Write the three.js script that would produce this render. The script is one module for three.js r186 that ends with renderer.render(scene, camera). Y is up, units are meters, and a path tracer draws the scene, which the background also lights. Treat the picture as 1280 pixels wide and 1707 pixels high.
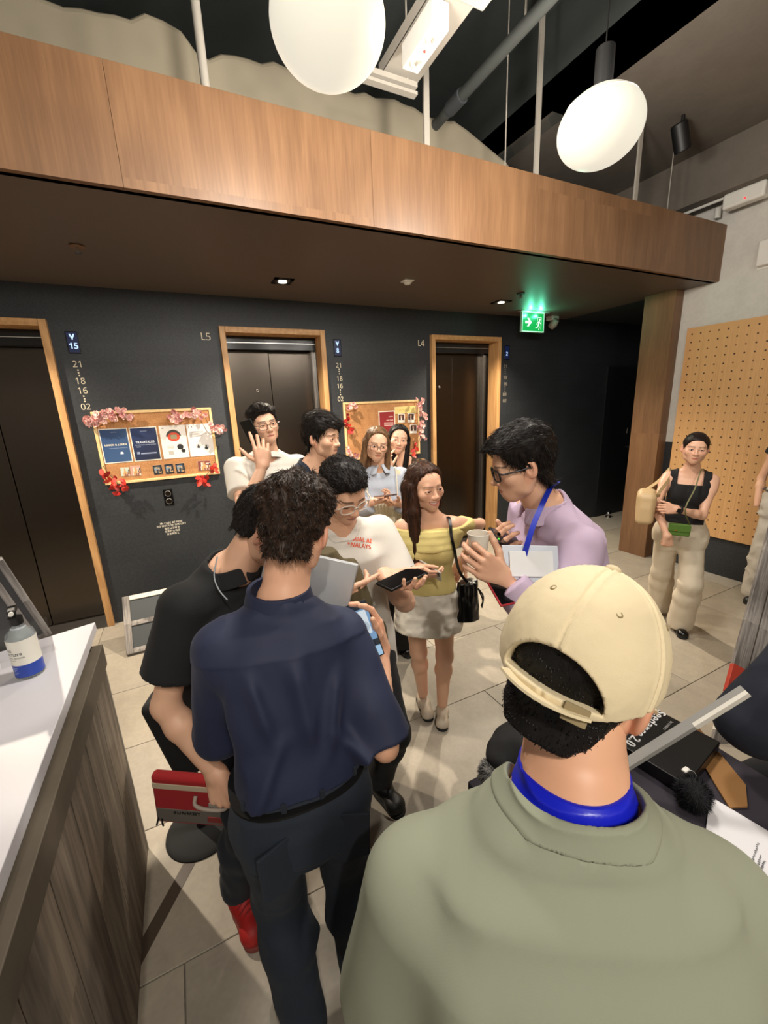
import * as THREE from 'three';
import { mergeGeometries, mergeVertices } from 'three/addons/utils/BufferGeometryUtils.js';
import { RoundedBoxGeometry } from 'three/addons/geometries/RoundedBoxGeometry.js';
import { TextGeometry } from 'three/addons/geometries/TextGeometry.js';
import { FontLoader } from 'three/addons/loaders/FontLoader.js';
import { RectAreaLightUniformsLib } from 'three/addons/lights/RectAreaLightUniformsLib.js';

// ---------------------------------------------------------------- camera, exposure, lights
const scene = new THREE.Scene();
scene.background = new THREE.Color(0x000000);
const FOCAL = 689.24, PITCH = -0.25136, ROLL = -0.043165, YAW = 0.449431, EYE = 1.8;
const camera = new THREE.PerspectiveCamera(102.155, 1280 / 1707, 0.05, 40);
const V3 = (x, y, z) => new THREE.Vector3(x, y, z);
const cFwd = V3(Math.sin(YAW) * Math.cos(PITCH), Math.sin(PITCH), -Math.cos(YAW) * Math.cos(PITCH));
const cR0 = V3(Math.cos(YAW), 0, Math.sin(YAW)), cU0 = V3().crossVectors(cR0, cFwd);
const cRight = cR0.clone().multiplyScalar(Math.cos(ROLL)).addScaledVector(cU0, Math.sin(ROLL));
const cUp = cU0.clone().multiplyScalar(Math.cos(ROLL)).addScaledVector(cR0, -Math.sin(ROLL));
camera.position.set(0, EYE, 0);
camera.quaternion.setFromRotationMatrix(new THREE.Matrix4().makeBasis(cRight, cUp, cFwd.clone().negate()));
scene.add(camera);
const heading = V3(Math.sin(YAW), 0, -Math.cos(YAW));
// a photo pixel gives a direction; the distance comes from the floor, a wall or the thing's place
const ray = (x, y) => cFwd.clone().addScaledVector(cRight, (x - 640) / FOCAL).addScaledVector(cUp, -(y - 853.5) / FOCAL);
const atY = (x, y, h = 0) => { const d = ray(x, y); return d.multiplyScalar((h - EYE) / d.y).add(camera.position); };
const atZ = (x, y, z) => { const d = ray(x, y); return d.multiplyScalar(z / d.z).add(camera.position); };
const atX = (x, y, X) => { const d = ray(x, y); return d.multiplyScalar(X / d.x).add(camera.position); };
const at = (x, y, dist) => { const d = ray(x, y); return d.multiplyScalar(dist / d.dot(heading)).add(camera.position); };

// the point along a pixel's ray that lies a given length from P, on the far or near side
function onRay(x, y, P, len, far = true) { const d = ray(x, y).normalize(), o = P.clone().sub(camera.position), b = o.dot(d), c = o.lengthSq() - len * len, q = Math.sqrt(Math.max(0, b * b - c)); return d.multiplyScalar(far ? b + q : b - q).add(camera.position); }
const renderer = new THREE.WebGLRenderer({ antialias: true });
renderer.toneMapping = THREE.LinearToneMapping;
renderer.toneMappingExposure = 1.12;
renderer.shadowMap.enabled = true;
RectAreaLightUniformsLib.init();
const WARM = new THREE.Color().setRGB(1, 0.86, 0.68), NEUTRAL = new THREE.Color().setRGB(1, 0.93, 0.83);
const LAMP_CD = 7, DOWN_CD = 26, TRACK_CD = 13;

// ---------------------------------------------------------------- helpers
function rng(seed) { let s = seed >>> 0; return () => { s = (s + 0x6D2B79F5) | 0; let t = Math.imul(s ^ (s >>> 15), 1 | s); t = (t + Math.imul(t ^ (t >>> 7), 61 | t)) ^ t; return ((t ^ (t >>> 14)) >>> 0) / 4294967296; }; }
const clamp = (v, a = 0, b = 1) => Math.min(b, Math.max(a, v));
const lerp = (a, b, t) => a + (b - a) * t;
const sstep = (a, b, v) => { const t = clamp((v - a) / (b - a)); return t * t * (3 - 2 * t); };
const deg = a => a * Math.PI / 180;
// value noise
const NP = new Float32Array(4096); { const r = rng(7); for (let i = 0; i < 4096; i++) NP[i] = r() * 2 - 1; }
const nh = (i, j, k) => NP[((Math.imul(i, 73856093) ^ Math.imul(j, 19349663) ^ Math.imul(k, 83492791)) >>> 3) & 4095];
function noise(x, y, z) {
  const i = Math.floor(x), j = Math.floor(y), k = Math.floor(z); let u = x - i, v = y - j, w = z - k;
  u = u * u * (3 - 2 * u); v = v * v * (3 - 2 * v); w = w * w * (3 - 2 * w);
  const l = (a, b, t) => a + (b - a) * t;
  return l(l(l(nh(i, j, k), nh(i + 1, j, k), u), l(nh(i, j + 1, k), nh(i + 1, j + 1, k), u), v), l(l(nh(i, j, k + 1), nh(i + 1, j, k + 1), u), l(nh(i, j + 1, k + 1), nh(i + 1, j + 1, k + 1), u), v), w);
}
const fbm = (x, y, z, o = 4) => { let s = 0, a = 0.5; for (let i = 0; i < o; i++) { s += a * noise(x, y, z); x *= 2.03; y *= 2.03; z *= 2.03; a *= 0.5; } return s; };
// tileable 2-d noise for textures
function tnoise(x, y, p) { const i = Math.floor(x), j = Math.floor(y); let u = x - i, v = y - j; u = u * u * (3 - 2 * u); v = v * v * (3 - 2 * v); const m = a => ((a % p) + p) % p; const g = (a, b) => nh(m(a), m(b), p); return lerp(lerp(g(i, j), g(i + 1, j), u), lerp(g(i, j + 1), g(i + 1, j + 1), u), v); }

const used = {};
function numbered(name) { const n = used[name] = (used[name] ?? -1) + 1; return n ? `${name}_${String(n).padStart(3, '0')}` : name; }
function shadow(m) { m.castShadow = m.receiveShadow = true; return m; }
function part(name, geo, mat, parent, label) { const m = shadow(new THREE.Mesh(Array.isArray(geo) ? merge(geo) : geo, mat)); m.name = name; if (label) m.userData.label = label; parent.add(m); return m; }
function thing(name, label, category, pos = [0, 0, 0], turn = 0, group) { const g = new THREE.Group(); g.name = numbered(name); g.position.set(...pos); g.rotation.y = turn; g.userData = { label, category }; if (group) g.userData.group = group; scene.add(g); return g; }
function single(name, geo, mat, label, category, pos = [0, 0, 0], turn = 0, group) { const m = shadow(new THREE.Mesh(Array.isArray(geo) ? merge(geo) : geo, mat)); m.name = numbered(name); m.position.set(...pos); m.rotation.y = turn; m.userData = { label, category }; if (group) m.userData.group = group; scene.add(m); return m; }
function struct(name, geo, mat, label, category) { const m = geo ? shadow(new THREE.Mesh(Array.isArray(geo) ? merge(geo) : geo, mat)) : new THREE.Group(); m.name = name; m.userData = { kind: 'structure', label, category }; scene.add(m); return m; }
function merge(list) { list = list.map(g => g.index ? g.toNonIndexed() : g); const keys = ['position', 'normal', 'uv', ...(list.every(g => g.attributes.color) ? ['color'] : [])]; for (const g of list) for (const k of Object.keys(g.attributes)) if (!keys.includes(k)) g.deleteAttribute(k); return mergeGeometries(list); }
const T = (g, x = 0, y = 0, z = 0) => g.translate(x, y, z);
// box given by its extents, uv in metres
function ext(x0, x1, y0, y1, z0, z1) { const g = new THREE.BoxGeometry(x1 - x0, y1 - y0, z1 - z0); boxUV(g); return g.translate((x0 + x1) / 2, (y0 + y1) / 2, (z0 + z1) / 2); }
function boxUV(g) { const p = g.attributes.position, n = g.attributes.normal, u = g.attributes.uv; for (let i = 0; i < p.count; i++) { const X = Math.abs(n.getX(i)), Y = Math.abs(n.getY(i)); if (X > 0.7) u.setXY(i, p.getZ(i), p.getY(i)); else if (Y > 0.7) u.setXY(i, p.getX(i), p.getZ(i)); else u.setXY(i, p.getX(i), p.getY(i)); } return g; }
function rbox(w, h, d, r = 0.004, s = 2) { const g = new RoundedBoxGeometry(w, h, d, s, Math.min(r, w / 2.01, h / 2.01, d / 2.01)); boxUV(g); return g; }
const cyl = (r0, r1, h, s = 20) => new THREE.CylinderGeometry(r0, r1, h, s);
function tube(pts, r, seg = 24, rs = 8, closed = false) { return new THREE.TubeGeometry(new THREE.CatmullRomCurve3(pts.map(p => p.isVector3 ? p : V3(...p)), closed), seg, r, rs, closed); }
function bar(a, b, r, rs = 10) { const d = V3().subVectors(b, a), g = new THREE.CylinderGeometry(r, r, d.length(), rs); g.applyQuaternion(new THREE.Quaternion().setFromUnitVectors(V3(0, 1, 0), d.clone().normalize())); return g.translate((a.x + b.x) / 2, (a.y + b.y) / 2, (a.z + b.z) / 2); }
const lathe = (pts, s = 32) => new THREE.LatheGeometry(pts.map(p => new THREE.Vector2(p[0], p[1])), s);
function basis(x, y, z) { return new THREE.Matrix4().makeBasis(x, y, z); }
// frame for a flat thing: right, up and the point at its centre
function place(o, centre, right, up) { const z = V3().crossVectors(right, up).normalize(), x = V3().crossVectors(up, z).normalize(), y = V3().crossVectors(z, x); o.quaternion.setFromRotationMatrix(basis(x, y, z)); o.position.copy(centre); return o; }

// ---------------------------------------------------------------- textures and materials
function tex(w, h, fn, { srgb = true, repeat } = {}) {
  const d = new Uint8Array(w * h * 4);
  for (let y = 0; y < h; y++) for (let x = 0; x < w; x++) { const c = fn(x / w, y / h, x, y), o = (y * w + x) * 4; d[o] = clamp(c[0]) * 255; d[o + 1] = clamp(c[1]) * 255; d[o + 2] = clamp(c[2]) * 255; d[o + 3] = 255; }
  const t = new THREE.DataTexture(d, w, h); t.magFilter = THREE.LinearFilter; t.minFilter = THREE.LinearMipmapLinearFilter; t.generateMipmaps = true; t.wrapS = t.wrapT = THREE.RepeatWrapping; if (srgb) t.colorSpace = THREE.SRGBColorSpace; if (repeat) t.repeat.set(...repeat); t.needsUpdate = true; return t;
}
const grey = v => [v, v, v];
function canvasTex(w, h, draw) { const c = document.createElement('canvas'); c.width = w; c.height = h; const g = c.getContext('2d'); draw(g, w, h); const t = new THREE.CanvasTexture(c); t.colorSpace = THREE.SRGBColorSpace; t.anisotropy = 8; return t; }
const M = {};
const std = (color, roughness = 0.6, o = {}) => new THREE.MeshStandardMaterial({ color, roughness, ...o });
const phys = (color, roughness = 0.6, o = {}) => new THREE.MeshPhysicalMaterial({ color, roughness, ...o });
{
  // veneer: fine vertical grain with soft cathedral figure
  const wood = (c0, c1, amp, seed) => tex(512, 1024, (u, v) => {
    const fig = Math.sin((u * 7 + 0.9 * tnoise(u * 4 + seed, v * 2, 4) + 0.25 * tnoise(u * 16, v * 4, 16)) * 6.283);
    const fine = tnoise(u * 128, v * 6, 128) * 0.5 + tnoise(u * 256, v * 16, 256) * 0.5;
    const t = clamp(0.5 + amp * (0.22 * fig + 0.55 * fine + 0.35 * tnoise(u * 6, v * 3, 6)));
    return [0, 1, 2].map(i => lerp(c0[i], c1[i], t));
  });
  const veneer = wood([0.455, 0.34, 0.245], [0.555, 0.425, 0.31], 0.75, 3); veneer.repeat.set(1 / 1.22, 1 / 1.4);
  M.veneer = std(0xece6df, 0.42, { map: veneer });
  const oak = wood([0.67, 0.50, 0.315], [0.77, 0.60, 0.40], 0.9, 9); oak.repeat.set(1 / 0.5, 1 / 0.9);
  M.oak = std(0xffffff, 0.5, { map: oak });
  const pine = wood([0.86, 0.72, 0.5], [0.93, 0.81, 0.6], 0.9, 5); pine.repeat.set(1 / 0.4, 1 / 0.6); M.pine = std(0xffffff, 0.55, { map: pine });
  const grain = (c0, c1, seed) => tex(512, 512, (u, v) => {
    const streak = tnoise(u * 10 + 0.25 * tnoise(u * 4, v * 3, 4), v * 2, 10) * 0.55 + tnoise(u * 48, v * 5, 48) * 0.35 + tnoise(u * 160, v * 18, 160) * 0.25;
    const t = clamp(0.5 + 0.75 * streak + 0.2 * tnoise(u * 3 + seed, v * 3, 3)); return [0, 1, 2].map(i => lerp(c0[i], c1[i], t));
  });
  const wz = grain([0.30, 0.265, 0.23], [0.56, 0.51, 0.45], 2); wz.repeat.set(1 / 0.9, 1 / 1.3); M.weathered = std(0xffffff, 0.75, { map: wz });
  const wg = grain([0.34, 0.32, 0.31], [0.60, 0.58, 0.56], 5); wg.repeat.set(1 / 0.25, 1 / 0.5); M.greywood = std(0xffffff, 0.8, { map: wg });
  // trowelled concrete in slabs
  const conc = tex(1024, 1024, (u, v) => { const n = 0.5 * tnoise(u * 4, v * 4, 4) + 0.3 * tnoise(u * 12 + 3, v * 9, 12) + 0.22 * tnoise(u * 60, v * 40, 60) + 0.2 * tnoise(u * 220, v * 220, 220); const b = 0.615 + 0.075 * n; return [b, b * 0.955, b * 0.885]; });
  conc.repeat.set(1 / 2.4, 1 / 2.4); M.concrete = std(0xffffff, 0.5, { map: conc });
  M.concDark = std(0x857e74, 0.65, { map: conc });
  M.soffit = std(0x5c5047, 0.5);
  M.joint = std(0x6e665c, 0.9);
  const plaster = tex(512, 512, (u, v) => { const n = 0.5 * tnoise(u * 5, v * 5, 5) + 0.3 * tnoise(u * 24, v * 24, 24) + 0.2 * tnoise(u * 128, v * 128, 128); return grey(0.86 + 0.07 * n); }); plaster.repeat.set(0.5, 0.5);
  M.white = std(0xe6e2da, 0.8, { map: plaster });
  const stain = tex(1024, 512, (u, v) => { const n = 0.5 * tnoise(u * 9, v * 4, 9) + 0.3 * tnoise(u * 40, v * 20, 40); const drip = sstep(0.25, 0.75, tnoise(u * 34 + 5, v * 1.2, 34)) * sstep(0.1, 0.6, tnoise(u * 6 + 1, v * 2, 6)); const b = 0.82 + 0.08 * n - 0.33 * drip; return [b, b * 0.97, b * 0.9]; }); stain.repeat.set(1 / 3.2, 1 / 1.6);
  M.spray = std(0xaaa498, 0.9, { map: stain });
  M.slab = std(0x474c4a, 0.9, { map: plaster });
  M.slabBrown = std(0x7d746a, 0.9, { map: plaster });
  const bw = tex(512, 512, (u, v) => grey(0.88 + 0.12 * tnoise(u * 180, v * 180, 180) + 0.06 * tnoise(u * 6, v * 6, 6))); bw.repeat.set(0.8, 0.8);
  M.blackWall = std(0x2e3237, 0.55, { map: bw });
  const br = tex(256, 1024, (u, v) => grey(0.5 + 0.5 * (0.5 * tnoise(u * 2, v * 256, 256) + 0.5 * tnoise(u * 8, v * 512, 512))), { srgb: false }); br.repeat.set(1, 1 / 0.6);
  M.steel = std(0x4d4741, 0.27, { metalness: 1, bumpMap: br, bumpScale: 0.00012 });
  M.steelEdge = std(0xb9b7b3, 0.35, { metalness: 1 });
  const cork = tex(512, 512, (u, v) => { const n = tnoise(u * 120, v * 120, 120) * 0.5 + tnoise(u * 256, v * 256, 256) * 0.5 + 0.3 * tnoise(u * 12, v * 12, 12); return [0.70 + 0.1 * n, 0.50 + 0.1 * n, 0.32 + 0.08 * n]; }); cork.repeat.set(2, 2);
  M.cork = std(0xffffff, 0.9, { map: cork });
  M.black = std(0x0d0d0e, 0.5); M.blackGloss = std(0x08080a, 0.18); M.blackRubber = std(0x141414, 0.8);
  M.metalPaint = std(0x9c968c, 0.6); M.whitePlastic = std(0xd8d6cf, 0.45); M.chrome = std(0xcfcfcf, 0.18, { metalness: 1 }); M.gold = std(0xd9a53a, 0.25, { metalness: 1 });
  const weave = tex(256, 256, (u, v, x, y) => grey(0.5 + 0.25 * (((x >> 1) + (y >> 1)) % 2 ? 1 : -1) * (0.6 + 0.4 * tnoise(u * 64, v * 64, 64)) + 0.12 * tnoise(u * 128, v * 128, 128)), { srgb: false }); weave.repeat.set(14, 14);
  M.weave = weave;
  const knit = tex(256, 256, (u, v) => grey(0.5 + 0.3 * Math.sin(u * 6.283 * 32) * Math.sin(v * 6.283 * 40 + 1.5 * tnoise(u * 16, v * 16, 16)) + 0.2 * tnoise(u * 64, v * 64, 64)), { srgb: false }); knit.repeat.set(12, 12);
  M.knit = knit;
}
const cloth = (color, o = {}) => phys(color, o.roughness ?? 0.85, { bumpMap: o.knit ? M.knit : M.weave, bumpScale: o.bump ?? 0.0004, sheen: o.sheen ?? 0.15, sheenRoughness: 0.6, sheenColor: new THREE.Color(color).lerp(new THREE.Color(0xffffff), 0.3), ...(o.vc ? { vertexColors: true } : {}) });
const glow = (color, e) => std(0x000000, 0.5, { emissive: color, emissiveIntensity: e });
const sans = await new FontLoader().loadAsync('fonts/droid/droid_sans_regular.typeface.json');
const sansBold = await new FontLoader().loadAsync('fonts/droid/droid_sans_bold.typeface.json');
function text(s, size, depth = 0.0015, font = sans) { const g = new TextGeometry(s, { font, size, depth, curveSegments: 4 }); g.computeBoundingBox(); const b = g.boundingBox; return g.translate(-(b.min.x + b.max.x) / 2, -(b.min.y + b.max.y) / 2, 0); }
// ---------------------------------------------------------------- the room
const ZW = -4.13, SOFFIT = 2.78, ZF = -2.394, XR = 4.69;
const LIFTS = [[-1.72, -0.75], [0.459, 1.422], [2.638, 3.622]], LIFT_TOP = 2.53;
{
  const floor = struct('floor', null, null, 'pale grey concrete tile floor with thin dark joints', 'floor');
  part('screed', ext(-3.1, 7.6, -0.12, -0.006, -4.5, 2.7), M.joint, floor);
  const tw = 1.18, td = 0.59, gap = 0.004, variants = [];
  for (let k = 0; k < 6; k++) { const g = rbox(tw - gap, 0.02, td - gap, 0.002, 1), u = g.attributes.uv; for (let i = 0; i < u.count; i++) u.setXY(i, u.getX(i) + k * 0.83, u.getY(i) + k * 1.37); variants.push(g); }
  const tones = [0xffffff, 0xf3f1ec, 0xfaf7f0].map(c => { const m = M.concrete.clone(); m.color.set(c); return m; });
  const r = rng(11); let row = 0;
  for (let z = -1.21 - td * 4.5; z < 2.7; z += td, row++) for (let x = -2.6 - (row % 2) * tw / 2; x < 7.6; x += tw) { const t = part('tile', variants[Math.floor(r() * 6)], tones[Math.floor(r() * 3)], floor); t.position.set(x, -0.01, z); }
  // dark metal strip let into the floor, running from the counter
  const a = V3(-0.45, 0, -1.2), b = V3(0.2, 0, -2.17), d = V3().subVectors(b, a), s = ext(-0.024, 0.024, -0.005, 0.0012, -d.length() / 2, d.length() / 2);
  const m = single('floor_strip', s, std(0x4b4036, 0.45), 'narrow dark brown strip let diagonally into the floor beside the counter', 'floor strip'); m.position.set((a.x + b.x) / 2, 0, (a.z + b.z) / 2); m.rotation.y = Math.atan2(d.x, d.z); m.userData.kind = 'structure'; m.name = 'trim_4';
}
{
  // lift wall with three openings
  const g = []; let x = -3.1;
  for (const [a, b] of LIFTS) { g.push(ext(x, a + 0.02, 0, LIFT_TOP - 0.02, ZW - 0.3, ZW)); x = b - 0.02; }
  g.push(ext(x, 7.6, 0, LIFT_TOP - 0.02, ZW - 0.3, ZW), ext(-3.1, 7.6, LIFT_TOP - 0.02, 4.5, ZW - 0.3, ZW));
  struct('wall_back', g, M.blackWall, 'matt black lift lobby wall', 'wall');
  struct('wall_left', ext(-3.2, -3.0, 0, 4.5, -4.4, 2.7), M.white, 'plain white side wall', 'wall');
  struct('wall_front', ext(-3.1, 7.6, 0, 4.5, 2.5, 2.7), M.white, 'plain white wall facing the lifts', 'wall');
  const wr = struct('wall_right', ext(XR, XR + 0.2, 1.3, 4.5, -3.0, 2.6), M.white, 'white plastered wall with a black lower band', 'wall');
  part('lower_band', ext(XR, XR + 0.2, 0, 1.3, -3.0, 2.6), M.blackWall, wr, 'black painted lower band');
  struct('wall_recess', ext(7.4, 7.6, 0, 4.5, -4.4, 2.6), M.blackWall, 'black end wall of the lift lobby', 'wall').name = 'wall_end';
  const c = struct('ceiling', [ext(-3.1, 2.76, 4.4, 4.6, -4.4, 2.6), ext(2.76, 2.9, 3.8, 4.6, -4.4, 2.6)], M.slab, 'dark painted concrete ceiling slab', 'ceiling');
  part('lower_slab', ext(2.76, 7.6, 3.8, 4.0, -4.4, 2.6), M.slabBrown, c, 'brownish grey lower slab');
  part('edge_beam', ext(4.4, XR + 0.1, 3.42, 3.8, -4.4, 2.6), M.slabBrown, c, 'concrete beam along the white wall');
  // the timber portal: soffit, fascia panels and leg
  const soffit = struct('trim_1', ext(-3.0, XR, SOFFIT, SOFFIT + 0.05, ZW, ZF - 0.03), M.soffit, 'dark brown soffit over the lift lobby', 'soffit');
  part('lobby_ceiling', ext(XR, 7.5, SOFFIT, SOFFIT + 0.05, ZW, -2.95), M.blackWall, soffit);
  const fas = struct('trim_2', null, null, 'deep brown wood veneer fascia above the lift lobby', 'fascia');
  part('backing', ext(-3.0, XR, SOFFIT, 3.235, ZF - 0.06, ZF - 0.022), M.veneer, fas);
  const seams = [-3.0]; for (let x = 1.17 - 1.22 * 3; x < XR; x += 1.22) seams.push(x); seams.push(XR);
  for (let i = 0; i + 1 < seams.length; i++) { const w = seams[i + 1] - seams[i] - 0.0012; const p = rbox(w, 0.46, 0.022, 0.0012, 1); const u = p.attributes.uv; for (let k = 0; k < u.count; k++) u.setXY(k, u.getX(k) + i * 0.31, u.getY(k) + i * 0.53); const m = part('panel', p, M.veneer, fas); m.position.set((seams[i] + seams[i + 1]) / 2, 3.01, ZF - 0.011); }
  struct('trim_3', ext(4.56, XR, 0, SOFFIT, -3.0, -2.69), M.veneer, 'brown wood veneer pillar at the end of the lift lobby', 'pillar');
}
// lifts
const doorGeo = (w, h) => { const g = rbox(w, h, 0.03, 0.003, 1); return g; };
LIFTS.forEach(([a, b], i) => {
  const d = struct(`door_${i + 1}`, null, null, ['brushed steel lift doors beside the counter, in an oak frame', 'brushed steel lift doors behind the man on the phone, oak frame', 'narrow-looking steel lift doors below the green exit sign, oak frame'][i], 'lift door');
  const f = 0.05, z0 = -4.26, z1 = -4.085, top = LIFT_TOP;
  const fr = (x0, x1, y0, y1) => { const g = rbox(x1 - x0, y1 - y0, z1 - z0, 0.004, 1); return g.translate((x0 + x1) / 2, (y0 + y1) / 2, (z0 + z1) / 2); };
  part('jamb', fr(a, a + f, 0, top), M.oak, d); part('jamb', fr(b - f, b, 0, top), M.oak, d);
  const lin = rbox(top * 0 + (b - a - 2 * f), f, z1 - z0, 0.004, 1); part('lintel', lin.translate((a + b) / 2, top - f / 2, (z0 + z1) / 2), M.oak, d);
  // steel reveal, header and two door panels set back
  const zi = -4.36, h = top - f;
  part('reveal', [ext(a + f, a + f + 0.006, 0, h, zi, z0), ext(b - f - 0.006, b - f, 0, h, zi, z0)], M.steel, d);
  part('header', ext(a + f, b - f, h - 0.115, h, zi - 0.02, z0), M.blackGloss, d);
  part('header_strip', ext(a + f, b - f, h - 0.06, h - 0.054, z0, z0 + 0.004), M.steelEdge, d);
  part('edge_strip', ext(b - f - 0.028, b - f - 0.006, 0, h - 0.04, zi - 0.02, zi + 0.03), M.steelEdge, d, 'bright steel edge strip');
  const mid = (a + b) / 2 - 0.02;
  for (const [x0, x1, zz] of [[a + f, mid - 0.002, zi - 0.03], [mid + 0.002, b - f - 0.006, zi - 0.036]]) { const p = part('door_panel', doorGeo(x1 - x0, h - 0.12), M.steel, d); p.position.set((x0 + x1) / 2, (h - 0.12) / 2 + 0.004, zz); }
  part('sill', ext(a + f, b - f, -0.004, 0.004, zi, z1), M.steelEdge, d);
  part('shaft_back', ext(a - 0.05, b + 0.05, 0, top, -4.95, -4.9), M.black, d);
  if (i === 1) { const p = atZ(429, 651, zi - 0.015); part('lock', T(new THREE.TorusGeometry(0.011, 0.004, 8, 20), p.x, p.y, zi - 0.012), M.chrome, d, 'small round release lock'); }
  if (i === 2) { const p = atZ(732, 645, zi - 0.015); part('lock', T(new THREE.TorusGeometry(0.01, 0.0035, 8, 20), p.x, p.y, zi - 0.012), M.steelEdge, d); }
});
{
  // black service door at the far end of the lobby
  const d = struct('door_4', ext(5.6, 6.42, 0, 2.2, ZW, ZW + 0.02), std(0x15181c, 0.5), 'black flush door at the far end of the lift lobby', 'door');
  part('handle', [bar(V3(6.2, 1.0, ZW + 0.06), V3(6.2, 1.06, ZW + 0.06), 0.008), bar(V3(6.2, 1.03, ZW), V3(6.2, 1.03, ZW + 0.06), 0.008), bar(V3(6.14, 1.24, ZW + 0.03), V3(6.14, 1.32, ZW + 0.03), 0.006)], M.chrome, d, 'steel lever handle');
  const s = thing('door_stop', 'small round steel door stop on the lobby floor', 'door stop', [5.75, 0, -4.0]);
  part('base', cyl(0.04, 0.045, 0.02).translate(0, 0.01, 0), M.chrome, s); part('ball', new THREE.SphereGeometry(0.04, 16, 12).translate(0, 0.055, 0), M.chrome, s);
}
// ---------------------------------------------------------------- lamps
function pendant(x, z, label, top) {
  const o = thing('pendant_lamp', label, 'pendant lamp', [x, 2.9, z], 0, 'frosted glass pendants');
  const pts = []; for (let i = 0; i <= 40; i++) { const t = -Math.PI / 2 + (Math.PI * i / 40); pts.push([Math.max(0.0001, 0.17 * Math.cos(t)), 0.136 * Math.sin(t)]); }
  const shade = phys(0xb8b4a4, 0.35, { emissive: new THREE.Color().setRGB(1, 0.95, 0.8), emissiveIntensity: 0.62 });
  part('glass_shade', lathe(pts, 56), shade, o, 'glowing frosted glass globe');
  part('rim', T(new THREE.TorusGeometry(0.1395, 0.0022, 6, 56).rotateX(Math.PI / 2), 0, 0.079, 0), M.whitePlastic, o);
  part('cap', cyl(0.036, 0.036, 0.15, 28).translate(0, 0.2, 0), M.black, o);
  part('cord', cyl(0.003, 0.003, top - 2.9 - 0.27, 8).translate(0, 0.27 + (top - 2.9 - 0.27) / 2, 0), M.black, o);
  part('canopy', cyl(0.05, 0.05, 0.025, 24).translate(0, top - 2.9 - 0.0125, 0), M.black, o);
  const l = new THREE.PointLight(NEUTRAL, LAMP_CD, 0, 2); l.castShadow = true; l.shadow.radius = 6; l.name = 'bulb_light'; o.add(l);
}
pendant(0.58, -1.44, 'frosted glass pendant lamp hanging over the queue, cut by the picture top', 4.4);
pendant(1.80, -1.46, 'frosted glass pendant lamp hanging near the black ceiling spotlight', 4.4);
pendant(0.1, 1.25, 'frosted glass pendant lamp hanging behind the cap man towards the front wall', 4.4);
function downlight(x, z, label, aimX, aimZ) {
  const o = thing('downlight', label, 'downlight', [x, SOFFIT, z], 0, 'downlights in the lobby soffit');
  const b = 0.075; part('bezel', [ext(-b, b, -0.008, 0, -b, -b + 0.03), ext(-b, b, -0.008, 0, b - 0.03, b), ext(-b, -b + 0.03, -0.008, 0, -b, b), ext(b - 0.03, b, -0.008, 0, -b, b)], M.black, o);
  part('lens', cyl(0.03, 0.034, 0.012, 24).translate(0, -0.006, 0), glow(0xffe9c8, 3), o, 'bright lens');
  const l = new THREE.SpotLight(WARM, DOWN_CD, 0, deg(62), 0.7, 2); l.position.set(0, -0.03, 0); l.castShadow = true; l.shadow.radius = 1.2; l.name = 'down_beam';
  const t = new THREE.Object3D(); t.name = 'beam_target'; t.position.set(aimX, -2.5, aimZ); o.add(l, t); l.target = t;
}
downlight(-1.33, -3.55, 'square black downlight above the lift beside the counter', 0.25, 0.3);
downlight(0.917, -3.547, 'square black downlight above the middle lift', 0, 0.25);
downlight(3.17, -3.6, 'square black downlight near the green exit sign', 0, 0.25);
function trackSpot(p, aim, label, cd, tgt) {
  const o = thing('track_spotlight', label, 'spotlight', p);
  const dir = V3(...aim).sub(V3(...p)).normalize(), q = new THREE.Quaternion().setFromUnitVectors(V3(0, -1, 0), dir);
  part('can', lathe([[0.0001, 0.09], [0.05, 0.09], [0.055, 0.08], [0.055, -0.09], [0.047, -0.09], [0.045, -0.06], [0.0001, -0.06]], 28).applyQuaternion(q), M.black, o);
  part('bracket', bar(V3(0, 0, 0), V3(0, 0.14, 0), 0.012), M.black, o);
  if (cd) {
    part('lens', cyl(0.044, 0.044, 0.006, 24).translate(0, -0.068, 0).applyQuaternion(q), glow(0xffe6c0, 3), o, 'lit lens');
    const l = new THREE.SpotLight(NEUTRAL, cd, 0, deg(38), 0.6, 2); l.position.copy(dir).multiplyScalar(0.1); l.castShadow = true; l.shadow.radius = 1.4; l.name = 'spot_beam'; const t = new THREE.Object3D(); t.name = 'beam_target'; t.position.copy(V3(...aim).sub(V3(...p))); o.add(l, t); l.target = t;
  }
}
trackSpot([3.72, 3.66, -2.3], [4.6, 1.6, -2.2], 'black spotlight can fixed under the brown ceiling slab', 0);
trackSpot([-0.4, 4.26, 1.9], [0.9, 0.9, -1.2], 'lit black spotlight on the ceiling over the reception counter', TRACK_CD);

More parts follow.
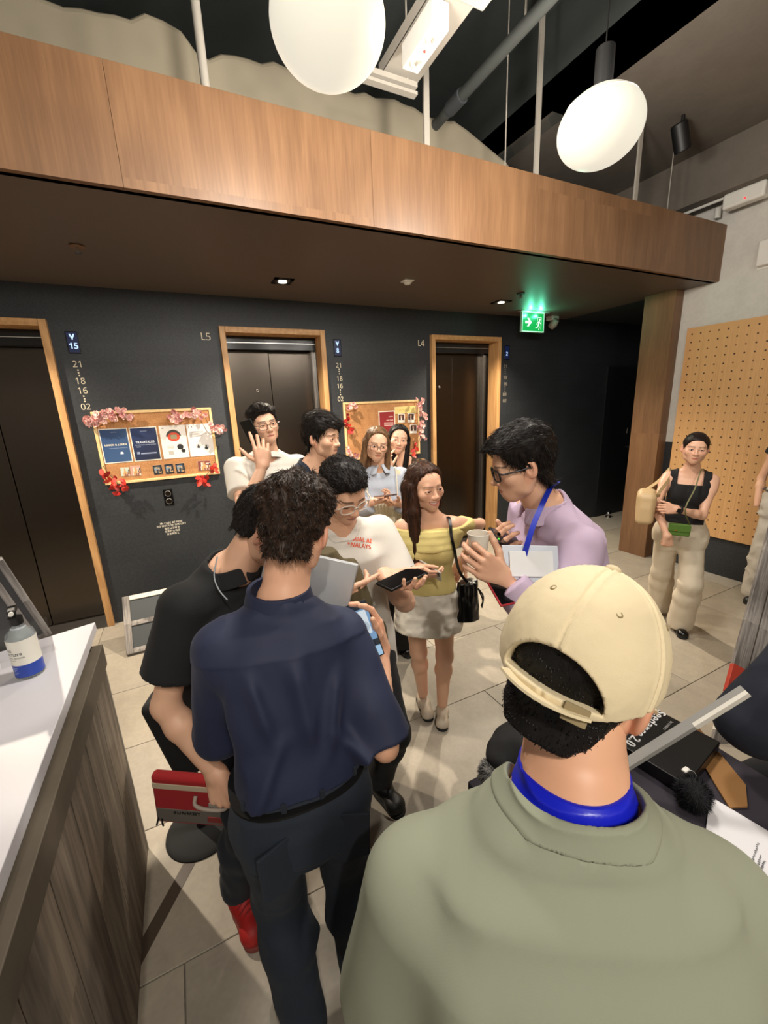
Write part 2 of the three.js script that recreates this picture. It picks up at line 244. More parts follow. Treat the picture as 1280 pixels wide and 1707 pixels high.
// ---------------------------------------------------------------- above the fascia
{
  // pale sprayed beam, its top edge lumpy
  const r = rng(5), sh = new THREE.Shape(), P = [[-2.9, 3.0], [-2.9, 3.66]];
  for (let x = -2.7; x < 2.0; x += 0.07) P.push([x, 3.66 + 0.014 * Math.sin(x * 9) + 0.022 * (r() - 0.5) + (x > 0.1 && x < 0.34 ? 0.035 : 0) - (x > 0.34 && x < 0.46 ? 0.05 : 0)]);
  P.push([2.03, 3.66], [2.14, 3.63], [2.5, 3.5], [2.74, 3.3], [2.74, 3.0]); P.forEach((p, i) => i ? sh.lineTo(...p) : sh.moveTo(...p));
  const g = new THREE.ExtrudeGeometry(sh, { depth: 0.5, bevelEnabled: true, bevelSize: 0.03, bevelThickness: 0.03, bevelSegments: 3 }); g.translate(0, 0, -3.35); const u = g.attributes.uv, p = g.attributes.position; for (let i = 0; i < u.count; i++) u.setXY(i, p.getX(i), p.getY(i));
  single('concrete_beam', g, M.spray, 'pale stained concrete beam with a lumpy top behind the wood fascia', 'beam').userData.kind = 'structure';
  const flats = [[0.36, 0.02], [1.57, 0.018], [2.44, 0.018], [3.49, 0.018]], where = ['above the lift beside the counter', 'above the middle lift', 'beside the sloping beam end', 'nearest the white wall'];
  flats.forEach(([x, w], i) => single('hanger_rod', i ? ext(x - w, x + w, 3.2, x > 2.76 ? 3.8 : 4.4, ZF - 0.075, ZF - 0.06) : cyl(0.02, 0.02, 1.2, 14).translate(x, 3.8, ZF - 0.08), M.metalPaint, `painted steel hanger carrying the wood fascia ${where[i]}`, 'hanger', [0, 0, 0], 0, 'fascia hangers'));
  for (const x of [2.18, 3.93]) single('threaded_rod', cyl(0.004, 0.004, 1.2 - (x > 2.76 ? 0.6 : 0), 8).translate(x, x > 2.76 ? 3.5 : 3.8, ZF - 0.08), M.metalPaint, `thin threaded rod holding the wood fascia ${x > 3 ? 'by the black ceiling spotlight' : 'by the sloping beam end'}`, 'rod', [0, 0, 0], 0, 'thin fascia rods');
  // cable tray, strut, boxes and pipes
  const tray = thing('cable_tray', 'grey painted cable tray running under the dark ceiling', 'cable tray', [1.355, 3.5, -0.8]);
  part('channel', [ext(-0.105, 0.105, 0, 0.006, -1.62, 2.4), ext(-0.105, -0.099, 0, 0.06, -1.62, 2.4), ext(0.099, 0.105, 0, 0.06, -1.62, 2.4)], M.metalPaint, tray);
  for (const z of [-1.2, 0.2, 1.6]) part('hanger', [bar(V3(-0.09, 0, z), V3(-0.09, 0.9, z), 0.005, 6), bar(V3(0.09, 0, z), V3(0.09, 0.9, z), 0.005, 6)], M.metalPaint, tray);
  const st = thing('strut_channel', 'slotted grey strut bar under the end of the cable tray', 'strut', [1.24, 3.47, -2.36]); part('bar', [ext(-0.26, 0.2, -0.012, 0.012, -0.02, 0.02), ext(-0.26, 0.2, -0.045, -0.03, -0.02, 0.02)], M.metalPaint, st); part('rod', [bar(V3(-0.2, 0, 0), V3(-0.2, 0.925, 0), 0.005, 6), bar(V3(0.15, 0, 0), V3(0.15, 0.925, 0), 0.005, 6)], M.metalPaint, st);
  const jb = thing('emergency_light', 'white emergency light box with two round heads under the cable tray', 'emergency light', [1.29, 3.49, -2.03]);
  part('housing', rbox(0.09, 0.10, 0.27, 0.006).translate(0, -0.055, 0), M.whitePlastic, jb);
  for (const z of [-0.07, 0.07]) { const h = part('lamp_head', T(new THREE.TorusGeometry(0.026, 0.005, 8, 24).rotateX(Math.PI / 2), 0, -0.107, z), M.whitePlastic, jb); part('toggle', ext(-0.003, 0.003, -0.114, -0.105, z - 0.012, z + 0.012), M.metalPaint, h); }
  part('indicator', T(new THREE.SphereGeometry(0.006, 10, 8), 0, -0.106, 0), glow(0xff3020, 2.5), jb, 'red indicator light');
  const jb2 = thing('junction_box', 'pale metal junction box at the top of the cable tray', 'junction box', [1.36, 3.49, -1.72]); part('body', rbox(0.13, 0.09, 0.12, 0.01).translate(0, -0.05, 0), M.metalPaint, jb2); part('conduit', bar(V3(-0.06, -0.05, 0), V3(-0.5, -0.05, 0), 0.016), M.metalPaint, jb2);
  const pip = thing('ceiling_pipe', 'dark painted pipe running below the ceiling slab', 'pipe', [1.87, 3.62, -0.9]); part('run', bar(V3(0, 0, -2.4), V3(0, 0, 3.3), 0.032, 14), std(0x3a3d3b, 0.7), pip); part('coupling', bar(V3(0, 0, -1.75), V3(0, 0, -1.62), 0.042, 14), std(0x34373a, 0.7), pip); for (const z of [-1.1, 0.8, 2.2]) part('clip', bar(V3(0, 0.03, z), V3(0, 0.78, z), 0.006, 6), M.metalPaint, pip);
  const e2 = thing('emergency_light', 'white emergency light box with a red light under the wall beam', 'emergency light', [4.52, 3.36, -2.2]); part('housing', rbox(0.1, 0.12, 0.3, 0.02).translate(0, 0, 0), M.whitePlastic, e2); part('indicator', T(new THREE.SphereGeometry(0.007, 10, 8), -0.052, -0.03, 0.02), glow(0xff2a30, 2.5), e2, 'red indicator light'); part('bracket', ext(-0.02, 0.02, 0.05, 0.065, -0.1, 0.1), M.metalPaint, e2);
  const cd = thing('wall_conduit', 'thin white conduit leading to the wall emergency light', 'conduit', [4.5, 3.4, -2.35]); part('pipe', bar(V3(0, 0, -0.35), V3(0, 0, 0), 0.012), M.whitePlastic, cd); part('end_cap', bar(V3(0.12, -0.1, -0.1), V3(0.12, -0.02, -0.1), 0.025), M.whitePlastic, cd);
  const wd = thing('wall_unit', 'white plastic sensor unit mounted on the white wall', 'wall unit', [XR, 2.91, -1.94]); part('housing', rbox(0.08, 0.2, 0.32, 0.015).translate(-0.04, 0, 0), M.whitePlastic, wd); part('back_plate', rbox(0.01, 0.23, 0.35, 0.004).translate(-0.005, 0, 0), M.whitePlastic, wd);
}
// ---------------------------------------------------------------- on the soffit
{
  const c = atY(888, 519, SOFFIT), o = thing('exit_sign', 'green illuminated exit sign with an arrow and a running figure', 'exit sign', [c.x, SOFFIT, c.z]);
  const w = 0.34, h = 0.21;
  part('mount', rbox(0.44, 0.012, 0.06, 0.003).translate(0.02, -0.006, 0), M.metalPaint, o);
  const face = canvasTex(512, 320, (g, W, H) => {
    g.fillStyle = '#10a84a'; g.fillRect(0, 0, W, H); g.strokeStyle = '#bff5d8'; g.lineWidth = 14; g.strokeRect(7, 7, W - 14, H - 14);
    g.fillStyle = '#e9fff2'; g.beginPath(); g.moveTo(70, 145); g.lineTo(150, 145); g.lineTo(112, 95); g.lineTo(152, 95); g.lineTo(222, 165); g.lineTo(152, 235); g.lineTo(112, 235); g.lineTo(150, 185); g.lineTo(70, 185); g.fill();
    g.fillRect(355, 75, 90, 8); g.fillRect(437, 75, 8, 200); g.fillRect(355, 75, 8, 60);
    g.beginPath(); g.arc(408, 112, 17, 0, 7); g.fill(); g.strokeStyle = '#e9fff2'; g.lineCap = 'round'; g.lineJoin = 'round'; g.lineWidth = 24; g.beginPath(); g.moveTo(398, 140); g.lineTo(380, 195); g.stroke();
    g.lineWidth = 14; g.beginPath(); g.moveTo(396, 146); g.lineTo(356, 160); g.lineTo(342, 190); g.moveTo(400, 148); g.lineTo(424, 178); g.moveTo(378, 200); g.lineTo(404, 232); g.lineTo(392, 278); g.moveTo(376, 204); g.lineTo(356, 244); g.lineTo(318, 250); g.stroke();
  });
  part('face', T(new THREE.PlaneGeometry(w, h), 0, -0.013 - h / 2, 0.0152), new THREE.MeshStandardMaterial({ color: 0x000000, emissive: 0xffffff, emissiveMap: face, emissiveIntensity: 1.15, roughness: 0.4 }), o, 'lit green face');
  part('panel', rbox(w + 0.008, h + 0.008, 0.03, 0.004).translate(0, -0.013 - h / 2, 0), std(0x9fdcb8, 0.3), o);
  const l = new THREE.RectAreaLight(new THREE.Color().setRGB(0.12, 1, 0.5), 5, w * 0.95, h * 0.9); l.position.set(0, -0.013 - h / 2, 0.02); l.lookAt(l.position.x + o.position.x, 9, 9); l.name = 'sign_light'; l.rotation.set(0, Math.PI, 0); o.add(l);
  for (const dx of [-0.09, 0.07]) { const u = new THREE.PointLight(new THREE.Color().setRGB(0.16, 1, 0.62), 0.14, 0, 2); u.position.set(dx, -0.045, 0.055); u.castShadow = true; u.shadow.radius = 0.6; u.name = 'sign_spill'; o.add(u); }
  const c2 = atY(921, 527, SOFFIT), cam = thing('ceiling_camera', 'small grey security camera next to the exit sign', 'camera', [c2.x, SOFFIT, c2.z]); part('mount', rbox(0.12, 0.05, 0.1, 0.01).translate(0, -0.025, 0), M.whitePlastic, cam); part('head', lathe([[0.0001, -0.05], [0.04, -0.05], [0.05, 0], [0.035, 0.06], [0.0001, 0.06]], 20).rotateX(0.9).translate(0, -0.09, 0.02), M.metalPaint, cam);
  const c3 = atY(679, 467, SOFFIT), sd = thing('smoke_detector', 'small white smoke detector on the brown soffit', 'smoke detector', [c3.x, SOFFIT, c3.z]); part('base', rbox(0.085, 0.012, 0.085, 0.004).translate(0, -0.006, 0), M.whitePlastic, sd); part('dome', lathe([[0.0001, -0.024], [0.022, -0.022], [0.032, -0.012], [0.034, 0]], 20).translate(0, -0.01, 0), M.whitePlastic, sd);
  for (const [px, py, lab] of [[868, 489, 'small steel sprinkler head in front of the exit sign'], [128, 409, 'small steel sprinkler head in the soffit above the counter lift']]) { const c4 = atY(px, py, SOFFIT), sp = thing('sprinkler', lab, 'sprinkler', [c4.x, SOFFIT, c4.z]); part('rose', cyl(0.035, 0.04, 0.008, 20).translate(0, -0.004, 0), px > 500 ? M.black : M.veneer, sp); part('nozzle', cyl(0.008, 0.012, 0.035, 12).translate(0, -0.022, 0), M.chrome, sp); part('deflector', cyl(0.018, 0.018, 0.003, 14).translate(0, -0.04, 0), M.chrome, sp); }
}
// ---------------------------------------------------------------- lettering and controls on the lift wall
const wallAt = (x, y) => atZ(x, y, ZW);
{
  const cream = std(0xd8cdb4, 0.6), dim = std(0x8d8577, 0.6);
  const stacks = [
    ['beside the counter lift', cream, 0.046, [['21', 128, 607], ['18', 134, 635], ['16', 138, 651], ['02', 143, 678]], [[130, 617], [131, 621.5], [132.5, 626], [139.5, 660.5], [141, 665], [141.5, 669]]],
    ['beside the middle lift', cream, 0.043, [['21', 564, 609], ['18', 566, 631], ['16', 566.5, 643.5], ['02', 567.5, 665]], [[565, 615.5], [565, 619], [565.5, 623], [567, 650], [567, 654], [567.5, 658]]],
    ['beside the lift under the exit sign', dim, 0.04, [['21', 842, 611], ['18', 842, 629], ['16', 842, 640], ['09', 841, 657.5], ['02', 841, 668]], [[842, 616], [842, 619.5], [842, 623], [841.5, 645], [841.5, 648.5], [841.5, 652]]]];
  for (const [where, mat, size, nums, dots] of stacks) {
    const o = thing('floor_numbers', `small pale floor numbers on the black wall ${where}`, 'lettering', [0, 0, ZW]);
    for (const [s, x, y] of nums) { const p = wallAt(x, y), m = part('number', text(s, size), mat, o); m.position.set(p.x, p.y, 0.0003); }
    const gd = dots.map(([x, y]) => { const p = wallAt(x, y); return cyl(0.006, 0.006, 0.0015, 10).rotateX(Math.PI / 2).translate(p.x, p.y, 0.0008); }); part('dots', gd, mat, o);
  }
  for (const [s, x, y, lab] of [['L5', 343, 561, 'pale L5 lettering on the black wall by the middle lift'], ['L4', 702, 572, 'pale L4 lettering on the black wall by the exit sign lift']]) { const p = wallAt(x, y); single('lift_letters', text(s, 0.06), cream, lab, 'lettering', [p.x, p.y, ZW + 0.0003]); }
  const ind = [['15', true, 122, 571, 'beside the counter lift'], ['8', true, 562, 580, 'beside the middle lift'], ['2', false, 844, 588, 'below the exit sign']];
  for (const [s, arrow, x, y, where] of ind) {
    const p = wallAt(x, y), o = thing('floor_indicator', `blue lit floor display reading ${s} ${where}`, 'display', [p.x, p.y, ZW]);
    const w = 0.08, h = 0.16; part('housing', rbox(w, h, 0.01, 0.002).translate(0, 0, 0.005), M.blackGloss, o);
    const t = canvasTex(128, 256, (g) => { g.fillStyle = '#0a1430'; g.fillRect(0, 0, 128, 256); g.fillStyle = '#b9d4ff'; if (arrow) { g.beginPath(); g.moveTo(30, 22); g.lineTo(98, 22); g.lineTo(64, 104); g.fill(); g.fillStyle = '#0a1430'; g.beginPath(); g.moveTo(50, 22); g.lineTo(78, 22); g.lineTo(64, 60); g.fill(); g.fillStyle = '#b9d4ff'; g.fillRect(36, 46, 56, 10); } g.font = 'bold 104px sans-serif'; g.textAlign = 'center'; g.textBaseline = 'middle'; g.fillText(s, 64, arrow ? 172 : 150); });
    part('screen', T(new THREE.PlaneGeometry(w * 0.86, h * 0.92), 0, 0, 0.0103), new THREE.MeshStandardMaterial({ color: 0x000000, emissive: 0xffffff, emissiveMap: t, emissiveIntensity: 1.3, roughness: 0.3 }), o, 'blue-white lit characters');
  }
  const p = wallAt(281, 829), b = thing('call_button', 'round steel lift call buttons below the cork notice board', 'call button', [p.x, p.y, ZW]); part('plate', rbox(0.075, 0.15, 0.004, 0.002).translate(0, 0, 0.002), M.blackGloss, b); for (const y of [0.035, -0.035]) { const k = part('button', cyl(0.022, 0.022, 0.006, 24).rotateX(Math.PI / 2).translate(0, y, 0.006), M.steel, b); part('ring', T(new THREE.TorusGeometry(0.024, 0.002, 6, 28), 0, y, 0.006), M.steelEdge, k); }
  const q = wallAt(287, 880), ft = thing('fire_notice', 'small white fire warning lettering low on the black wall', 'lettering', [q.x, q.y, ZW]), wl = std(0xcfc9bb, 0.6);
  part('line', text('IN CASE OF FIRE', 0.017, 0.001, sansBold), wl, ft).position.set(0, 0.052, 0.0003); part('line', text('DO NOT USE THE LIFT', 0.017, 0.001, sansBold), wl, ft).position.set(0, 0.028, 0.0003);
  // three rows of small square characters built from strokes
  const r = rng(21); [[6, 0], [6, -0.026], [5, -0.052]].forEach(([n, y], row) => { const g = []; for (let i = 0; i < n; i++) { const cx = (i - (n - 1) / 2) * 0.021; for (const dy of [-0.007, 0, 0.007]) if (r() > 0.2) g.push(ext(cx - 0.008, cx + 0.008, y + dy - 0.0014, y + dy + 0.0014, 0.0003, 0.0013)); for (const dx of [-0.006, 0, 0.006]) if (r() > 0.35) g.push(ext(cx + dx - 0.0013, cx + dx + 0.0013, y - 0.008, y + 0.008, 0.0003, 0.0014)); } part('line', g, wl, ft); });
}
// ---------------------------------------------------------------- pegboard on the white wall
{
  const t = canvasTex(2048, 1024, (g, W, H) => {
    const r = rng(3); g.fillStyle = '#c99b66'; g.fillRect(0, 0, W, H);
    for (let i = 0; i < 2600; i++) { const x = r() * W; g.fillStyle = `rgba(${r() > 0.5 ? '120,80,40' : '230,190,140'},${0.05 + 0.06 * r()})`; g.fillRect(x, r() * H, 1 + r() * 2, 120 + r() * 420); }
    // 4.1 m by 2.02 m, holes every 76 mm
    const s = W / 4.1; for (let i = 0; i < 53; i++) for (let j = 0; j < 26; j++) { g.fillStyle = r() > 0.3 ? '#3a2413' : '#7d5631'; g.beginPath(); g.arc((0.05 + i * 0.0762) * s, (0.06 + j * 0.0762) * s, 0.0072 * s, 0, 7); g.fill(); }
  });
  const o = thing('pegboard', 'large pale wood pegboard panel fixed on the white wall', 'pegboard', [XR, 0, 0]);
  part('panel', ext(-0.03, -0.001, 0.39, 2.41, -2.6, 1.5), M.oak, o);
  part('face', T(new THREE.PlaneGeometry(4.1, 2.02).rotateY(-Math.PI / 2), -0.0305, 1.4, -0.55), std(0xffffff, 0.6, { map: t }), o, 'drilled wood face');
}
// ---------------------------------------------------------------- distance fields and their mesher
const smin = (a, b, k) => { const h = Math.max(k - Math.abs(a - b), 0) / k; return Math.min(a, b) - h * h * k * 0.25; };
const smax = (a, b, k) => -smin(-a, -b, k);
function cone(a, b, ra, rb) {
  const ax = a.x, ay = a.y, az = a.z, bx = b.x - ax, by = b.y - ay, bz = b.z - az, q = 1 / Math.max(1e-9, bx * bx + by * by + bz * bz), dr = rb - ra;
  return (x, y, z) => { const px = x - ax, py = y - ay, pz = z - az; let t = (px * bx + py * by + pz * bz) * q; t = t < 0 ? 0 : t > 1 ? 1 : t; const dx = px - bx * t, dy = py - by * t, dz = pz - bz * t; return Math.sqrt(dx * dx + dy * dy + dz * dz) - ra - dr * t; };
}
function ell(c, r, m) {
  const [rx, ry, rz] = r;
  return (x, y, z) => { let px = x - c.x, py = y - c.y, pz = z - c.z; if (m) { const ux = px * m[0].x + py * m[0].y + pz * m[0].z, uy = px * m[1].x + py * m[1].y + pz * m[1].z, uz = px * m[2].x + py * m[2].y + pz * m[2].z; px = ux; py = uy; pz = uz; }
    const a = px / rx, b = py / ry, e = pz / rz, k0 = Math.sqrt(a * a + b * b + e * e), a2 = a / rx, b2 = b / ry, e2 = e / rz, k1 = Math.sqrt(a2 * a2 + b2 * b2 + e2 * e2); return k1 < 1e-6 ? -Math.min(rx, ry, rz) : k0 * (k0 - 1) / k1; };
}
const union = (list, k) => (x, y, z) => { let d = list[0](x, y, z); for (let i = 1; i < list.length; i++) d = smin(d, list[i](x, y, z), k); return d; };
// surface nets over a box, skipping blocks far from the surface
function meshSDF(f, lo, hi, h, colour, uvf) {
  const nx = Math.ceil((hi.x - lo.x) / h) + 1, ny = Math.ceil((hi.y - lo.y) / h) + 1, nz = Math.ceil((hi.z - lo.z) / h) + 1, F = new Float32Array(nx * ny * nz), B = 4, sx = ny * nz;
  for (let I = 0; I < nx; I += B) for (let J = 0; J < ny; J += B) for (let K = 0; K < nz; K += B) {
    const d = f(lo.x + (I + B / 2) * h, lo.y + (J + B / 2) * h, lo.z + (K + B / 2) * h), far = Math.abs(d) > B * h * 1.3 + 0.007;
    for (let i = I; i < Math.min(nx, I + B); i++) for (let j = J; j < Math.min(ny, J + B); j++) { let o = i * sx + j * nz + K; for (let k = K; k < Math.min(nz, K + B); k++, o++) F[o] = far ? d : f(lo.x + i * h, lo.y + j * h, lo.z + k * h); }
  }
  const id = new Int32Array(nx * ny * nz).fill(-1), P = []; const idx = [];
  const C = [[0, 0, 0], [1, 0, 0], [0, 1, 0], [1, 1, 0], [0, 0, 1], [1, 0, 1], [0, 1, 1], [1, 1, 1]], E = [[0, 1], [2, 3], [4, 5], [6, 7], [0, 2], [1, 3], [4, 6], [5, 7], [0, 4], [1, 5], [2, 6], [3, 7]], v = new Float32Array(8);
  for (let i = 0; i < nx - 1; i++) for (let j = 0; j < ny - 1; j++) for (let k = 0; k < nz - 1; k++) {
    const o = i * sx + j * nz + k; let m = 0; for (let c = 0; c < 8; c++) { v[c] = F[o + C[c][0] * sx + C[c][1] * nz + C[c][2]]; if (v[c] < 0) m |= 1 << c; }
    if (m === 0 || m === 255) continue;
    let x = 0, y = 0, z = 0, n = 0; for (const [a, b] of E) if ((v[a] < 0) !== (v[b] < 0)) { const t = v[a] / (v[a] - v[b]); x += C[a][0] + (C[b][0] - C[a][0]) * t; y += C[a][1] + (C[b][1] - C[a][1]) * t; z += C[a][2] + (C[b][2] - C[a][2]) * t; n++; }
    id[o] = P.length / 3; P.push(lo.x + (i + x / n) * h, lo.y + (j + y / n) * h, lo.z + (k + z / n) * h);
  }
  const quad = (a, b, c, d, flip) => { if (a < 0 || b < 0 || c < 0 || d < 0) return; flip ? idx.push(a, c, b, a, d, c) : idx.push(a, b, c, a, c, d); };
  for (let i = 1; i < nx - 1; i++) for (let j = 1; j < ny - 1; j++) for (let k = 1; k < nz - 1; k++) {
    const o = i * sx + j * nz + k, s = F[o] < 0;
    if (s !== (F[o + sx] < 0)) quad(id[o], id[o - nz], id[o - nz - 1], id[o - 1], !s);
    if (s !== (F[o + nz] < 0)) quad(id[o], id[o - 1], id[o - 1 - sx], id[o - sx], !s);
    if (s !== (F[o + 1] < 0)) quad(id[o], id[o - sx], id[o - sx - nz], id[o - nz], !s);
  }
  const N = new Float32Array(P.length), pos = new Float32Array(P), e = h * 0.6, col = colour ? new Float32Array(P.length) : null, uv = new Float32Array(P.length / 3 * 2);
  for (let i = 0; i < pos.length; i += 3) {
    let x = pos[i], y = pos[i + 1], z = pos[i + 2]; let a = f(x + e, y, z) - f(x - e, y, z), b = f(x, y + e, z) - f(x, y - e, z), c = f(x, y, z + e) - f(x, y, z - e); const l = Math.hypot(a, b, c) || 1; a /= l; b /= l; c /= l;
    const d = clamp(f(x, y, z), -h * 0.4, h * 0.4); x -= a * d; y -= b * d; z -= c * d; pos[i] = x; pos[i + 1] = y; pos[i + 2] = z; N[i] = a; N[i + 1] = b; N[i + 2] = c;
    if (col) { const q = colour(x, y, z, a, b, c); col[i] = q[0]; col[i + 1] = q[1]; col[i + 2] = q[2]; }
    const w = i / 3 * 2; if (uvf) { const q = uvf(x, y, z); uv[w] = q[0]; uv[w + 1] = q[1]; } else { uv[w] = x * 0.8 + z * 0.75; uv[w + 1] = y + 0.2 * z; }
  }
  const g = new THREE.BufferGeometry(); g.setAttribute('position', new THREE.BufferAttribute(pos, 3)); g.setAttribute('normal', new THREE.BufferAttribute(N, 3)); g.setAttribute('uv', new THREE.BufferAttribute(uv, 2)); if (col) g.setAttribute('color', new THREE.BufferAttribute(col, 3)); g.setIndex(idx); return g;
}
function bounds(pts, pad) { const lo = V3(1e9, 1e9, 1e9), hi = V3(-1e9, -1e9, -1e9); for (const p of pts) { lo.min(p); hi.max(p); } return [lo.subScalar(pad), hi.addScalar(pad)]; }
const mergeIdx = list => mergeGeometries(list);
const lin = hex => { const c = new THREE.Color(hex); return [c.r, c.g, c.b]; };
const mix3 = (a, b, t) => [lerp(a[0], b[0], t), lerp(a[1], b[1], t), lerp(a[2], b[2], t)];
function table(tab) { return t => { if (t <= tab[0][0]) return tab[0]; for (let i = 1; i < tab.length; i++) if (t <= tab[i][0]) { const a = tab[i - 1], b = tab[i]; let u = (t - a[0]) / (b[0] - a[0]); u = u * u * (3 - 2 * u) * 0.6 + u * 0.4; return a.map((v, k) => lerp(v, b[k], u)); } return tab[tab.length - 1]; }; }

// ---------------------------------------------------------------- head, in its own frame: y up, z to the face, x to the person's left, eyes at y = 0
function headField(o) {
  const L = [], f = o.female ? 1 : 0, w = o.width ?? 1, jaw = (o.jaw ?? 1) * (f ? 0.93 : 1);
  const cran = ell(V3(0, 0.031, -0.012), [0.0735 * w, 0.081, 0.094]);
  L.push([cran, 0.01], [ell(V3(0, -0.04, 0.02), [0.057 * w * jaw, 0.066, 0.064]), 0.03], [ell(V3(0, -0.088, 0.052), [0.024 * jaw, 0.021, 0.023]), 0.028]);
  for (const s of [1, -1]) L.push([cone(V3(s * 0.052 * jaw * w, -0.03, -0.005), V3(s * 0.044 * jaw * w, -0.066, 0.012), 0.017, 0.015), 0.03], [ell(V3(s * 0.042, -0.02, 0.052), [0.022, 0.022, 0.022]), 0.022]);
  L.push([cone(V3(-0.03, 0.02, f ? 0.067 : 0.069), V3(0.03, 0.02, f ? 0.067 : 0.069), f ? 0.0105 : 0.012, f ? 0.0105 : 0.012), 0.02]);
  L.push([cone(V3(0, -0.052, 0.066), V3(0, -0.068, 0.066), 0.016, 0.014), 0.02]);
  const sock = [1, -1].map(s => ell(V3(s * 0.031, -0.001, 0.089), [0.02, 0.0115, 0.012]));
  const nz = f ? -0.004 : 0, nose = [cone(V3(0, 0.006, 0.077), V3(0, -0.028, 0.096 + nz), 0.0075, 0.009), ell(V3(0, -0.0305, 0.0965 + nz), [0.0098, 0.0085, 0.0095]), ell(V3(0.0115, -0.033, 0.086), [0.0075, 0.007, 0.009]), ell(V3(-0.0115, -0.033, 0.086), [0.0075, 0.007, 0.009])];
  const sm = o.smile ?? 0, lw = 0.021 + 0.009 * sm, ly = -0.0585 + 0.001 * sm, cy = ly + 0.009 * sm;
  const lips = [cone(V3(0, ly + 0.002, 0.081), V3(lw, cy, 0.0705), 0.0055, 0.003), cone(V3(0, ly + 0.002, 0.081), V3(-lw, cy, 0.0705), 0.0055, 0.003), cone(V3(0, ly - 0.008 - 0.006 * sm, 0.0785), V3(lw * 0.85, cy - 0.004, 0.070), 0.0062, 0.003), cone(V3(0, ly - 0.008 - 0.006 * sm, 0.0785), V3(-lw * 0.85, cy - 0.004, 0.070), 0.0062, 0.003)];
  const lids = [1, -1].map(s => ell(V3(s * 0.031, 0.0005, 0.0695), [0.0165, 0.0128, 0.0128])), open = (o.eye ?? 1) * 0.0052, lidY = o.lidY ?? 0;
  const ears = []; for (const s of [1, -1]) { const ay = 0.3 * s; const X = V3(Math.cos(ay), 0, Math.sin(ay)), Z = V3(-Math.sin(ay), 0, Math.cos(ay)), Y = V3(0, 1, 0); const c = V3(s * 0.0755 * w, -0.004, -0.012); ears.push([ell(c, [0.0085, 0.031, 0.0185], [X, Y, Z]), ell(V3(c.x + s * 0.008, c.y + 0.003, c.z + 0.006), [0.007, 0.019, 0.0105], [X, Y, Z])]); }
  const neck = o.neck === false ? null : cone(V3(0, -0.05, -0.022), V3(0, -0.15, -0.034), 0.05, 0.052);
  const clean = L;
  return (x, y, z) => {
    let d = clean[0][0](x, y, z); if (d > 0.09) return d - 0.03;
    for (let i = 1; i < clean.length; i++) d = smin(d, clean[i][0](x, y, z), clean[i][1]);
    for (const q of sock) d = smax(d, -q(x, y, z), 0.012);
    for (const q of nose) d = smin(d, q(x, y, z), 0.009);
    if (z > 0.05) { for (const q of lips) d = smin(d, q(x, y, z), 0.004); if (sm > 0.3) { const t = Math.abs(x) / lw, my = lerp(ly - 0.003 * sm, cy - 0.001, t * t); d = smax(d, -Math.max(Math.abs(y - my) - 0.0058 * sm * Math.max(0, 1 - t * t), 0.068 - z, Math.abs(x) - lw), 0.002); } }
    for (const q of lids) d = smin(d, q(x, y, z), 0.004);
    if (z > 0.06) for (const s of [1, -1]) { const ex = (x - s * 0.031) / 0.0145; if (Math.abs(ex) < 1) d = Math.max(d, -Math.max(Math.abs(y - lidY - 0.0008 * s * ex) - open * (1 - ex * ex), 0.070 - z)); }
    if (neck) d = smin(d, neck(x, y, z), 0.02);
    for (const [e, h] of ears) d = smin(d, smax(e(x, y, z), -h(x, y, z), 0.003), 0.006);
    return d;
  };
}
function headColour(o, skin, brow) {
  const base = lin(skin), lip = lin(o.lip ?? 0xb5655a), dark = lin(o.browColour ?? 0x1a1310), blush = mix3(base, lin(0xd06a55), 0.5), sm = o.smile ?? 0, lw = 0.021 + 0.009 * sm, ly = -0.0605, open = (o.eye ?? 1) * 0.0052, lidY = o.lidY ?? 0;
  return (x, y, z) => {
    let c = base, ax = Math.abs(x); const n = 0.5 + 0.5 * noise(x * 90, y * 90, z * 90); c = mix3(c, mix3(base, blush, 0.35), 0.35 * n);
    if (z > 0.03) { const ch = Math.exp(-(((ax - 0.04) / 0.02) ** 2 + ((y + 0.022) / 0.018) ** 2)); c = mix3(c, blush, 0.35 * ch); const ns = Math.exp(-((x / 0.013) ** 2 + ((y + 0.03) / 0.012) ** 2)); c = mix3(c, blush, 0.3 * ns); }
    if (ax > 0.068 && y > -0.05) c = mix3(c, blush, 0.5);
    if (z > 0.06) {
      const t = ax / lw, my = ly + sm * 0.010 * t * t, up = 0.0065 * Math.sqrt(Math.max(0, 1 - t * t)), dn = 0.0085 * Math.sqrt(Math.max(0, 1 - t * t)) + 0.004 * sm;
      if (t < 1 && y < my + up && y > my - dn) c = mix3(c, lip, 0.8);
      if (t < 1.04 && Math.abs(y - my - 0.0006) < 0.0013 && sm < 0.3) c = mix3(c, lin(0x5e2a26), 0.75);
    }
    if (z > 0.035) { const bx = (ax - 0.031) / 0.021, by = y - (0.0205 + 0.0035 * (1 - bx * bx) + (o.browTilt ?? 0) * bx * 0.003); if (Math.abs(bx) < 1 && Math.abs(by) < 0.0034 * (1.15 - 0.5 * Math.max(0, bx))) c = mix3(c, dark, 0.78 * (o.brow ?? 1)); }
    if (z > 0.06) { const ex = (ax - 0.031) / 0.0155; if (Math.abs(ex) < 1) { const h = open * (1 - ex * ex), q = y - lidY - h; if (q > -0.0015 && q < 0.0021) c = mix3(c, dark, 0.85); if (open < 0.0025 && Math.abs(y - lidY) < 0.0016) c = mix3(c, dark, 0.8); } }
    return c;
  };
}
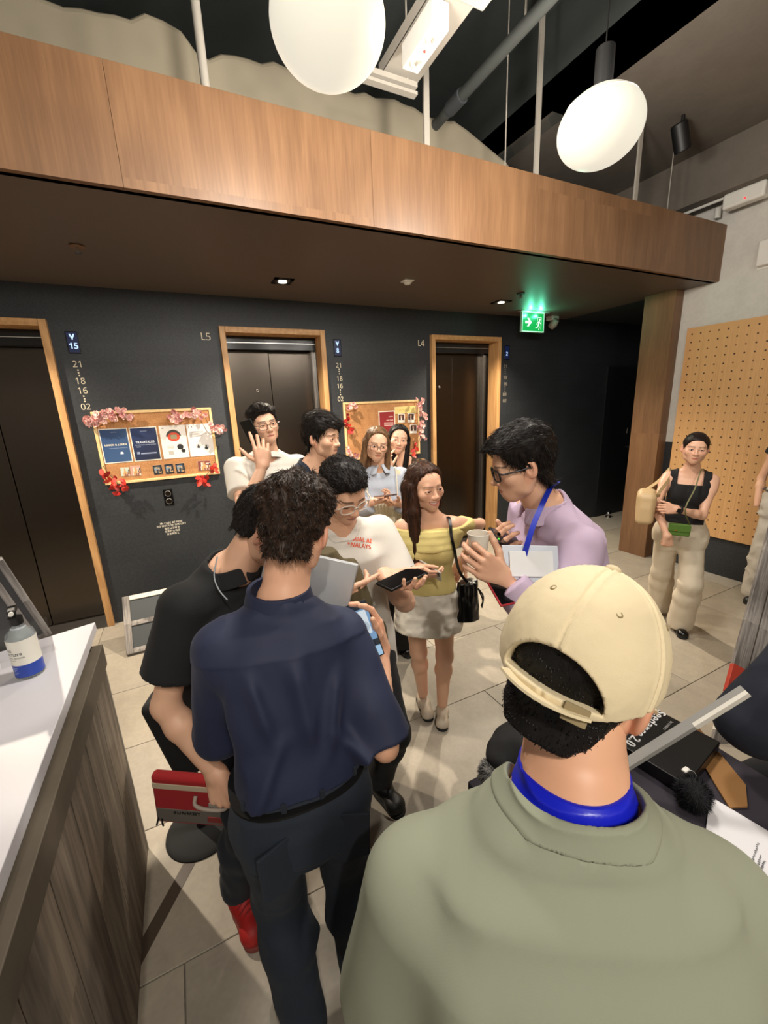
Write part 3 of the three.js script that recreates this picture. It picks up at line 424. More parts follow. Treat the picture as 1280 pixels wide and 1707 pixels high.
function eyeGeo(look = [0, 0]) { const g = new THREE.SphereGeometry(0.0122, 28, 20).rotateX(Math.PI / 2); g.rotateY(look[0]).rotateX(look[1]); const p = g.attributes.position, c = new Float32Array(p.count * 3), d = V3(0, 0, 1).applyEuler(new THREE.Euler(look[1], look[0], 0, 'XYZ')); for (let i = 0; i < p.count; i++) { const a = V3().fromBufferAttribute(p, i).normalize().angleTo(d), q = a < 0.2 ? lin(0x050404) : a < 0.52 ? lin(0x23140d) : lin(0xe9e2da); c.set(q, i * 3); } g.setAttribute('color', new THREE.BufferAttribute(c, 3)); return g; }
// hair: a shell over the skull cut along a hairline, with locks laid over it
function hairField(o) {
  const th = o.th ?? [0.022, 0.012, 0.014], cut = table(o.cut), w = o.width ?? 1, am = o.amp ?? 0.004, fq = o.freq ?? 70, extra = o.extra ?? [], s3 = o.stretch ?? [1, 0.35, 0.35], nape = cone(V3(0, -0.04, -0.03), V3(0, -0.13, -0.04), 0.056 + th[2] * 0.6, 0.054);
  return (x, y, z) => {
    const t = th[0] * sstep(0.02, 0.1, y) + (z < -0.02 ? lerp(th[1], th[2], sstep(-0.02, -0.08, z)) : th[1]) * (1 - sstep(0.02, 0.1, y));
    const rx = 0.0735 * w + t * 0.9, ry = 0.081 + t, rz = 0.094 + t, ea = x / rx, eb = (y - 0.031) / ry, ec = (z + 0.012) / rz, k0 = Math.sqrt(ea * ea + eb * eb + ec * ec); let d = (k0 - 1) * k0 / Math.max(1e-6, Math.sqrt(ea * ea / (rx * rx) + eb * eb / (ry * ry) + ec * ec / (rz * rz)));
    if (y < 0) d = smin(d, nape(x, y, z), 0.02);
    const c = cut(y); d = smax(d, (z - c[1]) * 0.8, 0.008); if (o.bottom !== undefined) d = smax(d, (o.bottom - y) * 0.9, 0.006);
    for (const e of extra) d = smin(d, e(x, y, z), o.k ?? 0.012);
    if (d < 0.03) d -= am * (fbm(x * fq * s3[0], y * fq * s3[1], z * fq * s3[2], 3)) * 2; return d;
  };
}
function locks(g, o, seed) {
  // thin curved blades laid along the flow of the hair
  const r = rng(seed), p = g.attributes.position, nn = g.attributes.normal, P = [], N = [], C = [], base = o.colours.map(lin), up = V3(0, 1, 0);
  for (let q = 0; q < o.n; q++) {
    const i = Math.floor(r() * p.count), a = V3().fromBufferAttribute(p, i), n = V3().fromBufferAttribute(nn, i); if (o.keep && !o.keep(a)) continue; const fl = o.flow(a, n, r); fl.addScaledVector(n, -fl.dot(n)).normalize(); if (!(fl.length() > 0.5)) continue; const sd = V3().crossVectors(fl, n).normalize();
    fl.addScaledVector(sd, (r() - 0.5) * (o.mess ?? 0.6)).normalize();
    const len = o.len * (0.6 + 0.8 * r()), wd = (o.wid ?? 0.0022) * (0.6 + 0.8 * r()), lift = (o.lift ?? 0.006) * r(); const A = a.clone().addScaledVector(n, -0.0015), B = a.clone().addScaledVector(fl, len * 0.5).addScaledVector(n, lift).addScaledVector(sd, (r() - 0.5) * len * 0.2), D = a.clone().addScaledVector(fl, len).addScaledVector(n, lift * (o.tip ?? 0.2) - 0.001).addScaledVector(sd, (r() - 0.5) * len * 0.4);
    const c = base[Math.floor(r() * base.length)], k = (v, s) => v.clone().addScaledVector(sd, s);
    const m = B.clone().addScaledVector(n, wd * 0.8), m0 = A.clone().addScaledVector(n, wd * 0.6), tri = (u, v, w) => { for (const t of [u, v, w]) { P.push(t.x, t.y, t.z); C.push(...c); } const f = V3().subVectors(v, u).cross(V3().subVectors(w, u)).normalize(); if (f.dot(n) < 0) f.negate(); for (let z = 0; z < 3; z++) N.push(f.x, f.y, f.z); };
    tri(k(A, -wd), m0, m); tri(k(A, -wd), m, k(B, -wd)); tri(m0, k(A, wd), k(B, wd)); tri(m0, k(B, wd), m); tri(k(B, -wd), m, D); tri(m, k(B, wd), D);
  }
  const out = new THREE.BufferGeometry(); out.setAttribute('position', new THREE.Float32BufferAttribute(P, 3)); out.setAttribute('normal', new THREE.Float32BufferAttribute(N, 3)); out.setAttribute('color', new THREE.Float32BufferAttribute(C, 3)); out.setAttribute('uv', new THREE.Float32BufferAttribute(new Float32Array(P.length / 3 * 2), 2)); return out;
}
// ---------------------------------------------------------------- people
const facing = a => V3(Math.sin(deg(a)), 0, Math.cos(deg(a))), leftOf = a => V3(Math.cos(deg(a)), 0, -Math.sin(deg(a)));
const add = (a, b, s = 1) => a.clone().addScaledVector(b, s), sub = (a, b) => V3().subVectors(a, b), mid = (a, b, t = 0.5) => a.clone().lerp(b, t);
function bend(a, t, l1, l2, pole) { let d = sub(t, a), L = d.length(); const m = (l1 + l2) * 0.997; if (L > m) { if (L > m * 1.06) console.log('reach', L.toFixed(3), 'of', m.toFixed(3)); L = m; } const u = d.normalize(), x = (l1 * l1 - l2 * l2 + L * L) / (2 * L), h = Math.sqrt(Math.max(0, l1 * l1 - x * x)); const p = pole.clone().addScaledVector(u, -pole.dot(u)).normalize(); return [add(add(a, u, x), p, h), add(a, u, L)]; }
const TORSO = {
  m: [[-0.30, 0.06, 0.05, 0], [-0.2, 0.15, 0.105, -0.008], [-0.05, 0.168, 0.118, -0.012], [0.15, 0.16, 0.11, 0], [0.38, 0.148, 0.102, 0.006], [0.6, 0.163, 0.112, 0.008], [0.8, 0.172, 0.112, 0], [0.92, 0.142, 0.076, -0.01], [1.0, 0.085, 0.05, -0.006], [1.08, 0.045, 0.038, 0]],
  f: [[-0.30, 0.06, 0.05, 0], [-0.2, 0.155, 0.105, -0.01], [-0.05, 0.168, 0.115, -0.014], [0.15, 0.145, 0.1, 0], [0.38, 0.12, 0.084, 0.004], [0.6, 0.138, 0.098, 0.008], [0.8, 0.148, 0.098, 0], [0.92, 0.122, 0.068, -0.008], [1.0, 0.07, 0.046, -0.006], [1.08, 0.04, 0.034, 0]] };
function rig(o) {
  const s = o.H / 1.75, f = o.sex === 'f', R = { o, s, f, build: o.build ?? 1, pelvis: o.pelvis, neck: o.neck, headC: o.headC };
  R.A = sub(R.neck, R.pelvis).normalize(); R.len = sub(R.neck, R.pelvis).length();
  R.Lp = leftOf(o.pelvisYaw ?? o.yaw); R.Lc = leftOf(o.chestYaw ?? o.yaw); R.Lc.addScaledVector(R.A, -R.Lc.dot(R.A)).normalize(); if (o.chestRoll) R.Lc.applyAxisAngle(V3().crossVectors(R.Lc, R.A), deg(o.chestRoll));
  R.Fc = V3().crossVectors(R.Lc, R.A).normalize(); R.Fp = facing(o.pelvisYaw ?? o.yaw);
  const sw = (o.shoulder ?? (f ? 0.148 : 0.172)) * s;
  R.sh = { L: add(add(R.neck, R.A, -(o.drop ?? 0.06) * s), R.Lc, sw), R: add(add(R.neck, R.A, -(o.drop ?? 0.06) * s), R.Lc, -sw) };
  for (const k of ['L', 'R']) if (o['sh' + k]) R.sh[k].add(o['sh' + k]);
  R.hip = { L: add(R.pelvis, R.Lp, 0.085 * s), R: add(R.pelvis, R.Lp, -0.085 * s) };
  R.elbow = {}; R.wrist = {}; R.knee = {}; R.ankle = {}; R.hand = {};
  for (const [k, sg] of [['L', 1], ['R', -1]]) {
    const a = o['arm' + k] ?? {}; const tgt = a.wrist ?? add(add(add(R.sh[k], V3(0, -1, 0), 0.5 * s), R.Lc, sg * 0.06 * s), R.Fc, 0.05 * s), pole = a.pole ?? add(R.Fc.clone().negate(), R.Lc, sg * 0.4);
    if (a.elbow) { R.elbow[k] = add(R.sh[k], sub(a.elbow, R.sh[k]).normalize(), 0.168 * o.H); R.wrist[k] = add(R.elbow[k], sub(tgt, R.elbow[k]).normalize(), 0.145 * o.H); } else [R.elbow[k], R.wrist[k]] = bend(R.sh[k], tgt, 0.168 * o.H, 0.145 * o.H, pole);
    const l = o['leg' + k] ?? {}; const ank = l.ankle ?? add(add(V3(R.hip[k].x, 0.08 * s, R.hip[k].z), R.Lp, sg * 0.02), R.Fp, -0.02); [R.knee[k], R.ankle[k]] = bend(R.hip[k], ank, 0.245 * o.H, 0.246 * o.H, l.pole ?? add(R.Fp.clone(), R.Lp, sg * 0.15));
  }
  // local coordinates of the torso
  const P = R.pelvis, A = R.A, len = R.len, Lp = R.Lp, Lc = R.Lc, bow = (o.bow ?? 0.012) * s;
  R.tor = (tab, inf = 0, n = 2.5) => { const q = table(tab); return (x, y, z) => { const px = x - P.x, py = y - P.y, pz = z - P.z, al = px * A.x + py * A.y + pz * A.z, t = al / len, c = clamp(t); let lx = Lp.x + (Lc.x - Lp.x) * c, ly = Lp.y + (Lc.y - Lp.y) * c, lz = Lp.z + (Lc.z - Lp.z) * c; const dt = lx * A.x + ly * A.y + lz * A.z; lx -= dt * A.x; ly -= dt * A.y; lz -= dt * A.z; const l = 1 / Math.hypot(lx, ly, lz); lx *= l; ly *= l; lz *= l; const fx = ly * A.z - lz * A.y, fy = lz * A.x - lx * A.z, fz = lx * A.y - ly * A.x; const v = q(t), off = v[3] * s - bow * Math.sin(Math.PI * c), a = v[1] * s * R.build + inf, b = v[2] * s * R.build + inf, u = (px * lx + py * ly + pz * lz) / a, w = (px * fx + py * fy + pz * fz - off) / b; const e = Math.pow(Math.pow(Math.abs(u), n) + Math.pow(Math.abs(w), n), 1 / n); return Math.max((e - 1) * Math.min(a, b) * 0.92, (tab[0][0] - t) * len - inf, (t - tab[tab.length - 1][0]) * len); }; };
  R.torsoTab = TORSO[f ? 'f' : 'm'];
  R.bust = inf => f && o.bust !== 0 ? ['L', 'R'].map((k, i) => ell(add(add(add(R.pelvis, R.A, R.len * 0.64), R.Lc, (i ? -1 : 1) * 0.062 * s), R.Fc, 0.068 * s), [0.058 * s + inf, 0.058 * s + inf, 0.046 * s + inf])) : [];
  const b = R.build;
  R.arm = (k, inf = 0, t1 = 2, flare = 0) => { const S = R.sh[k], E = R.elbow[k], W = R.wrist[k], m = f ? 0.8 : 1, L = []; const end = mid(S, E, Math.min(1, t1)); L.push(cone(S, end, 0.047 * s * m * b + inf, lerp(0.047, 0.037, Math.min(1, t1)) * s * m * b + inf + flare)); if (t1 > 1) { const e2 = mid(E, W, Math.min(1, t1 - 1)), mm = mid(E, W, 0.28); L.push(cone(E, mm, 0.036 * s * m * b + inf, 0.039 * s * m * b + inf), cone(mm, e2, 0.039 * s * m * b + inf, lerp(0.039, 0.0255, (Math.min(1, t1 - 1) - 0.28) / 0.72) * s * m + inf + flare)); } return L; };
  R.leg = (k, inf = 0, flare = 0) => { const Hh = R.hip[k], K = R.knee[k], An = R.ankle[k], m = f ? 0.95 : 1, c = add(mid(K, An, 0.3), R.Fp, -0.012 * s); return [cone(add(Hh, V3(0, -0.03 * s, 0)), K, 0.083 * s * b * m + inf, 0.053 * s * m + inf + flare * 0.4), cone(K, c, 0.05 * s * m + inf + flare * 0.4, 0.052 * s * m + inf + flare * 0.6), cone(c, An, 0.052 * s * m + inf + flare * 0.6, 0.034 * s + inf + flare)]; };
  R.neckField = inf => cone(add(R.neck, R.A, -0.03 * s), mid(R.neck, R.headC, 0.62), (f ? 0.05 : 0.058) * s + inf, (f ? 0.047 : 0.055) * s + inf);
  R.trap = (inf, h = 0.12) => ['L', 'R'].map(k => cone(add(mid(R.neck, R.headC, h), R.Fc, -0.02 * s), mid(R.neck, R.sh[k], 0.75), (f ? 0.026 : 0.032) * s + inf, (f ? 0.03 : 0.036) * s + inf));
  const hq = o.head ?? {}; R.headM = new THREE.Matrix4().compose(R.headC, new THREE.Quaternion().setFromEuler(new THREE.Euler(deg(hq.pitch ?? 0), deg(hq.yaw ?? o.yaw), deg(hq.roll ?? 0), 'YXZ')), V3(1, 1, 1).multiplyScalar(hq.scale ?? (0.128 * o.H / 0.225)));
  return R;
}
// a hand: wrist point, way the fingers point, way the palm faces
function handField(w, d, n, side, c = {}, s = 1) {
  d = d.clone().normalize(); n = n.clone().addScaledVector(d, -n.dot(d)).normalize(); const t = V3().crossVectors(d, n).multiplyScalar(side === 'R' ? 1 : -1), pt = (a, b, e) => add(add(add(w, d, a * s), t, b * s), n, e * s);
  const curl = c.curl ?? [0.3, 0.3, 0.35, 0.4], palm = [], fing = [], pts = [w]; const kx = [0.031, 0.0105, -0.0105, -0.03], ka = [0.088, 0.092, 0.086, 0.076], len = [[0.042, 0.025, 0.02], [0.046, 0.029, 0.021], [0.042, 0.027, 0.02], [0.033, 0.02, 0.018]], spread = c.spread ?? 0.1;
  kx.forEach((x, i) => palm.push(cone(pt(0.005, x * 0.55, 0), pt(ka[i] - 0.006, x, 0), 0.0165 * s, 0.0115 * s)));
  palm.push(cone(pt(0.025, 0.02, 0.008), pt(0.05, 0.022, 0.01), 0.015 * s, 0.012 * s), cone(pt(0.025, -0.022, 0.006), pt(0.06, -0.024, 0.006), 0.013 * s, 0.01 * s));
  const tips = [];
  kx.forEach((x, i) => { let p = pt(ka[i], x, 0), th = 0; const cu = curl[i], sp = spread * (1.5 - i) * 0.35; const lat = t.clone(); const L = []; const bendA = [cu * 1.25, cu * 1.45, cu * 0.85]; const rr = [0.0092, 0.0086, 0.0078, 0.0066].map(v => v * (i === 3 ? 0.88 : 1) * s * (c.thin ?? 1)); for (let k = 0; k < 3; k++) { th += bendA[k]; const dir = d.clone().multiplyScalar(Math.cos(th)).addScaledVector(n, Math.sin(th)).addScaledVector(lat, sp * (1 - cu)).normalize(), q = add(p, dir, len[i][k] * s); L.push(cone(p, q, rr[k], rr[k + 1])); p = q; } pts.push(p); tips.push(p); fing.push(union(L, 0.004)); });
  const th = c.thumb ?? [0.6, 0.5, 0.3]; // out along t, forward along d, across toward n
  { let p = pt(0.022, 0.022, 0.006); const d1 = add(add(t.clone().multiplyScalar(th[0]), d, th[1]), n, th[2]).normalize(), q = add(p, d1, 0.044 * s), tb = c.thumbBend ?? 0.4, d2 = add(d1.clone(), d.clone().multiplyScalar(0.7).addScaledVector(t, -0.4).addScaledVector(n, 0.2), tb).normalize(), q2 = add(q, d2, 0.034 * s), q3 = add(q2, d2, 0.026 * s); fing.push(union([cone(p, q, 0.0145 * s, 0.0108 * s), cone(q, q2, 0.0106 * s, 0.0092 * s), cone(q2, q3, 0.0092 * s, 0.0074 * s)], 0.006)); pts.push(q, q3); tips.push(q3); }
  const pf = union(palm, 0.014), wr = c.fore ? cone(add(w, c.fore, -0.06), w, 0.027 * s, 0.0245 * s) : null;
  const f = (x, y, z) => { let e = pf(x, y, z); if (e > 0.16) return e - 0.1; if (wr) e = smin(e, wr(x, y, z), 0.02); for (const q of fing) e = smin(e, q(x, y, z), 0.0045); return e; };
  return { f, pts, tips, palm: pt(0.06, 0, 0.012), pt, d, n, t };
}
const SKIN = 0xdfb090;
const skinMat = phys(0xffffff, 0.48, { vertexColors: true, sheen: 0.15, sheenColor: new THREE.Color(0xffc0a0) });
const hairMat = phys(0xffffff, 0.5, { vertexColors: true, specularIntensity: 0.45 }), eyeMat = phys(0xffffff, 0.12, { vertexColors: true });
const toothMat = std(0xf0ebe0, 0.3);
function person(o) {
  const R = rig(o), s = R.s, base = o.base ?? V3((R.ankle.L.x + R.ankle.R.x) / 2, 0, (R.ankle.L.z + R.ankle.R.z) / 2);
  const g = thing('person', o.label, 'person', [base.x, base.y, base.z], 0, o.group); R.g = g; R.base = base;
  const toLocal = geo => geo.translate(-base.x, -base.y, -base.z);
  R.put = (name, geo, mat, label, parent) => part(name, toLocal(geo), mat, parent ?? g, label);
  const skin = o.skin ?? SKIN, sc = lin(skin), kn = mix3(sc, lin(0xcf7a60), 0.35);
  // body
  const shrink = -0.004, L = [R.tor(R.torsoTab, shrink), R.neckField(0), ...R.trap(shrink), ...R.bust(shrink)], all = [R.pelvis, R.neck, R.headC];
  const limbs = []; for (const k of ['L', 'R']) { limbs.push(union(R.arm(k, 0), 0.02)); limbs.push(union(R.leg(k, 0), 0.03)); all.push(R.sh[k], R.elbow[k], R.wrist[k], R.knee[k], R.ankle[k]); }
  for (const k of ['L', 'R']) L.push(cone(add(R.sh[k], R.Lc, k === 'L' ? -0.02 : 0.02), mid(R.sh[k], R.elbow[k], 0.25), 0.05 * s, 0.046 * s * (R.f ? 0.85 : 1)));
  const tf = union(L, 0.035), bodyF = (x, y, z) => { let d = tf(x, y, z); for (const l of limbs) d = smin(d, l(x, y, z), 0.03); return d; };
  R.bodyF = bodyF; const [lo, hi] = bounds(all, 0.14); lo.y = Math.max(lo.y, o.cutBelow ?? -1);
  const geos = [meshSDF(bodyF, lo, hi, o.cell ?? 0.012, (x, y, z) => mix3(sc, kn, 0.15 + 0.2 * noise(x * 30, y * 30, z * 30)))];
  // hands
  for (const k of ['L', 'R']) { const a = o['arm' + k]; if (!a || !a.hand) continue; const fore = sub(R.wrist[k], R.elbow[k]).normalize(); const hd = a.hand, H = handField(R.wrist[k], hd.dir ?? fore, hd.palm, k, { ...hd, fore }, (hd.scale ?? (R.f ? 0.92 : 1.02)) * s); R.hand[k] = H; const [a0, a1] = bounds([...H.pts, add(R.wrist[k], fore, -0.05)], 0.035); geos.push(meshSDF(H.f, a0, a1, hd.cell ?? 0.0034, (x, y, z) => mix3(sc, kn, 0.35 + 0.25 * noise(x * 60, y * 60, z * 60)))); }
  // head
  const hd = o.face ?? {}, hf = headField({ ...hd, female: R.f, neck: false }), hc = hd.cell ?? 0.003;
  const hg = meshSDF(hf, V3(-0.095, -0.135, -0.125), V3(0.095, 0.125, 0.12), hc, headColour(hd, skin)).applyMatrix4(R.headM); geos.push(hg);
  R.put('body', mergeIdx(geos), skinMat, o.skinLabel);
  if (!o.backView) { for (const sgn of [1, -1]) R.put('eye', eyeGeo(hd.look).translate(sgn * 0.031, 0, 0.0693).applyMatrix4(R.headM), eyeMat); if ((hd.smile ?? 0) > 0.5) { const t = new THREE.BoxGeometry(0.05, 0.013, 0.004, 14, 1, 1), tp = t.attributes.position; for (let i = 0; i < tp.count; i++) { const x = tp.getX(i); tp.setZ(i, tp.getZ(i) + 0.0755 - x * x * 11); tp.setY(i, tp.getY(i) - 0.0605 + x * x * 12); } t.computeVertexNormals(); R.put('teeth', t.applyMatrix4(R.headM), toothMat, 'white teeth'); } }
  // hair
  if (o.hair) { const h = o.hair, f = hairField(h), col = h.colours.map(lin); const lo2 = V3(-0.14, h.low ?? -0.14, -0.16), hi2 = V3(0.14, 0.165, 0.15); if (h.wide) { lo2.x -= h.wide; hi2.x += h.wide; lo2.z -= h.wide; hi2.z += h.wide; } const gg = meshSDF(f, lo2, hi2, h.cell ?? 0.005, (x, y, z) => mix3(col[0], col[col.length - 1], clamp(0.5 + 0.9 * fbm(x * 60, y * 12, z * 60, 2)))); const list = [gg]; if (h.locks) { const lk = locks(gg, { colours: h.colours, ...h.locks }, o.seed ?? 3); list[0] = gg.toNonIndexed(); list.push(lk); } R.put('hair', mergeIdx(list).applyMatrix4(R.headM), hairMat, h.label); }
  return R;
}
// garments: a field, its box and a fold pattern
function garment(R, name, f, pts, pad, cell, mat, label, cf) { const [lo, hi] = bounds(pts, pad); return R.put(name, meshSDF(f, lo, hi, cell, cf), mat, label); }
const ridge = (x, y, z) => { const n = noise(x, y, z); return (1 - Math.abs(n) * 1.6); };
function shirt(R, o) {
  const s = R.s, inf = o.inf ?? 0.012, tab = (o.tab ?? R.torsoTab.filter(r => r[0] >= -0.05)).map(r => [...r]), hem = o.hem ?? -0.1; if (tab[0][0] > hem) tab.unshift([hem, tab[0][1] + (o.drop ?? 0.004), tab[0][2] + (o.drop ?? 0.004), tab[0][3]]);
  const tor = R.tor(tab, inf, o.n ?? 2.6), parts = [tor, ...R.trap(inf * 0.8, o.trap ?? 0.1), ...R.bust(inf)]; const sl = o.sleeve ?? 0.6, loose = o.loose ?? 0.014;
  const slv = ['L', 'R'].map(k => { const q = o['sleeve' + k] ?? sl; const c = union([...R.arm(k, inf + 0.002, q, loose), cone(R.sh[k], mid(R.sh[k], R.elbow[k], Math.min(1, q)), 0.05 * s * (R.f ? 0.9 : 1) + inf, 0.04 * s * (R.f ? 0.85 : 1) + inf + loose)], 0.02); const a = q > 1 ? R.elbow[k] : R.sh[k], b = q > 1 ? R.wrist[k] : R.elbow[k], p = mid(a, b, q > 1 ? q - 1 : q), d = sub(b, a).normalize(); return (x, y, z) => smax(c(x, y, z), (x - p.x) * d.x + (y - p.y) * d.y + (z - p.z) * d.z, 0.004); });
  const nc = o.neckC ?? add(R.neck, R.Fc, 0.004), hx = sub(add(mid(R.neck, R.headC, 0.6), R.A, 0.1), nc).normalize(), hr = o.neckR ?? 0.068 * s, rad = (x, y, z) => { const px = x - nc.x, py = y - nc.y, pz = z - nc.z, h = px * hx.x + py * hx.y + pz * hx.z; return Math.hypot(px - hx.x * h, py - hx.y * h, pz - hx.z * h) - hr - 0.1 * Math.max(0, h); }, hgt = (x, y, z) => (x - nc.x) * hx.x + (y - nc.y) * hx.y + (z - nc.z) * hx.z, hole = (x, y, z) => smax(rad(x, y, z), -(hgt(x, y, z) + (o.scoop ?? 0.03)), 0.01), cuts = o.cuts ?? [];
  const base = union(parts, 0.03), wa = o.wrinkle ?? 0.004, fq = o.freq ?? 9, A = R.A, P = R.pelvis, len = R.len, sd = o.seed ?? 0;
  const f = (x, y, z) => { let d = base(x, y, z); for (const q of slv) d = smin(d, q(x, y, z), 0.025); if (d < 0.05) { d -= wa * (0.9 * ridge(x * fq + sd, y * fq * 0.45 + 0.6 * fbm(x * 4, y * 4, z * 4 + sd, 2), z * fq) - 0.45 + 0.5 * noise(x * fq * 2.3, y * fq * 1.6 + sd, z * fq * 2.3)); if (o.fold) d -= o.fold(x, y, z); } d = smax(d, -hole(x, y, z), 0.006); for (const q of cuts) d = smax(d, -q(x, y, z), 0.004); const t = ((x - P.x) * A.x + (y - P.y) * A.y + (z - P.z) * A.z) / len; return Math.max(d, (hem - t) * len); };
  const pts = [add(R.pelvis, A, hem * len - 0.02), R.neck, mid(R.neck, R.headC, 0.3)]; for (const k of ['L', 'R']) { pts.push(R.sh[k], R.hip[k]); const q = o['sleeve' + k] ?? sl; pts.push(q > 1 ? R.elbow[k] : mid(R.sh[k], R.elbow[k], q)); if (q > 1) pts.push(mid(R.elbow[k], R.wrist[k], q - 1)); }
  const m = garment(R, o.name ?? 'shirt', f, pts, 0.13, o.cell ?? 0.01, o.mat, o.label, o.cf);
  R.shirtF = f;
  if (o.band) { const bw = o.band, q = (x, y, z) => Math.max(smax(f(x, y, z) - 0.0026, rad(x, y, z) - bw, 0.002), -(hgt(x, y, z) + (o.bandLow ?? 0.01))), c = add(nc, A, 0.02); garment(R, 'neckband', q, [add(c, R.Lc, 0.12), add(c, R.Lc, -0.12), add(c, R.Fc, 0.13), add(c, R.Fc, -0.13), add(c, A, -0.06), add(c, A, 0.06)], 0.01, o.bandCell ?? 0.004, o.mat); }
  return m;
}
// where a pixel's ray meets the shirt, and lettering laid on it there
function onShirt(R, x, y) { const d = ray(x, y).normalize(), p = camera.position.clone().addScaledVector(d, 0.6); for (let i = 0; i < 400; i++) { const e = R.shirtF(p.x, p.y, p.z); if (e < 0.0005) break; p.addScaledVector(d, Math.max(0.0008, Math.min(0.05, e * 0.7))); } return p; }
function shirtPrint(R, s, size, px, m, label) { const a = onShirt(R, px[0], px[1]), b = onShirt(R, px[2], px[3]), X = sub(b, a).normalize(), c = onShirt(R, (px[0] + px[2]) / 2, (px[1] + px[3]) / 2), e = 0.006, f = R.shirtF, n = V3(f(c.x + e, c.y, c.z) - f(c.x - e, c.y, c.z), f(c.x, c.y + e, c.z) - f(c.x, c.y - e, c.z), f(c.x, c.y, c.z + e) - f(c.x, c.y, c.z - e)).normalize(), Y = V3().crossVectors(n, X).normalize(); const g = text(s, size, 0.003, sansBold), p = g.attributes.position; g.applyMatrix4(basis(X, Y, V3().crossVectors(X, Y)).setPosition(c)); for (let i = 0; i < p.count; i++) { const x = p.getX(i), y = p.getY(i), z = p.getZ(i), q = f(x, y, z); p.setXYZ(i, x - n.x * (q - 0.0012), y - n.y * (q - 0.0012), z - n.z * (q - 0.0012)); } R.put('print', g, m, label); }
// ring of cloth round the neck: rib collars, shirt collars, lanyards
function collar(R, o) {
  const s = R.s, C = o.at ?? add(R.neck, R.A, o.up ?? 0.0), up = R.A.clone().addScaledVector(R.Fc, -(o.tilt ?? 0.35)).normalize(), X = R.Lc.clone().addScaledVector(up, -R.Lc.dot(up)).normalize(), Z = V3().crossVectors(X, up), rx = o.rx ?? 0.07 * s, rz = o.rz ?? 0.068 * s, off = o.off ?? 0.006, h = o.h ?? 0.02, th = o.th ?? 0.004, sl = o.slope ?? 0.2, gap = o.gap ?? 0, pts = []; for (const a of [-1, 1]) pts.push(add(C, X, a * (rx + h)), add(C, Z, a * (rz + h)), add(C, up, a * h));
  const point = o.point ?? 0;
  const f = (x, y, z) => { const px = x - C.x, py = y - C.y, pz = z - C.z, u = px * X.x + py * X.y + pz * X.z, v = px * up.x + py * up.y + pz * up.z, w = px * Z.x + py * Z.y + pz * Z.z - off, e = Math.hypot(u / (rx - v * sl), w / (rz - v * sl)), m = (rx + rz) / 2; let d = Math.max(Math.abs(e - 1) * m * 0.9 - th, v - h / 2, -v - h / 2 - point * sstep(0.2, 0.9, w / m)); if (gap && w > 0) d = Math.max(d, gap * (1 + (h / 2 - v) * (o.vee ?? 0) / h) - Math.abs(u)); return d; };
  return garment(R, o.name ?? 'collar', (x, y, z) => f(x, y, z) - 0.001, pts, 0.03, o.cell ?? 0.004, o.mat, o.label);
}
function trousers(R, o) {
  const s = R.s, inf = o.inf ?? 0.012, flare = o.flare ?? 0.02, top = o.top ?? 0.1, tab = R.torsoTab.filter(r => r[0] <= 0.4), tor = R.tor(tab, inf), legs = ['L', 'R'].map(k => union(R.leg(k, inf, flare), 0.03)), len = R.len, A = R.A, P = R.pelvis, hy = o.hemY ?? 0.06, fq = o.freq ?? 10, wa = o.wrinkle ?? 0.004;
  const f = (x, y, z) => { let d = tor(x, y, z); const a = legs[0](x, y, z), b = legs[1](x, y, z); d = smin(d, a, 0.05); d = smin(d, b, 0.05); if (d < 0.04) d -= wa * (ridge(x * fq * 0.7, y * fq, z * fq * 0.7) - 0.4 + 0.6 * noise(x * 25, y * 18, z * 25)); const t = ((x - P.x) * A.x + (y - P.y) * A.y + (z - P.z) * A.z) / len; return Math.max(d, (t - top) * len, hy - y); };
  return garment(R, o.name ?? 'trousers', f, [add(P, A, top * len), R.hip.L, R.hip.R, R.knee.L, R.knee.R, V3(R.ankle.L.x, hy, R.ankle.L.z), V3(R.ankle.R.x, hy, R.ankle.R.z)], 0.15, o.cell ?? 0.011, o.mat, o.label, o.cf);
}
function skirt(R, tab, o) { const f0 = R.tor(tab, o.inf ?? 0.012, o.n ?? 2.3), wa = o.wrinkle ?? 0.003; const len = R.len; const f = (x, y, z) => { let d = f0(x, y, z); if (d < 0.04) { d -= wa * (noise(x * 14, y * 30, z * 14) + 0.5 * noise(x * 40, y * 50, z * 40)); if (o.pleat) { const a = Math.atan2(x - R.pelvis.x, z - R.pelvis.z); d -= o.pleat * Math.sin(a * (o.pleats ?? 40)); } } return d; }; const p0 = add(R.pelvis, R.A, tab[0][0] * len), p1 = add(R.pelvis, R.A, tab[tab.length - 1][0] * len); return garment(R, o.name ?? 'skirt', f, [p0, p1, R.hip.L, R.hip.R], o.pad ?? 0.22, o.cell ?? 0.009, o.mat, o.label); }
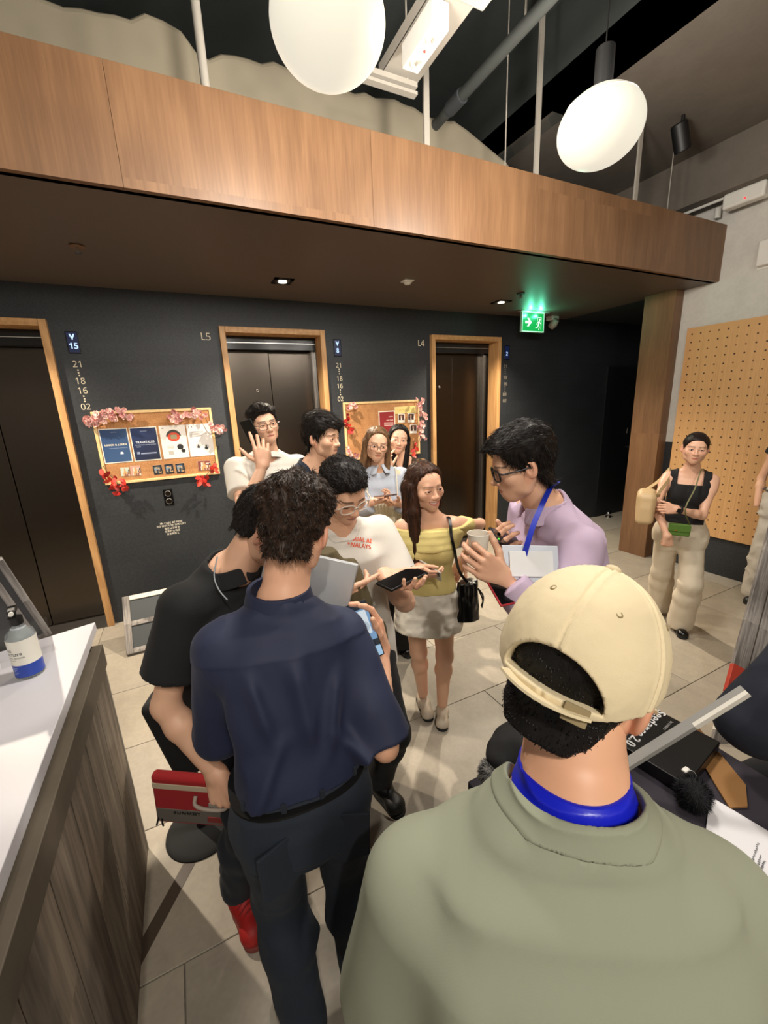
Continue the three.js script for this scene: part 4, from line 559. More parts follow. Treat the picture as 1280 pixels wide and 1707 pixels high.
function shoe(R, k, o) {
  const An = R.ankle[k], F = (o.dir ?? R.Fp.clone().addScaledVector(R.Lp, k === 'L' ? 0.2 : -0.2)).clone().normalize(), X = V3(-F.z, 0, F.x), s = R.s * (R.f ? 0.9 : 1), p = (a, b, c) => V3(An.x + F.x * a * s + X.x * c * s, b * s, An.z + F.z * a * s + X.z * c * s);
  const up = union([cone(p(-0.05, 0.045, 0), p(0.03, 0.045, 0), 0.037 * s, 0.04 * s), cone(p(0.03, 0.045, 0), p(0.135, 0.03, 0.004), 0.04 * s, 0.034 * s), cone(p(0.13, 0.028, 0.012), p(0.13, 0.028, -0.008), 0.034 * s, 0.034 * s), ...(o.low ? [] : [cone(p(-0.01, 0.06, 0), p(-0.005, 0.1, 0), 0.042 * s, 0.042 * s)])], 0.03), f = (x, y, z) => smax(up(x, y, z), Math.max(0.012 - y, o.low ? (y - 0.062 - 0.012 * (1 - sstep(-0.05, 0.02, (x - An.x) * F.x + (z - An.z) * F.z))) : y - 0.105), 0.006);
  const [lo, hi] = bounds([p(-0.06, 0.05, 0), p(0.15, 0.05, 0)], 0.085); const m = R.put('shoe', meshSDF(f, lo, hi, 0.0045), o.mat, o.label);
  const sf = union([cone(p(-0.052, 0.0, 0), p(0.03, 0.0, 0), 0.04 * s, 0.042 * s), cone(p(0.03, 0, 0), p(0.14, 0, 0.004), 0.042 * s, 0.042 * s)], 0.01), ff = (x, y, z) => Math.max(sf(x, 0, z), y - 0.018, 0.001 - y); R.put('sole', meshSDF(ff, V3(lo.x, -0.006, lo.z), V3(hi.x, 0.03, hi.z), 0.005), o.sole ?? M.blackRubber, o.soleLabel, m).position.set(0, 0, 0); return { p, m };
}
function glasses(R, o) {
  const r = o.r ?? 0.0022, w = o.w ?? 0.023, h = o.h ?? 0.018, y = o.y ?? -0.004, z = o.z ?? 0.0935, n = o.n ?? 3, list = [], ring = sg => { const P = []; for (let i = 0; i < 36; i++) { const a = i / 36 * 6.283, c = Math.cos(a), q = Math.sin(a); const k = Math.pow(Math.pow(Math.abs(c), n) + Math.pow(Math.abs(q), n), -1 / n); P.push(V3(sg * 0.032 + c * k * w, y + q * k * h, z - 0.004 * ((c * k * sg + 1) / 2) ** 2 - 0.006 * Math.abs(sg * 0.032 + c * k * w) / 0.05)); } return tube(P, r, 72, 6, true); };
  list.push(ring(1), ring(-1), tube([V3(-0.0095, y + 0.004, z), V3(0, y + 0.007, z + 0.002), V3(0.0095, y + 0.004, z)], r, 10, 6)); for (const sg of [1, -1]) list.push(tube([V3(sg * 0.054, y + 0.008, z - 0.012), V3(sg * 0.073, y + 0.008, z - 0.02), V3(sg * 0.079, y + 0.006, 0.02), V3(sg * 0.078, y + 0.004, -0.012), V3(sg * 0.076, y - 0.02, -0.03)], r * 1.05, 30, 6));
  const gm = R.put('glasses', mergeIdx(list.map(q => q.applyMatrix4(R.headM))), o.mat, o.label);
  const lens = [1, -1].map(sg => { const q = new THREE.CircleGeometry(1, 32).scale(w, h, 1).translate(sg * 0.032, y, z - 0.005); return q.applyMatrix4(R.headM); }); R.put('lens', mergeIdx(lens), o.lens ?? glassMat, 'clear lenses', gm);
}
const glassMat = phys(0xffffff, 0.05, { transmission: 1, thickness: 0, ior: 1.2 });
// common cuts of hair
const fall = (a, n) => V3(a.x * 2, -1, a.z * 1.2), swirl = (a, n, r) => { const c = V3(0.015, 0.11, -0.05), d = sub(a, c); return V3(d.x, d.y * 0.6 - 0.02, d.z); };
const CUT_M = [[-0.085, -0.3], [-0.08, -0.055], [-0.05, -0.042], [-0.022, -0.022], [-0.012, 0.012], [0.01, 0.026], [0.035, 0.044], [0.055, 0.062], [0.072, 0.08], [0.085, 0.25]];
const CUT_F = [[-0.3, -0.03], [-0.02, 0.0], [0.0, 0.024], [0.035, 0.042], [0.06, 0.05], [0.08, 0.058], [0.096, 0.07], [0.104, 0.25]];
const phone = (label, w, h, th, screenDraw, caseMat, group) => { const o = thing('phone', label, 'phone', [0, 0, 0], 0, group); part('case', rbox(w, h, th, 0.004, 3), caseMat ?? M.black, o); if (screenDraw) { const t = canvasTex(256, 512, screenDraw); part('screen', T(new THREE.PlaneGeometry(w * 0.93, h * 0.96), 0, 0, th / 2 + 0.0003), new THREE.MeshStandardMaterial({ color: 0x050505, emissive: 0xffffff, emissiveMap: t, emissiveIntensity: 0.75, roughness: 0.15 }), o, 'lit screen'); } else part('glass', T(new THREE.PlaneGeometry(w * 0.93, h * 0.96), 0, 0, th / 2 + 0.0003), M.blackGloss, o); part('camera_bump', rbox(w * 0.42, w * 0.42, 0.003, 0.0014).translate(w * 0.22, h * 0.36, -th / 2 - 0.001), M.blackGloss, o); return o; };

// flat strap along a curve
function ribbon(pts, w, th, seg = 40, up) {
  const c = new THREE.CatmullRomCurve3(pts), P = [], I = []; let side = null;
  for (let i = 0; i <= seg; i++) { const p = c.getPoint(i / seg), t = c.getTangent(i / seg); let sd = up ? V3().crossVectors(t, up) : (side ? side.clone() : V3().crossVectors(t, Math.abs(t.y) > 0.9 ? cFwd : V3(0, 1, 0))); sd.addScaledVector(t, -sd.dot(t)).normalize(); side = sd; const n = V3().crossVectors(t, sd).normalize(); for (const [a, b] of [[-1, -1], [1, -1], [1, 1], [-1, 1]]) { const q = p.clone().addScaledVector(sd, a * w / 2).addScaledVector(n, b * th / 2); P.push(q.x, q.y, q.z); } if (i) for (let k = 0; k < 4; k++) { const a = (i - 1) * 4 + k, b = (i - 1) * 4 + (k + 1) % 4; I.push(a, b, b + 4, a, b + 4, a + 4); } }
  const e = seg * 4; I.push(0, 2, 1, 0, 3, 2, e, e + 1, e + 2, e, e + 2, e + 3);
  const g = new THREE.BufferGeometry(); g.setAttribute('position', new THREE.Float32BufferAttribute(P, 3)); g.setAttribute('uv', new THREE.Float32BufferAttribute(new Float32Array(P.length / 3 * 2), 2)); g.setIndex(I); const q = g.toNonIndexed(); q.computeVertexNormals(); return q;
}
const toCam = p => Math.atan2(-p.x, -p.z) * 180 / Math.PI;   // yaw that faces the camera from p
const report = () => {};
const MEN = { colours: [0x0d0a09, 0x1d1613], th: [0.024, 0.010, 0.012], cut: CUT_M, amp: 0.004, freq: 70, locks: { n: 2200, len: 0.022, wid: 0.0008, lift: 0.0025, mess: 0.6, flow: swirl } };
// ---- woman in the yellow top
{
  const H = 1.56, pelvis = at(714, 990, 2.0), neck = at(714, 861, 1.95), headC = at(709, 812, 1.93);
  const yaw = toCam(pelvis) + 6, ankR = atY(705, 1158, 0.075), ankL = atY(737, 1172, 0.075);
  const R = person({ H, sex: 'f', label: 'smiling woman in a yellow off-shoulder top and white mini skirt', yaw, pelvis, neck, headC, head: { yaw: yaw + 26, pitch: 4, roll: 6, scale: 0.99 }, seed: 9,
    face: { smile: 1, eye: 0.5, width: 1.02, lip: 0xc2615a, lidY: 0.0005, brow: 0.7, browColour: 0x3a261c, cell: 0.0026 }, skin: 0xe2b294,
    armR: { wrist: at(697, 946, 1.86), pole: V3(-0.35, -0.5, -0.9), hand: { dir: sub(at(722, 962, 1.80), at(697, 946, 1.86)), palm: V3(0.7, 0.4, -0.3), curl: [0.5, 0.55, 0.6, 0.6], thumb: [0.4, 0.8, 0.3] } },
    armL: { wrist: at(770, 935, 2.12), pole: V3(0.9, 0.1, -0.3), hand: { palm: V3(-0.6, 0, 0.4), curl: [0.4, 0.4, 0.45, 0.5] } },
    legR: { ankle: ankR }, legL: { ankle: ankL },
    hair: { colours: [0x1c0f0a, 0x3a2114, 0x4b2d1c], th: [0.012, 0.010, 0.02], cut: CUT_F, bottom: -0.36, low: -0.42, wide: 0.06, cell: 0.006, amp: 0.004, freq: 60, stretch: [1.4, 0.12, 1.2], label: 'long dark brown hair',
      extra: [cone(V3(-0.07, 0.02, 0.0), V3(-0.085, -0.1, 0.02), 0.028, 0.03), cone(V3(-0.085, -0.1, 0.02), V3(-0.11, -0.36, 0.05), 0.03, 0.02), cone(V3(-0.06, 0.0, -0.04), V3(-0.08, -0.28, -0.03), 0.05, 0.035), cone(V3(0.072, 0.02, -0.01), V3(0.08, -0.1, -0.02), 0.022, 0.022), cone(V3(0.05, 0, -0.05), V3(0.06, -0.2, -0.07), 0.04, 0.03), cone(V3(0, -0.02, -0.06), V3(-0.02, -0.26, -0.07), 0.06, 0.05)],
      locks: { n: 3200, len: 0.035, wid: 0.0008, lift: 0.0008, tip: 0, mess: 0.12, keep: a => a.z < 0.045 || a.y > 0.1 || a.y < -0.03, flow: (a, n) => a.y > 0.05 ? V3(a.x * 3, -0.4, a.z) : V3(a.x * 0.2, -1, 0) } } });
  report('yellow', R);
  const yel = cloth(0xddcb84, { knit: true, bump: 0.0006 });
  const plane = (t, sgn) => { const P = add(R.pelvis, R.A, R.len * t); return (x, y, z) => -sgn * ((x - P.x) * R.A.x + (y - P.y) * R.A.y + (z - P.z) * R.A.z); };
  shirt(R, { name: 'top', mat: yel, inf: 0.011, sleeve: 0.42, loose: 0.006, hem: 0.1, wrinkle: 0.003, freq: 14, cell: 0.008, neckR: 0.03, cuts: [plane(0.90, 1)], label: 'pale yellow knitted top' });
  { // folded band round the shoulders
    const tab = [[0.70, 0.165, 0.122, 0.01], [0.76, 0.18, 0.115, 0.006], [0.84, 0.19, 0.105, 0], [0.90, 0.184, 0.094, -0.004]], f0 = R.tor(tab, 0.012, 2.1), f1 = R.tor(tab, 0.002, 2.1); const f = (x, y, z) => f0(x, y, z) - 0.002 * noise(x * 20, y * 40, z * 20);
    garment(R, 'folded_band', f, [add(R.pelvis, R.A, R.len * 0.68), add(R.pelvis, R.A, R.len * 0.92), R.sh.L, R.sh.R], 0.1, 0.007, yel);
  }
  skirt(R, [[-0.40, 0.198, 0.14, 0], [-0.2, 0.188, 0.132, -0.008], [0.0, 0.172, 0.12, -0.01], [0.16, 0.142, 0.098, 0]], { mat: cloth(0xe9e2d4, { bump: 0.0006 }), inf: 0.011, wrinkle: 0.004, label: 'white denim mini skirt' });
  for (const [k, toe] of [['R', atY(712, 1192, 0)], ['L', atY(738, 1213, 0)]]) { const { p, m } = shoe(R, k, { low: true, dir: sub(toe, V3(R.ankle[k].x, 0, R.ankle[k].z)), mat: std(0xb9ab98, 0.5), sole: M.blackRubber, label: 'beige loafer' }); const bt = tube([p(0.07, 0.062, -0.025), p(0.075, 0.072, 0), p(0.07, 0.062, 0.025)], 0.0035, 12, 6); R.put('buckle', bt, M.gold, 'gold bar buckle', m); }
  // phone in her right hand
  const h = R.hand.R, ph = phone('pale phone held low by the woman in yellow', 0.07, 0.145, 0.008, null, std(0xb9b2a8, 0.35)); place(ph, add(h.palm, h.n, 0.012), h.t, h.d);
  // bucket bag
  const bg = thing('shoulder_bag', 'black leather bucket bag hanging from the yellow-top woman\'s shoulder', 'bag', [0, 0, 0]); const c = at(779, 1000, 1.97); bg.position.copy(c);
  const leather = phys(0x0b0b0c, 0.28, { clearcoat: 0.3 }); const bf = (x, y, z) => { const t = (y + 0.09) / 0.18, r = lerp(0.062, 0.045, t) + 0.006 * Math.sin(Math.atan2(z, x) * 9) * sstep(0.3, 1, t); return Math.max(Math.hypot(x, z * 1.35) - r, Math.abs(y) - 0.095) * 0.8 - 0.006 + 0.004 * noise(x * 30, y * 25, z * 30); };
  part('body', meshSDF(bf, V3(-0.09, -0.12, -0.09), V3(0.09, 0.12, 0.09), 0.005), leather, bg); part('drawstring', [tube([V3(0.05, 0.06, 0.03), V3(0.07, 0.02, 0.04), V3(0.072, -0.05, 0.03)], 0.004, 16, 6), tube([V3(0.045, 0.065, 0.03), V3(0.06, 0.0, 0.05), V3(0.055, -0.03, 0.045)], 0.004, 16, 6)], leather, bg);
  const s0 = add(R.sh.L, V3(-0.045, 0.05, 0.01)), w = p => sub(p, c); const sp = [w(add(s0, V3(0, -0.02, -0.07))), w(s0), w(add(s0, R.Fc, 0.075).add(V3(0, -0.06, 0))), w(at(757, 915, 1.86)), w(at(767, 955, 1.93)), V3(0.0, 0.09, 0.02)]; part('strap', ribbon(sp, 0.014, 0.003), leather, bg); part('ring', T(new THREE.TorusGeometry(0.014, 0.003, 8, 20), 0, 0.1, 0.02), M.chrome, bg);
}
// ---- woman in the black tank top by the pegboard
{
  const H = 1.58, pelvis = at(1134, 884, 2.92), neck = at(1152, 786, 2.92), headC = at(1159, 748, 2.88), yaw = toCam(pelvis) + 4;
  const R = person({ H, sex: 'f', build: 1.03, label: 'woman in a black tank top and cream wide trousers by the pegboard', yaw, pelvis, neck, headC, head: { yaw: yaw + 2, pitch: 2, roll: -4, scale: 0.94 }, skin: 0xdcae92, seed: 12,
    face: { eye: 0.7, lip: 0xa8584e, width: 1.04, jaw: 1.06, brow: 0.8 },
    armR: { wrist: at(1112, 893, 2.74), pole: V3(-0.9, 0, -0.3), hand: { dir: V3(0.15, -1, 0.1), palm: V3(0.5, 0, -0.8), curl: [0.85, 0.9, 0.95, 1], thumb: [0.2, 0.9, 0.5] } },
    armL: { wrist: at(1128, 849, 2.72), pole: V3(0.5, -0.9, 0.3), hand: { dir: sub(at(1100, 848, 2.74), at(1128, 849, 2.72)), palm: V3(-0.15, -0.1, -0.9), curl: [0.5, 0.5, 0.5, 0.55], thumb: [0.5, 0.7, 0.4] } },
    legL: { ankle: atY(1133, 1036, 0.075) }, legR: { ankle: atY(1098, 1008, 0.075) },
    hair: { colours: [0x120c0a, 0x241713], th: [0.010, 0.007, 0.014], cut: [[-0.09, -0.3], [-0.07, -0.03], [-0.03, -0.01], [0.0, 0.022], [0.03, 0.05], [0.06, 0.066], [0.078, 0.08], [0.088, 0.25]], amp: 0.002, freq: 60, extra: [ell(V3(0, -0.02, -0.12), [0.035, 0.04, 0.03])], label: 'black hair tied back', locks: { n: 600, len: 0.03, wid: 0.0012, lift: 0.0004, tip: 0, mess: 0.1, keep: a => a.z < 0.05, flow: a => V3(-a.x * 0.2, -0.3, -1) } } });
  report('tank', R);
  const nkp = add(add(R.neck, R.A, -0.03), R.Fc, 0.09), boxCut = (x, y, z) => { const d = V3(x, y, z).sub(nkp), u = d.dot(R.Lc), v = d.dot(R.A), w = d.dot(R.Fc); return Math.max(Math.abs(u) - 0.075, -v - 0.055, -w - 0.13); };
  shirt(R, { name: 'tank_top', mat: cloth(0x111114, { knit: true }), inf: 0.014, sleeve: 0.03, loose: 0, hem: 0.17, wrinkle: 0.0012, cell: 0.0075, cuts: [boxCut, ...['L', 'R'].map(k => { const sg = k === 'L' ? 1 : -1, p = add(R.sh[k], R.Lc, -0.012 * sg), d = R.Lc.clone().multiplyScalar(sg); return (x, y, z) => -((x - p.x) * d.x + (y - p.y) * d.y + (z - p.z) * d.z); })], label: 'black square-necked tank top' });
  trousers(R, { mat: cloth(0xcfc3ae), inf: 0.007, flare: 0.05, top: 0.24, hemY: 0.03, wrinkle: 0.0035, label: 'cream wide-legged trousers' });
  for (const k of ['L', 'R']) shoe(R, k, { low: true, mat: M.blackGloss });
  const wp = mid(R.elbow.L, R.wrist.L, 0.93), wd = sub(R.wrist.L, R.elbow.L).normalize(); const wt = new THREE.TorusGeometry(0.027, 0.006, 8, 24).scale(1, 1, 1.6); wt.applyQuaternion(new THREE.Quaternion().setFromUnitVectors(V3(0, 0, 1), wd)).translate(wp.x, wp.y, wp.z); const wm = R.put('wristwatch', wt, M.black, 'black wristwatch'); const face = rbox(0.026, 0.03, 0.008, 0.003); const fo = new THREE.Object3D(); place(fo, add(wp, R.Fc, 0.03), wd, V3().crossVectors(R.Fc, wd)); fo.updateMatrix(); R.put('dial', face.applyMatrix4(fo.matrix), M.blackGloss, undefined, wm);
  // hobo bag on her right shoulder
  const hb = at(1076, 843, 2.86), bag = thing('hobo_bag', 'beige gathered leather hobo bag on the tank-top woman\'s shoulder', 'bag', [hb.x, hb.y, hb.z]); const X = R.Lc, Z = R.Fc;
  const hf = (x, y, z) => { const u = x * X.x + z * X.z, w = x * Z.x + z * Z.z, k = 1 - 0.8 * Math.max(0, y), a = Math.abs(w) - 0.085 * k, b = Math.abs(y + 0.5 * w * w) - 0.075, c = Math.abs(u) - 0.02; return Math.hypot(Math.max(a, 0), Math.max(b, 0), Math.max(c, 0)) + Math.min(0, Math.max(a, b, c)) - 0.036 - 0.005 * Math.sin(w * 95 + 3 * noise(w * 12, y * 9, 2)) * sstep(-0.1, 0.06, y); };
  const tan = phys(0xc2a67c, 0.5); part('body', meshSDF(hf, V3(-0.2, -0.18, -0.2), V3(0.2, 0.2, 0.2), 0.008), tan, bag); const w = p => sub(p, hb), st = add(R.sh.R, V3(0.02, 0.055, 0)); part('strap', ribbon([w(add(hb, V3(0.0, 0.08, -0.05))), w(at(1100, 800, 3.02)), w(add(st, R.Fc, -0.05)), w(st), w(add(st, R.Fc, 0.07).add(V3(0, -0.05, 0))), w(at(1098, 822, 2.8)), w(add(hb, V3(0.03, 0.07, 0.06)))], 0.026, 0.005), tan, bag); part('pocket', rbox(0.06, 0.06, 0.01, 0.004).rotateY(deg(yaw + 60)).translate(0.07, -0.02, 0.06), tan, bag);
  // little green crossbody bag
  const gc = at(1132, 883, 2.72), gb = thing('crossbody_bag', 'small green quilted crossbody bag against cream trousers', 'bag', [gc.x, gc.y, gc.z], deg(yaw)); const gm = phys(0x4c6e27, 0.5); part('body', rbox(0.125, 0.085, 0.035, 0.01, 3), gm, gb); part('flap', rbox(0.127, 0.05, 0.008, 0.003).translate(0, 0.016, 0.019), gm, gb); part('clasp', T(new THREE.SphereGeometry(0.006, 10, 8), -0.02, 0.0, 0.025), M.gold, gb);
  const inv = p => gb.worldToLocal(p.clone()); gb.updateMatrixWorld(); part('strap', ribbon([V3(0.055, 0.04, 0), at(1142, 850, 2.66), at(1158, 815, 2.74), at(1170, 782, 2.83), add(R.neck, R.Lc, 0.085).add(V3(0, 0.0, 0)), add(add(R.neck, R.Lc, 0.07), R.Fc, -0.1)].map((p, i) => i ? inv(p) : p), 0.009, 0.002), std(0x5c5a34, 0.6), gb);
}
// ---- man in the lavender shirt
{
  const H = 1.76, pelvis = at(958, 1030, 1.44), neck = at(912, 852, 1.36), headC = at(868, 776, 1.32), yaw = -112;
  const R = person({ H, sex: 'm', build: 0.97, label: 'man in a lavender shirt with a blue lanyard holding a paper cup', yaw, pelvis, neck, headC, head: { yaw: -120, pitch: 16, roll: 0, scale: 0.98 }, skin: 0xe0b294, seed: 10,
    face: { eye: 0.75, lip: 0xb46a5c, brow: 1 },
    armL: { wrist: at(838, 962, 1.14), pole: V3(0.5, -0.8, 0.5), hand: { dir: sub(at(800, 940, 1.12), at(838, 962, 1.14)), palm: V3(0.25, 0.1, -0.95), curl: [0.55, 0.55, 0.6, 0.62], spread: 0.5, thumb: [0.75, 0.6, 0.35] } },
    armR: { wrist: at(862, 918, 1.36), pole: V3(0.3, -1, -0.3), hand: { dir: sub(at(828, 906, 1.3), at(862, 918, 1.36)), palm: V3(-0.1, 0.85, 0.5), curl: [0.6, 0.6, 0.65, 0.7], thumb: [0.5, 0.7, 0.3] } },
    hair: { ...MEN, th: [0.030, 0.011, 0.011], extra: [ell(V3(0, 0.085, 0.062), [0.055, 0.024, 0.032])], label: 'short black hair with a fringe', locks: { ...MEN.locks, n: 2600, len: 0.032, lift: 0.006, flow: (a, n, r) => a.y > 0.07 ? V3(-a.x * 0.3, 0.1, 1) : V3(0, -1, a.z > 0 ? 0.2 : -0.2) } } });
  report('lavender', R);
  const lav = cloth(0xc2adc6);
  shirt(R, { mat: lav, inf: 0.016, sleeve: 1.88, loose: 0.008, hem: -0.22, wrinkle: 0.009, freq: 11, cell: 0.008, neckR: 0.062, scoop: 0.006, label: 'lavender long-sleeved shirt' });
  collar(R, { mat: lav, rx: 0.068, rz: 0.072, h: 0.05, slope: 0.28, up: 0.02, tilt: 0.25, gap: 0.008, vee: 2, point: 0.012 });
  trousers(R, { mat: cloth(0x25262b), label: 'dark trousers' }); for (const k of ['L', 'R']) shoe(R, k, { mat: M.black });
  glasses(R, { mat: std(0x15151a, 0.35), r: 0.0028, w: 0.025, h: 0.019, label: 'dark framed glasses' });
  const blue = std(0x1c2fae, 0.45); const lan = [at(930, 803, 1.36), at(918, 813, 1.28), at(905, 838, 1.21), at(891, 870, 1.175), at(881, 900, 1.155), at(873, 930, 1.15)];
  R.put('lanyard', ribbon(lan, 0.016, 0.002), blue, 'blue lanyard');
  // paper folder under his arm
  const fo = single('paper_folder', rbox(0.17, 0.008, 0.11, 0.003), std(0xc9cfdb, 0.35), 'clear plastic folder of papers under the lavender-shirt man\'s arm', 'folder'); place(fo, at(884, 940, 1.15), V3(0.9, -0.06, 0.44), V3(-0.35, 0.4, 0.85));
  const f2 = single('paper_sheet', rbox(0.13, 0.003, 0.075, 0.001), std(0xe4e4e6, 0.5), 'white paper sheet sticking out of the plastic folder', 'paper'); place(f2, at(886, 940, 1.138), V3(0.9, -0.06, 0.44), V3(-0.35, 0.4, 0.85));
  const hL = R.hand.L, cp = add(add(hL.palm, hL.n, 0.036), hL.d, 0.012), cup = thing('paper_cup', 'white paper cup in the lavender-shirt man\'s hand', 'cup', [cp.x, cp.y - 0.008, cp.z]); part('wall', lathe([[0.0001, 0.002], [0.027, 0.002], [0.0275, 0.0], [0.029, 0.0], [0.039, 0.098], [0.041, 0.1], [0.0405, 0.103], [0.0375, 0.101], [0.0275, 0.006], [0.0001, 0.006]], 36).scale(0.82, 0.9, 0.82), std(0xd9d4c8, 0.6), cup); part('drink', cyl(0.0285, 0.0285, 0.003, 28).translate(0, 0.07, 0), std(0x8c6a45, 0.3), cup, 'milky coffee');
  const hR = R.hand.R, ph = phone('black phone held out by the lavender-shirt man', 0.072, 0.152, 0.009, null, M.black); place(ph, add(add(hR.palm, hR.n, 0.014), hR.d, 0.03), hR.t, hR.d);
  part('status_light', T(new THREE.SphereGeometry(0.003, 8, 6), -0.02, 0.07, 0.005), glow(0x50ff40, 2), ph, 'tiny green light');
  const ph2 = thing('phone', 'red-cased phone under the lavender-shirt man\'s hand', 'phone'); part('case', rbox(0.075, 0.15, 0.009, 0.004, 3), std(0xb5323a, 0.4), ph2); part('glass', rbox(0.069, 0.143, 0.002, 0.001).translate(0, 0, 0.005), M.blackGloss, ph2); place(ph2, at(832, 972, 1.13), V3(0.9, -0.2, 0.4), V3(0.1, 0.5, -0.8));
}
// ---- woman in glasses with the pale blue shirt
{
  const H = 1.68, pelvis = at(642, 905, 2.78), neck = at(632, 783, 2.75), headC = at(628, 741, 2.7), yaw = toCam(pelvis) + 6;
  const R = person({ H, sex: 'f', label: 'woman in round glasses, pale blue shirt under a cream camisole dress', yaw, pelvis, neck, headC, head: { yaw: yaw + 4, pitch: 6, roll: -7, scale: 0.95 }, skin: 0xe2b496, seed: 17,
    face: { eye: 0.85, lip: 0xb95f55, brow: 0.75, browColour: 0x4a2f20, cell: 0.0028 },
    armR: { wrist: at(622, 836, 2.55), pole: V3(-0.6, -0.9, -0.2), hand: { dir: V3(0.75, 0.15, 0.35), palm: V3(0, 0.9, 0.3), curl: [0.6, 0.6, 0.65, 0.7] } },
    armL: { wrist: at(663, 838, 2.57), pole: V3(0.8, -0.8, -0.2), hand: { dir: V3(-0.8, 0.05, 0.4), palm: V3(0, 0.85, -0.3), curl: [0.55, 0.6, 0.6, 0.6] } },
    hair: { colours: [0x432f21, 0x6b4e36, 0x8c6a4a], th: [0.012, 0.010, 0.018], cut: CUT_F, bottom: -0.2, low: -0.27, wide: 0.05, cell: 0.006, amp: 0.003, freq: 60, stretch: [1.4, 0.12, 1.2], label: 'shoulder-length light brown hair', extra: [cone(V3(-0.074, 0.02, 0.0), V3(-0.082, -0.18, 0.005), 0.02, 0.018), cone(V3(0.074, 0.02, 0.0), V3(0.085, -0.2, 0.015), 0.02, 0.024), cone(V3(-0.04, 0, -0.06), V3(-0.06, -0.19, -0.06), 0.05, 0.04), cone(V3(0.04, 0, -0.06), V3(0.06, -0.2, -0.06), 0.05, 0.045)], locks: { n: 2200, len: 0.035, wid: 0.0008, lift: 0.0006, tip: 0, mess: 0.08, keep: a => a.z < 0.045 || a.y > 0.1 || a.y < -0.03, flow: a => a.y > 0.06 ? V3(a.x * 5, -0.5, a.z * 0.5) : V3(a.x * 0.2, -1, 0) } } });
  report('glasses', R);
  const bl = cloth(0xaab0bc);
  shirt(R, { mat: bl, inf: 0.016, sleeve: 1.85, loose: 0.02, hem: 0.1, wrinkle: 0.006, freq: 11, cell: 0.01, label: 'pale blue shirt', neckR: 0.056, scoop: 0.006 });
  collar(R, { mat: bl, rx: 0.06, rz: 0.064, h: 0.045, slope: 0.3, up: 0.005, tilt: 0.35, gap: 0.006, vee: 3, point: 0.02 });
  const cr = cloth(0xe3d9c2, { bump: 0.0008 });
  skirt(R, [[-0.5, 0.225, 0.19, 0], [-0.2, 0.2, 0.15, 0], [0.15, 0.165, 0.122, 0], [0.42, 0.148, 0.112, 0.006], [0.6, 0.168, 0.138, 0.016], [0.71, 0.165, 0.118, 0.012]], { name: 'camisole_dress', mat: cr, inf: 0.006, pleat: 0.003, pleats: 46, pad: 0.2, label: 'cream pleated camisole dress' });
  for (const sg of [1, -1]) { const a = add(add(add(R.pelvis, R.A, R.len * 0.7), R.Lc, sg * 0.095), R.Fc, 0.125), b = add(add(R.neck, R.A, 0.008), R.Lc, sg * 0.108); R.put('strap', tube([a, add(mid(a, b, 0.6), R.Fc, 0.035), b, add(add(b, R.Fc, -0.1), R.A, -0.09)], 0.0035, 24, 6), cr); }
  trousers(R, { mat: cloth(0x101012), flare: 0.07, inf: 0.02, hemY: 0.05, wrinkle: 0.006, label: 'black wide trousers' }); for (const k of ['L', 'R']) shoe(R, k, { low: true, mat: M.blackGloss });
  glasses(R, { mat: std(0x4a3a34, 0.3, { metalness: 0.6 }), r: 0.0016, w: 0.0255, h: 0.0215, n: 2.5, y: -0.006, label: 'thin dark metal glasses' });
  for (const sg of [1, -1]) R.put('earring', T(new THREE.TorusGeometry(0.008, 0.0016, 6, 20).rotateY(1), sg * 0.079, -0.045, -0.006).applyMatrix4(R.headM), M.gold, 'gold hoop earring');
  const ph = phone('phone lying flat in the hands of the woman in glasses', 0.07, 0.145, 0.008, null, std(0x7a5f58, 0.4)); place(ph, at(642, 826, 2.5), V3(-0.25, 0.2, 0.8), V3(1, 0.05, 0.35));
}
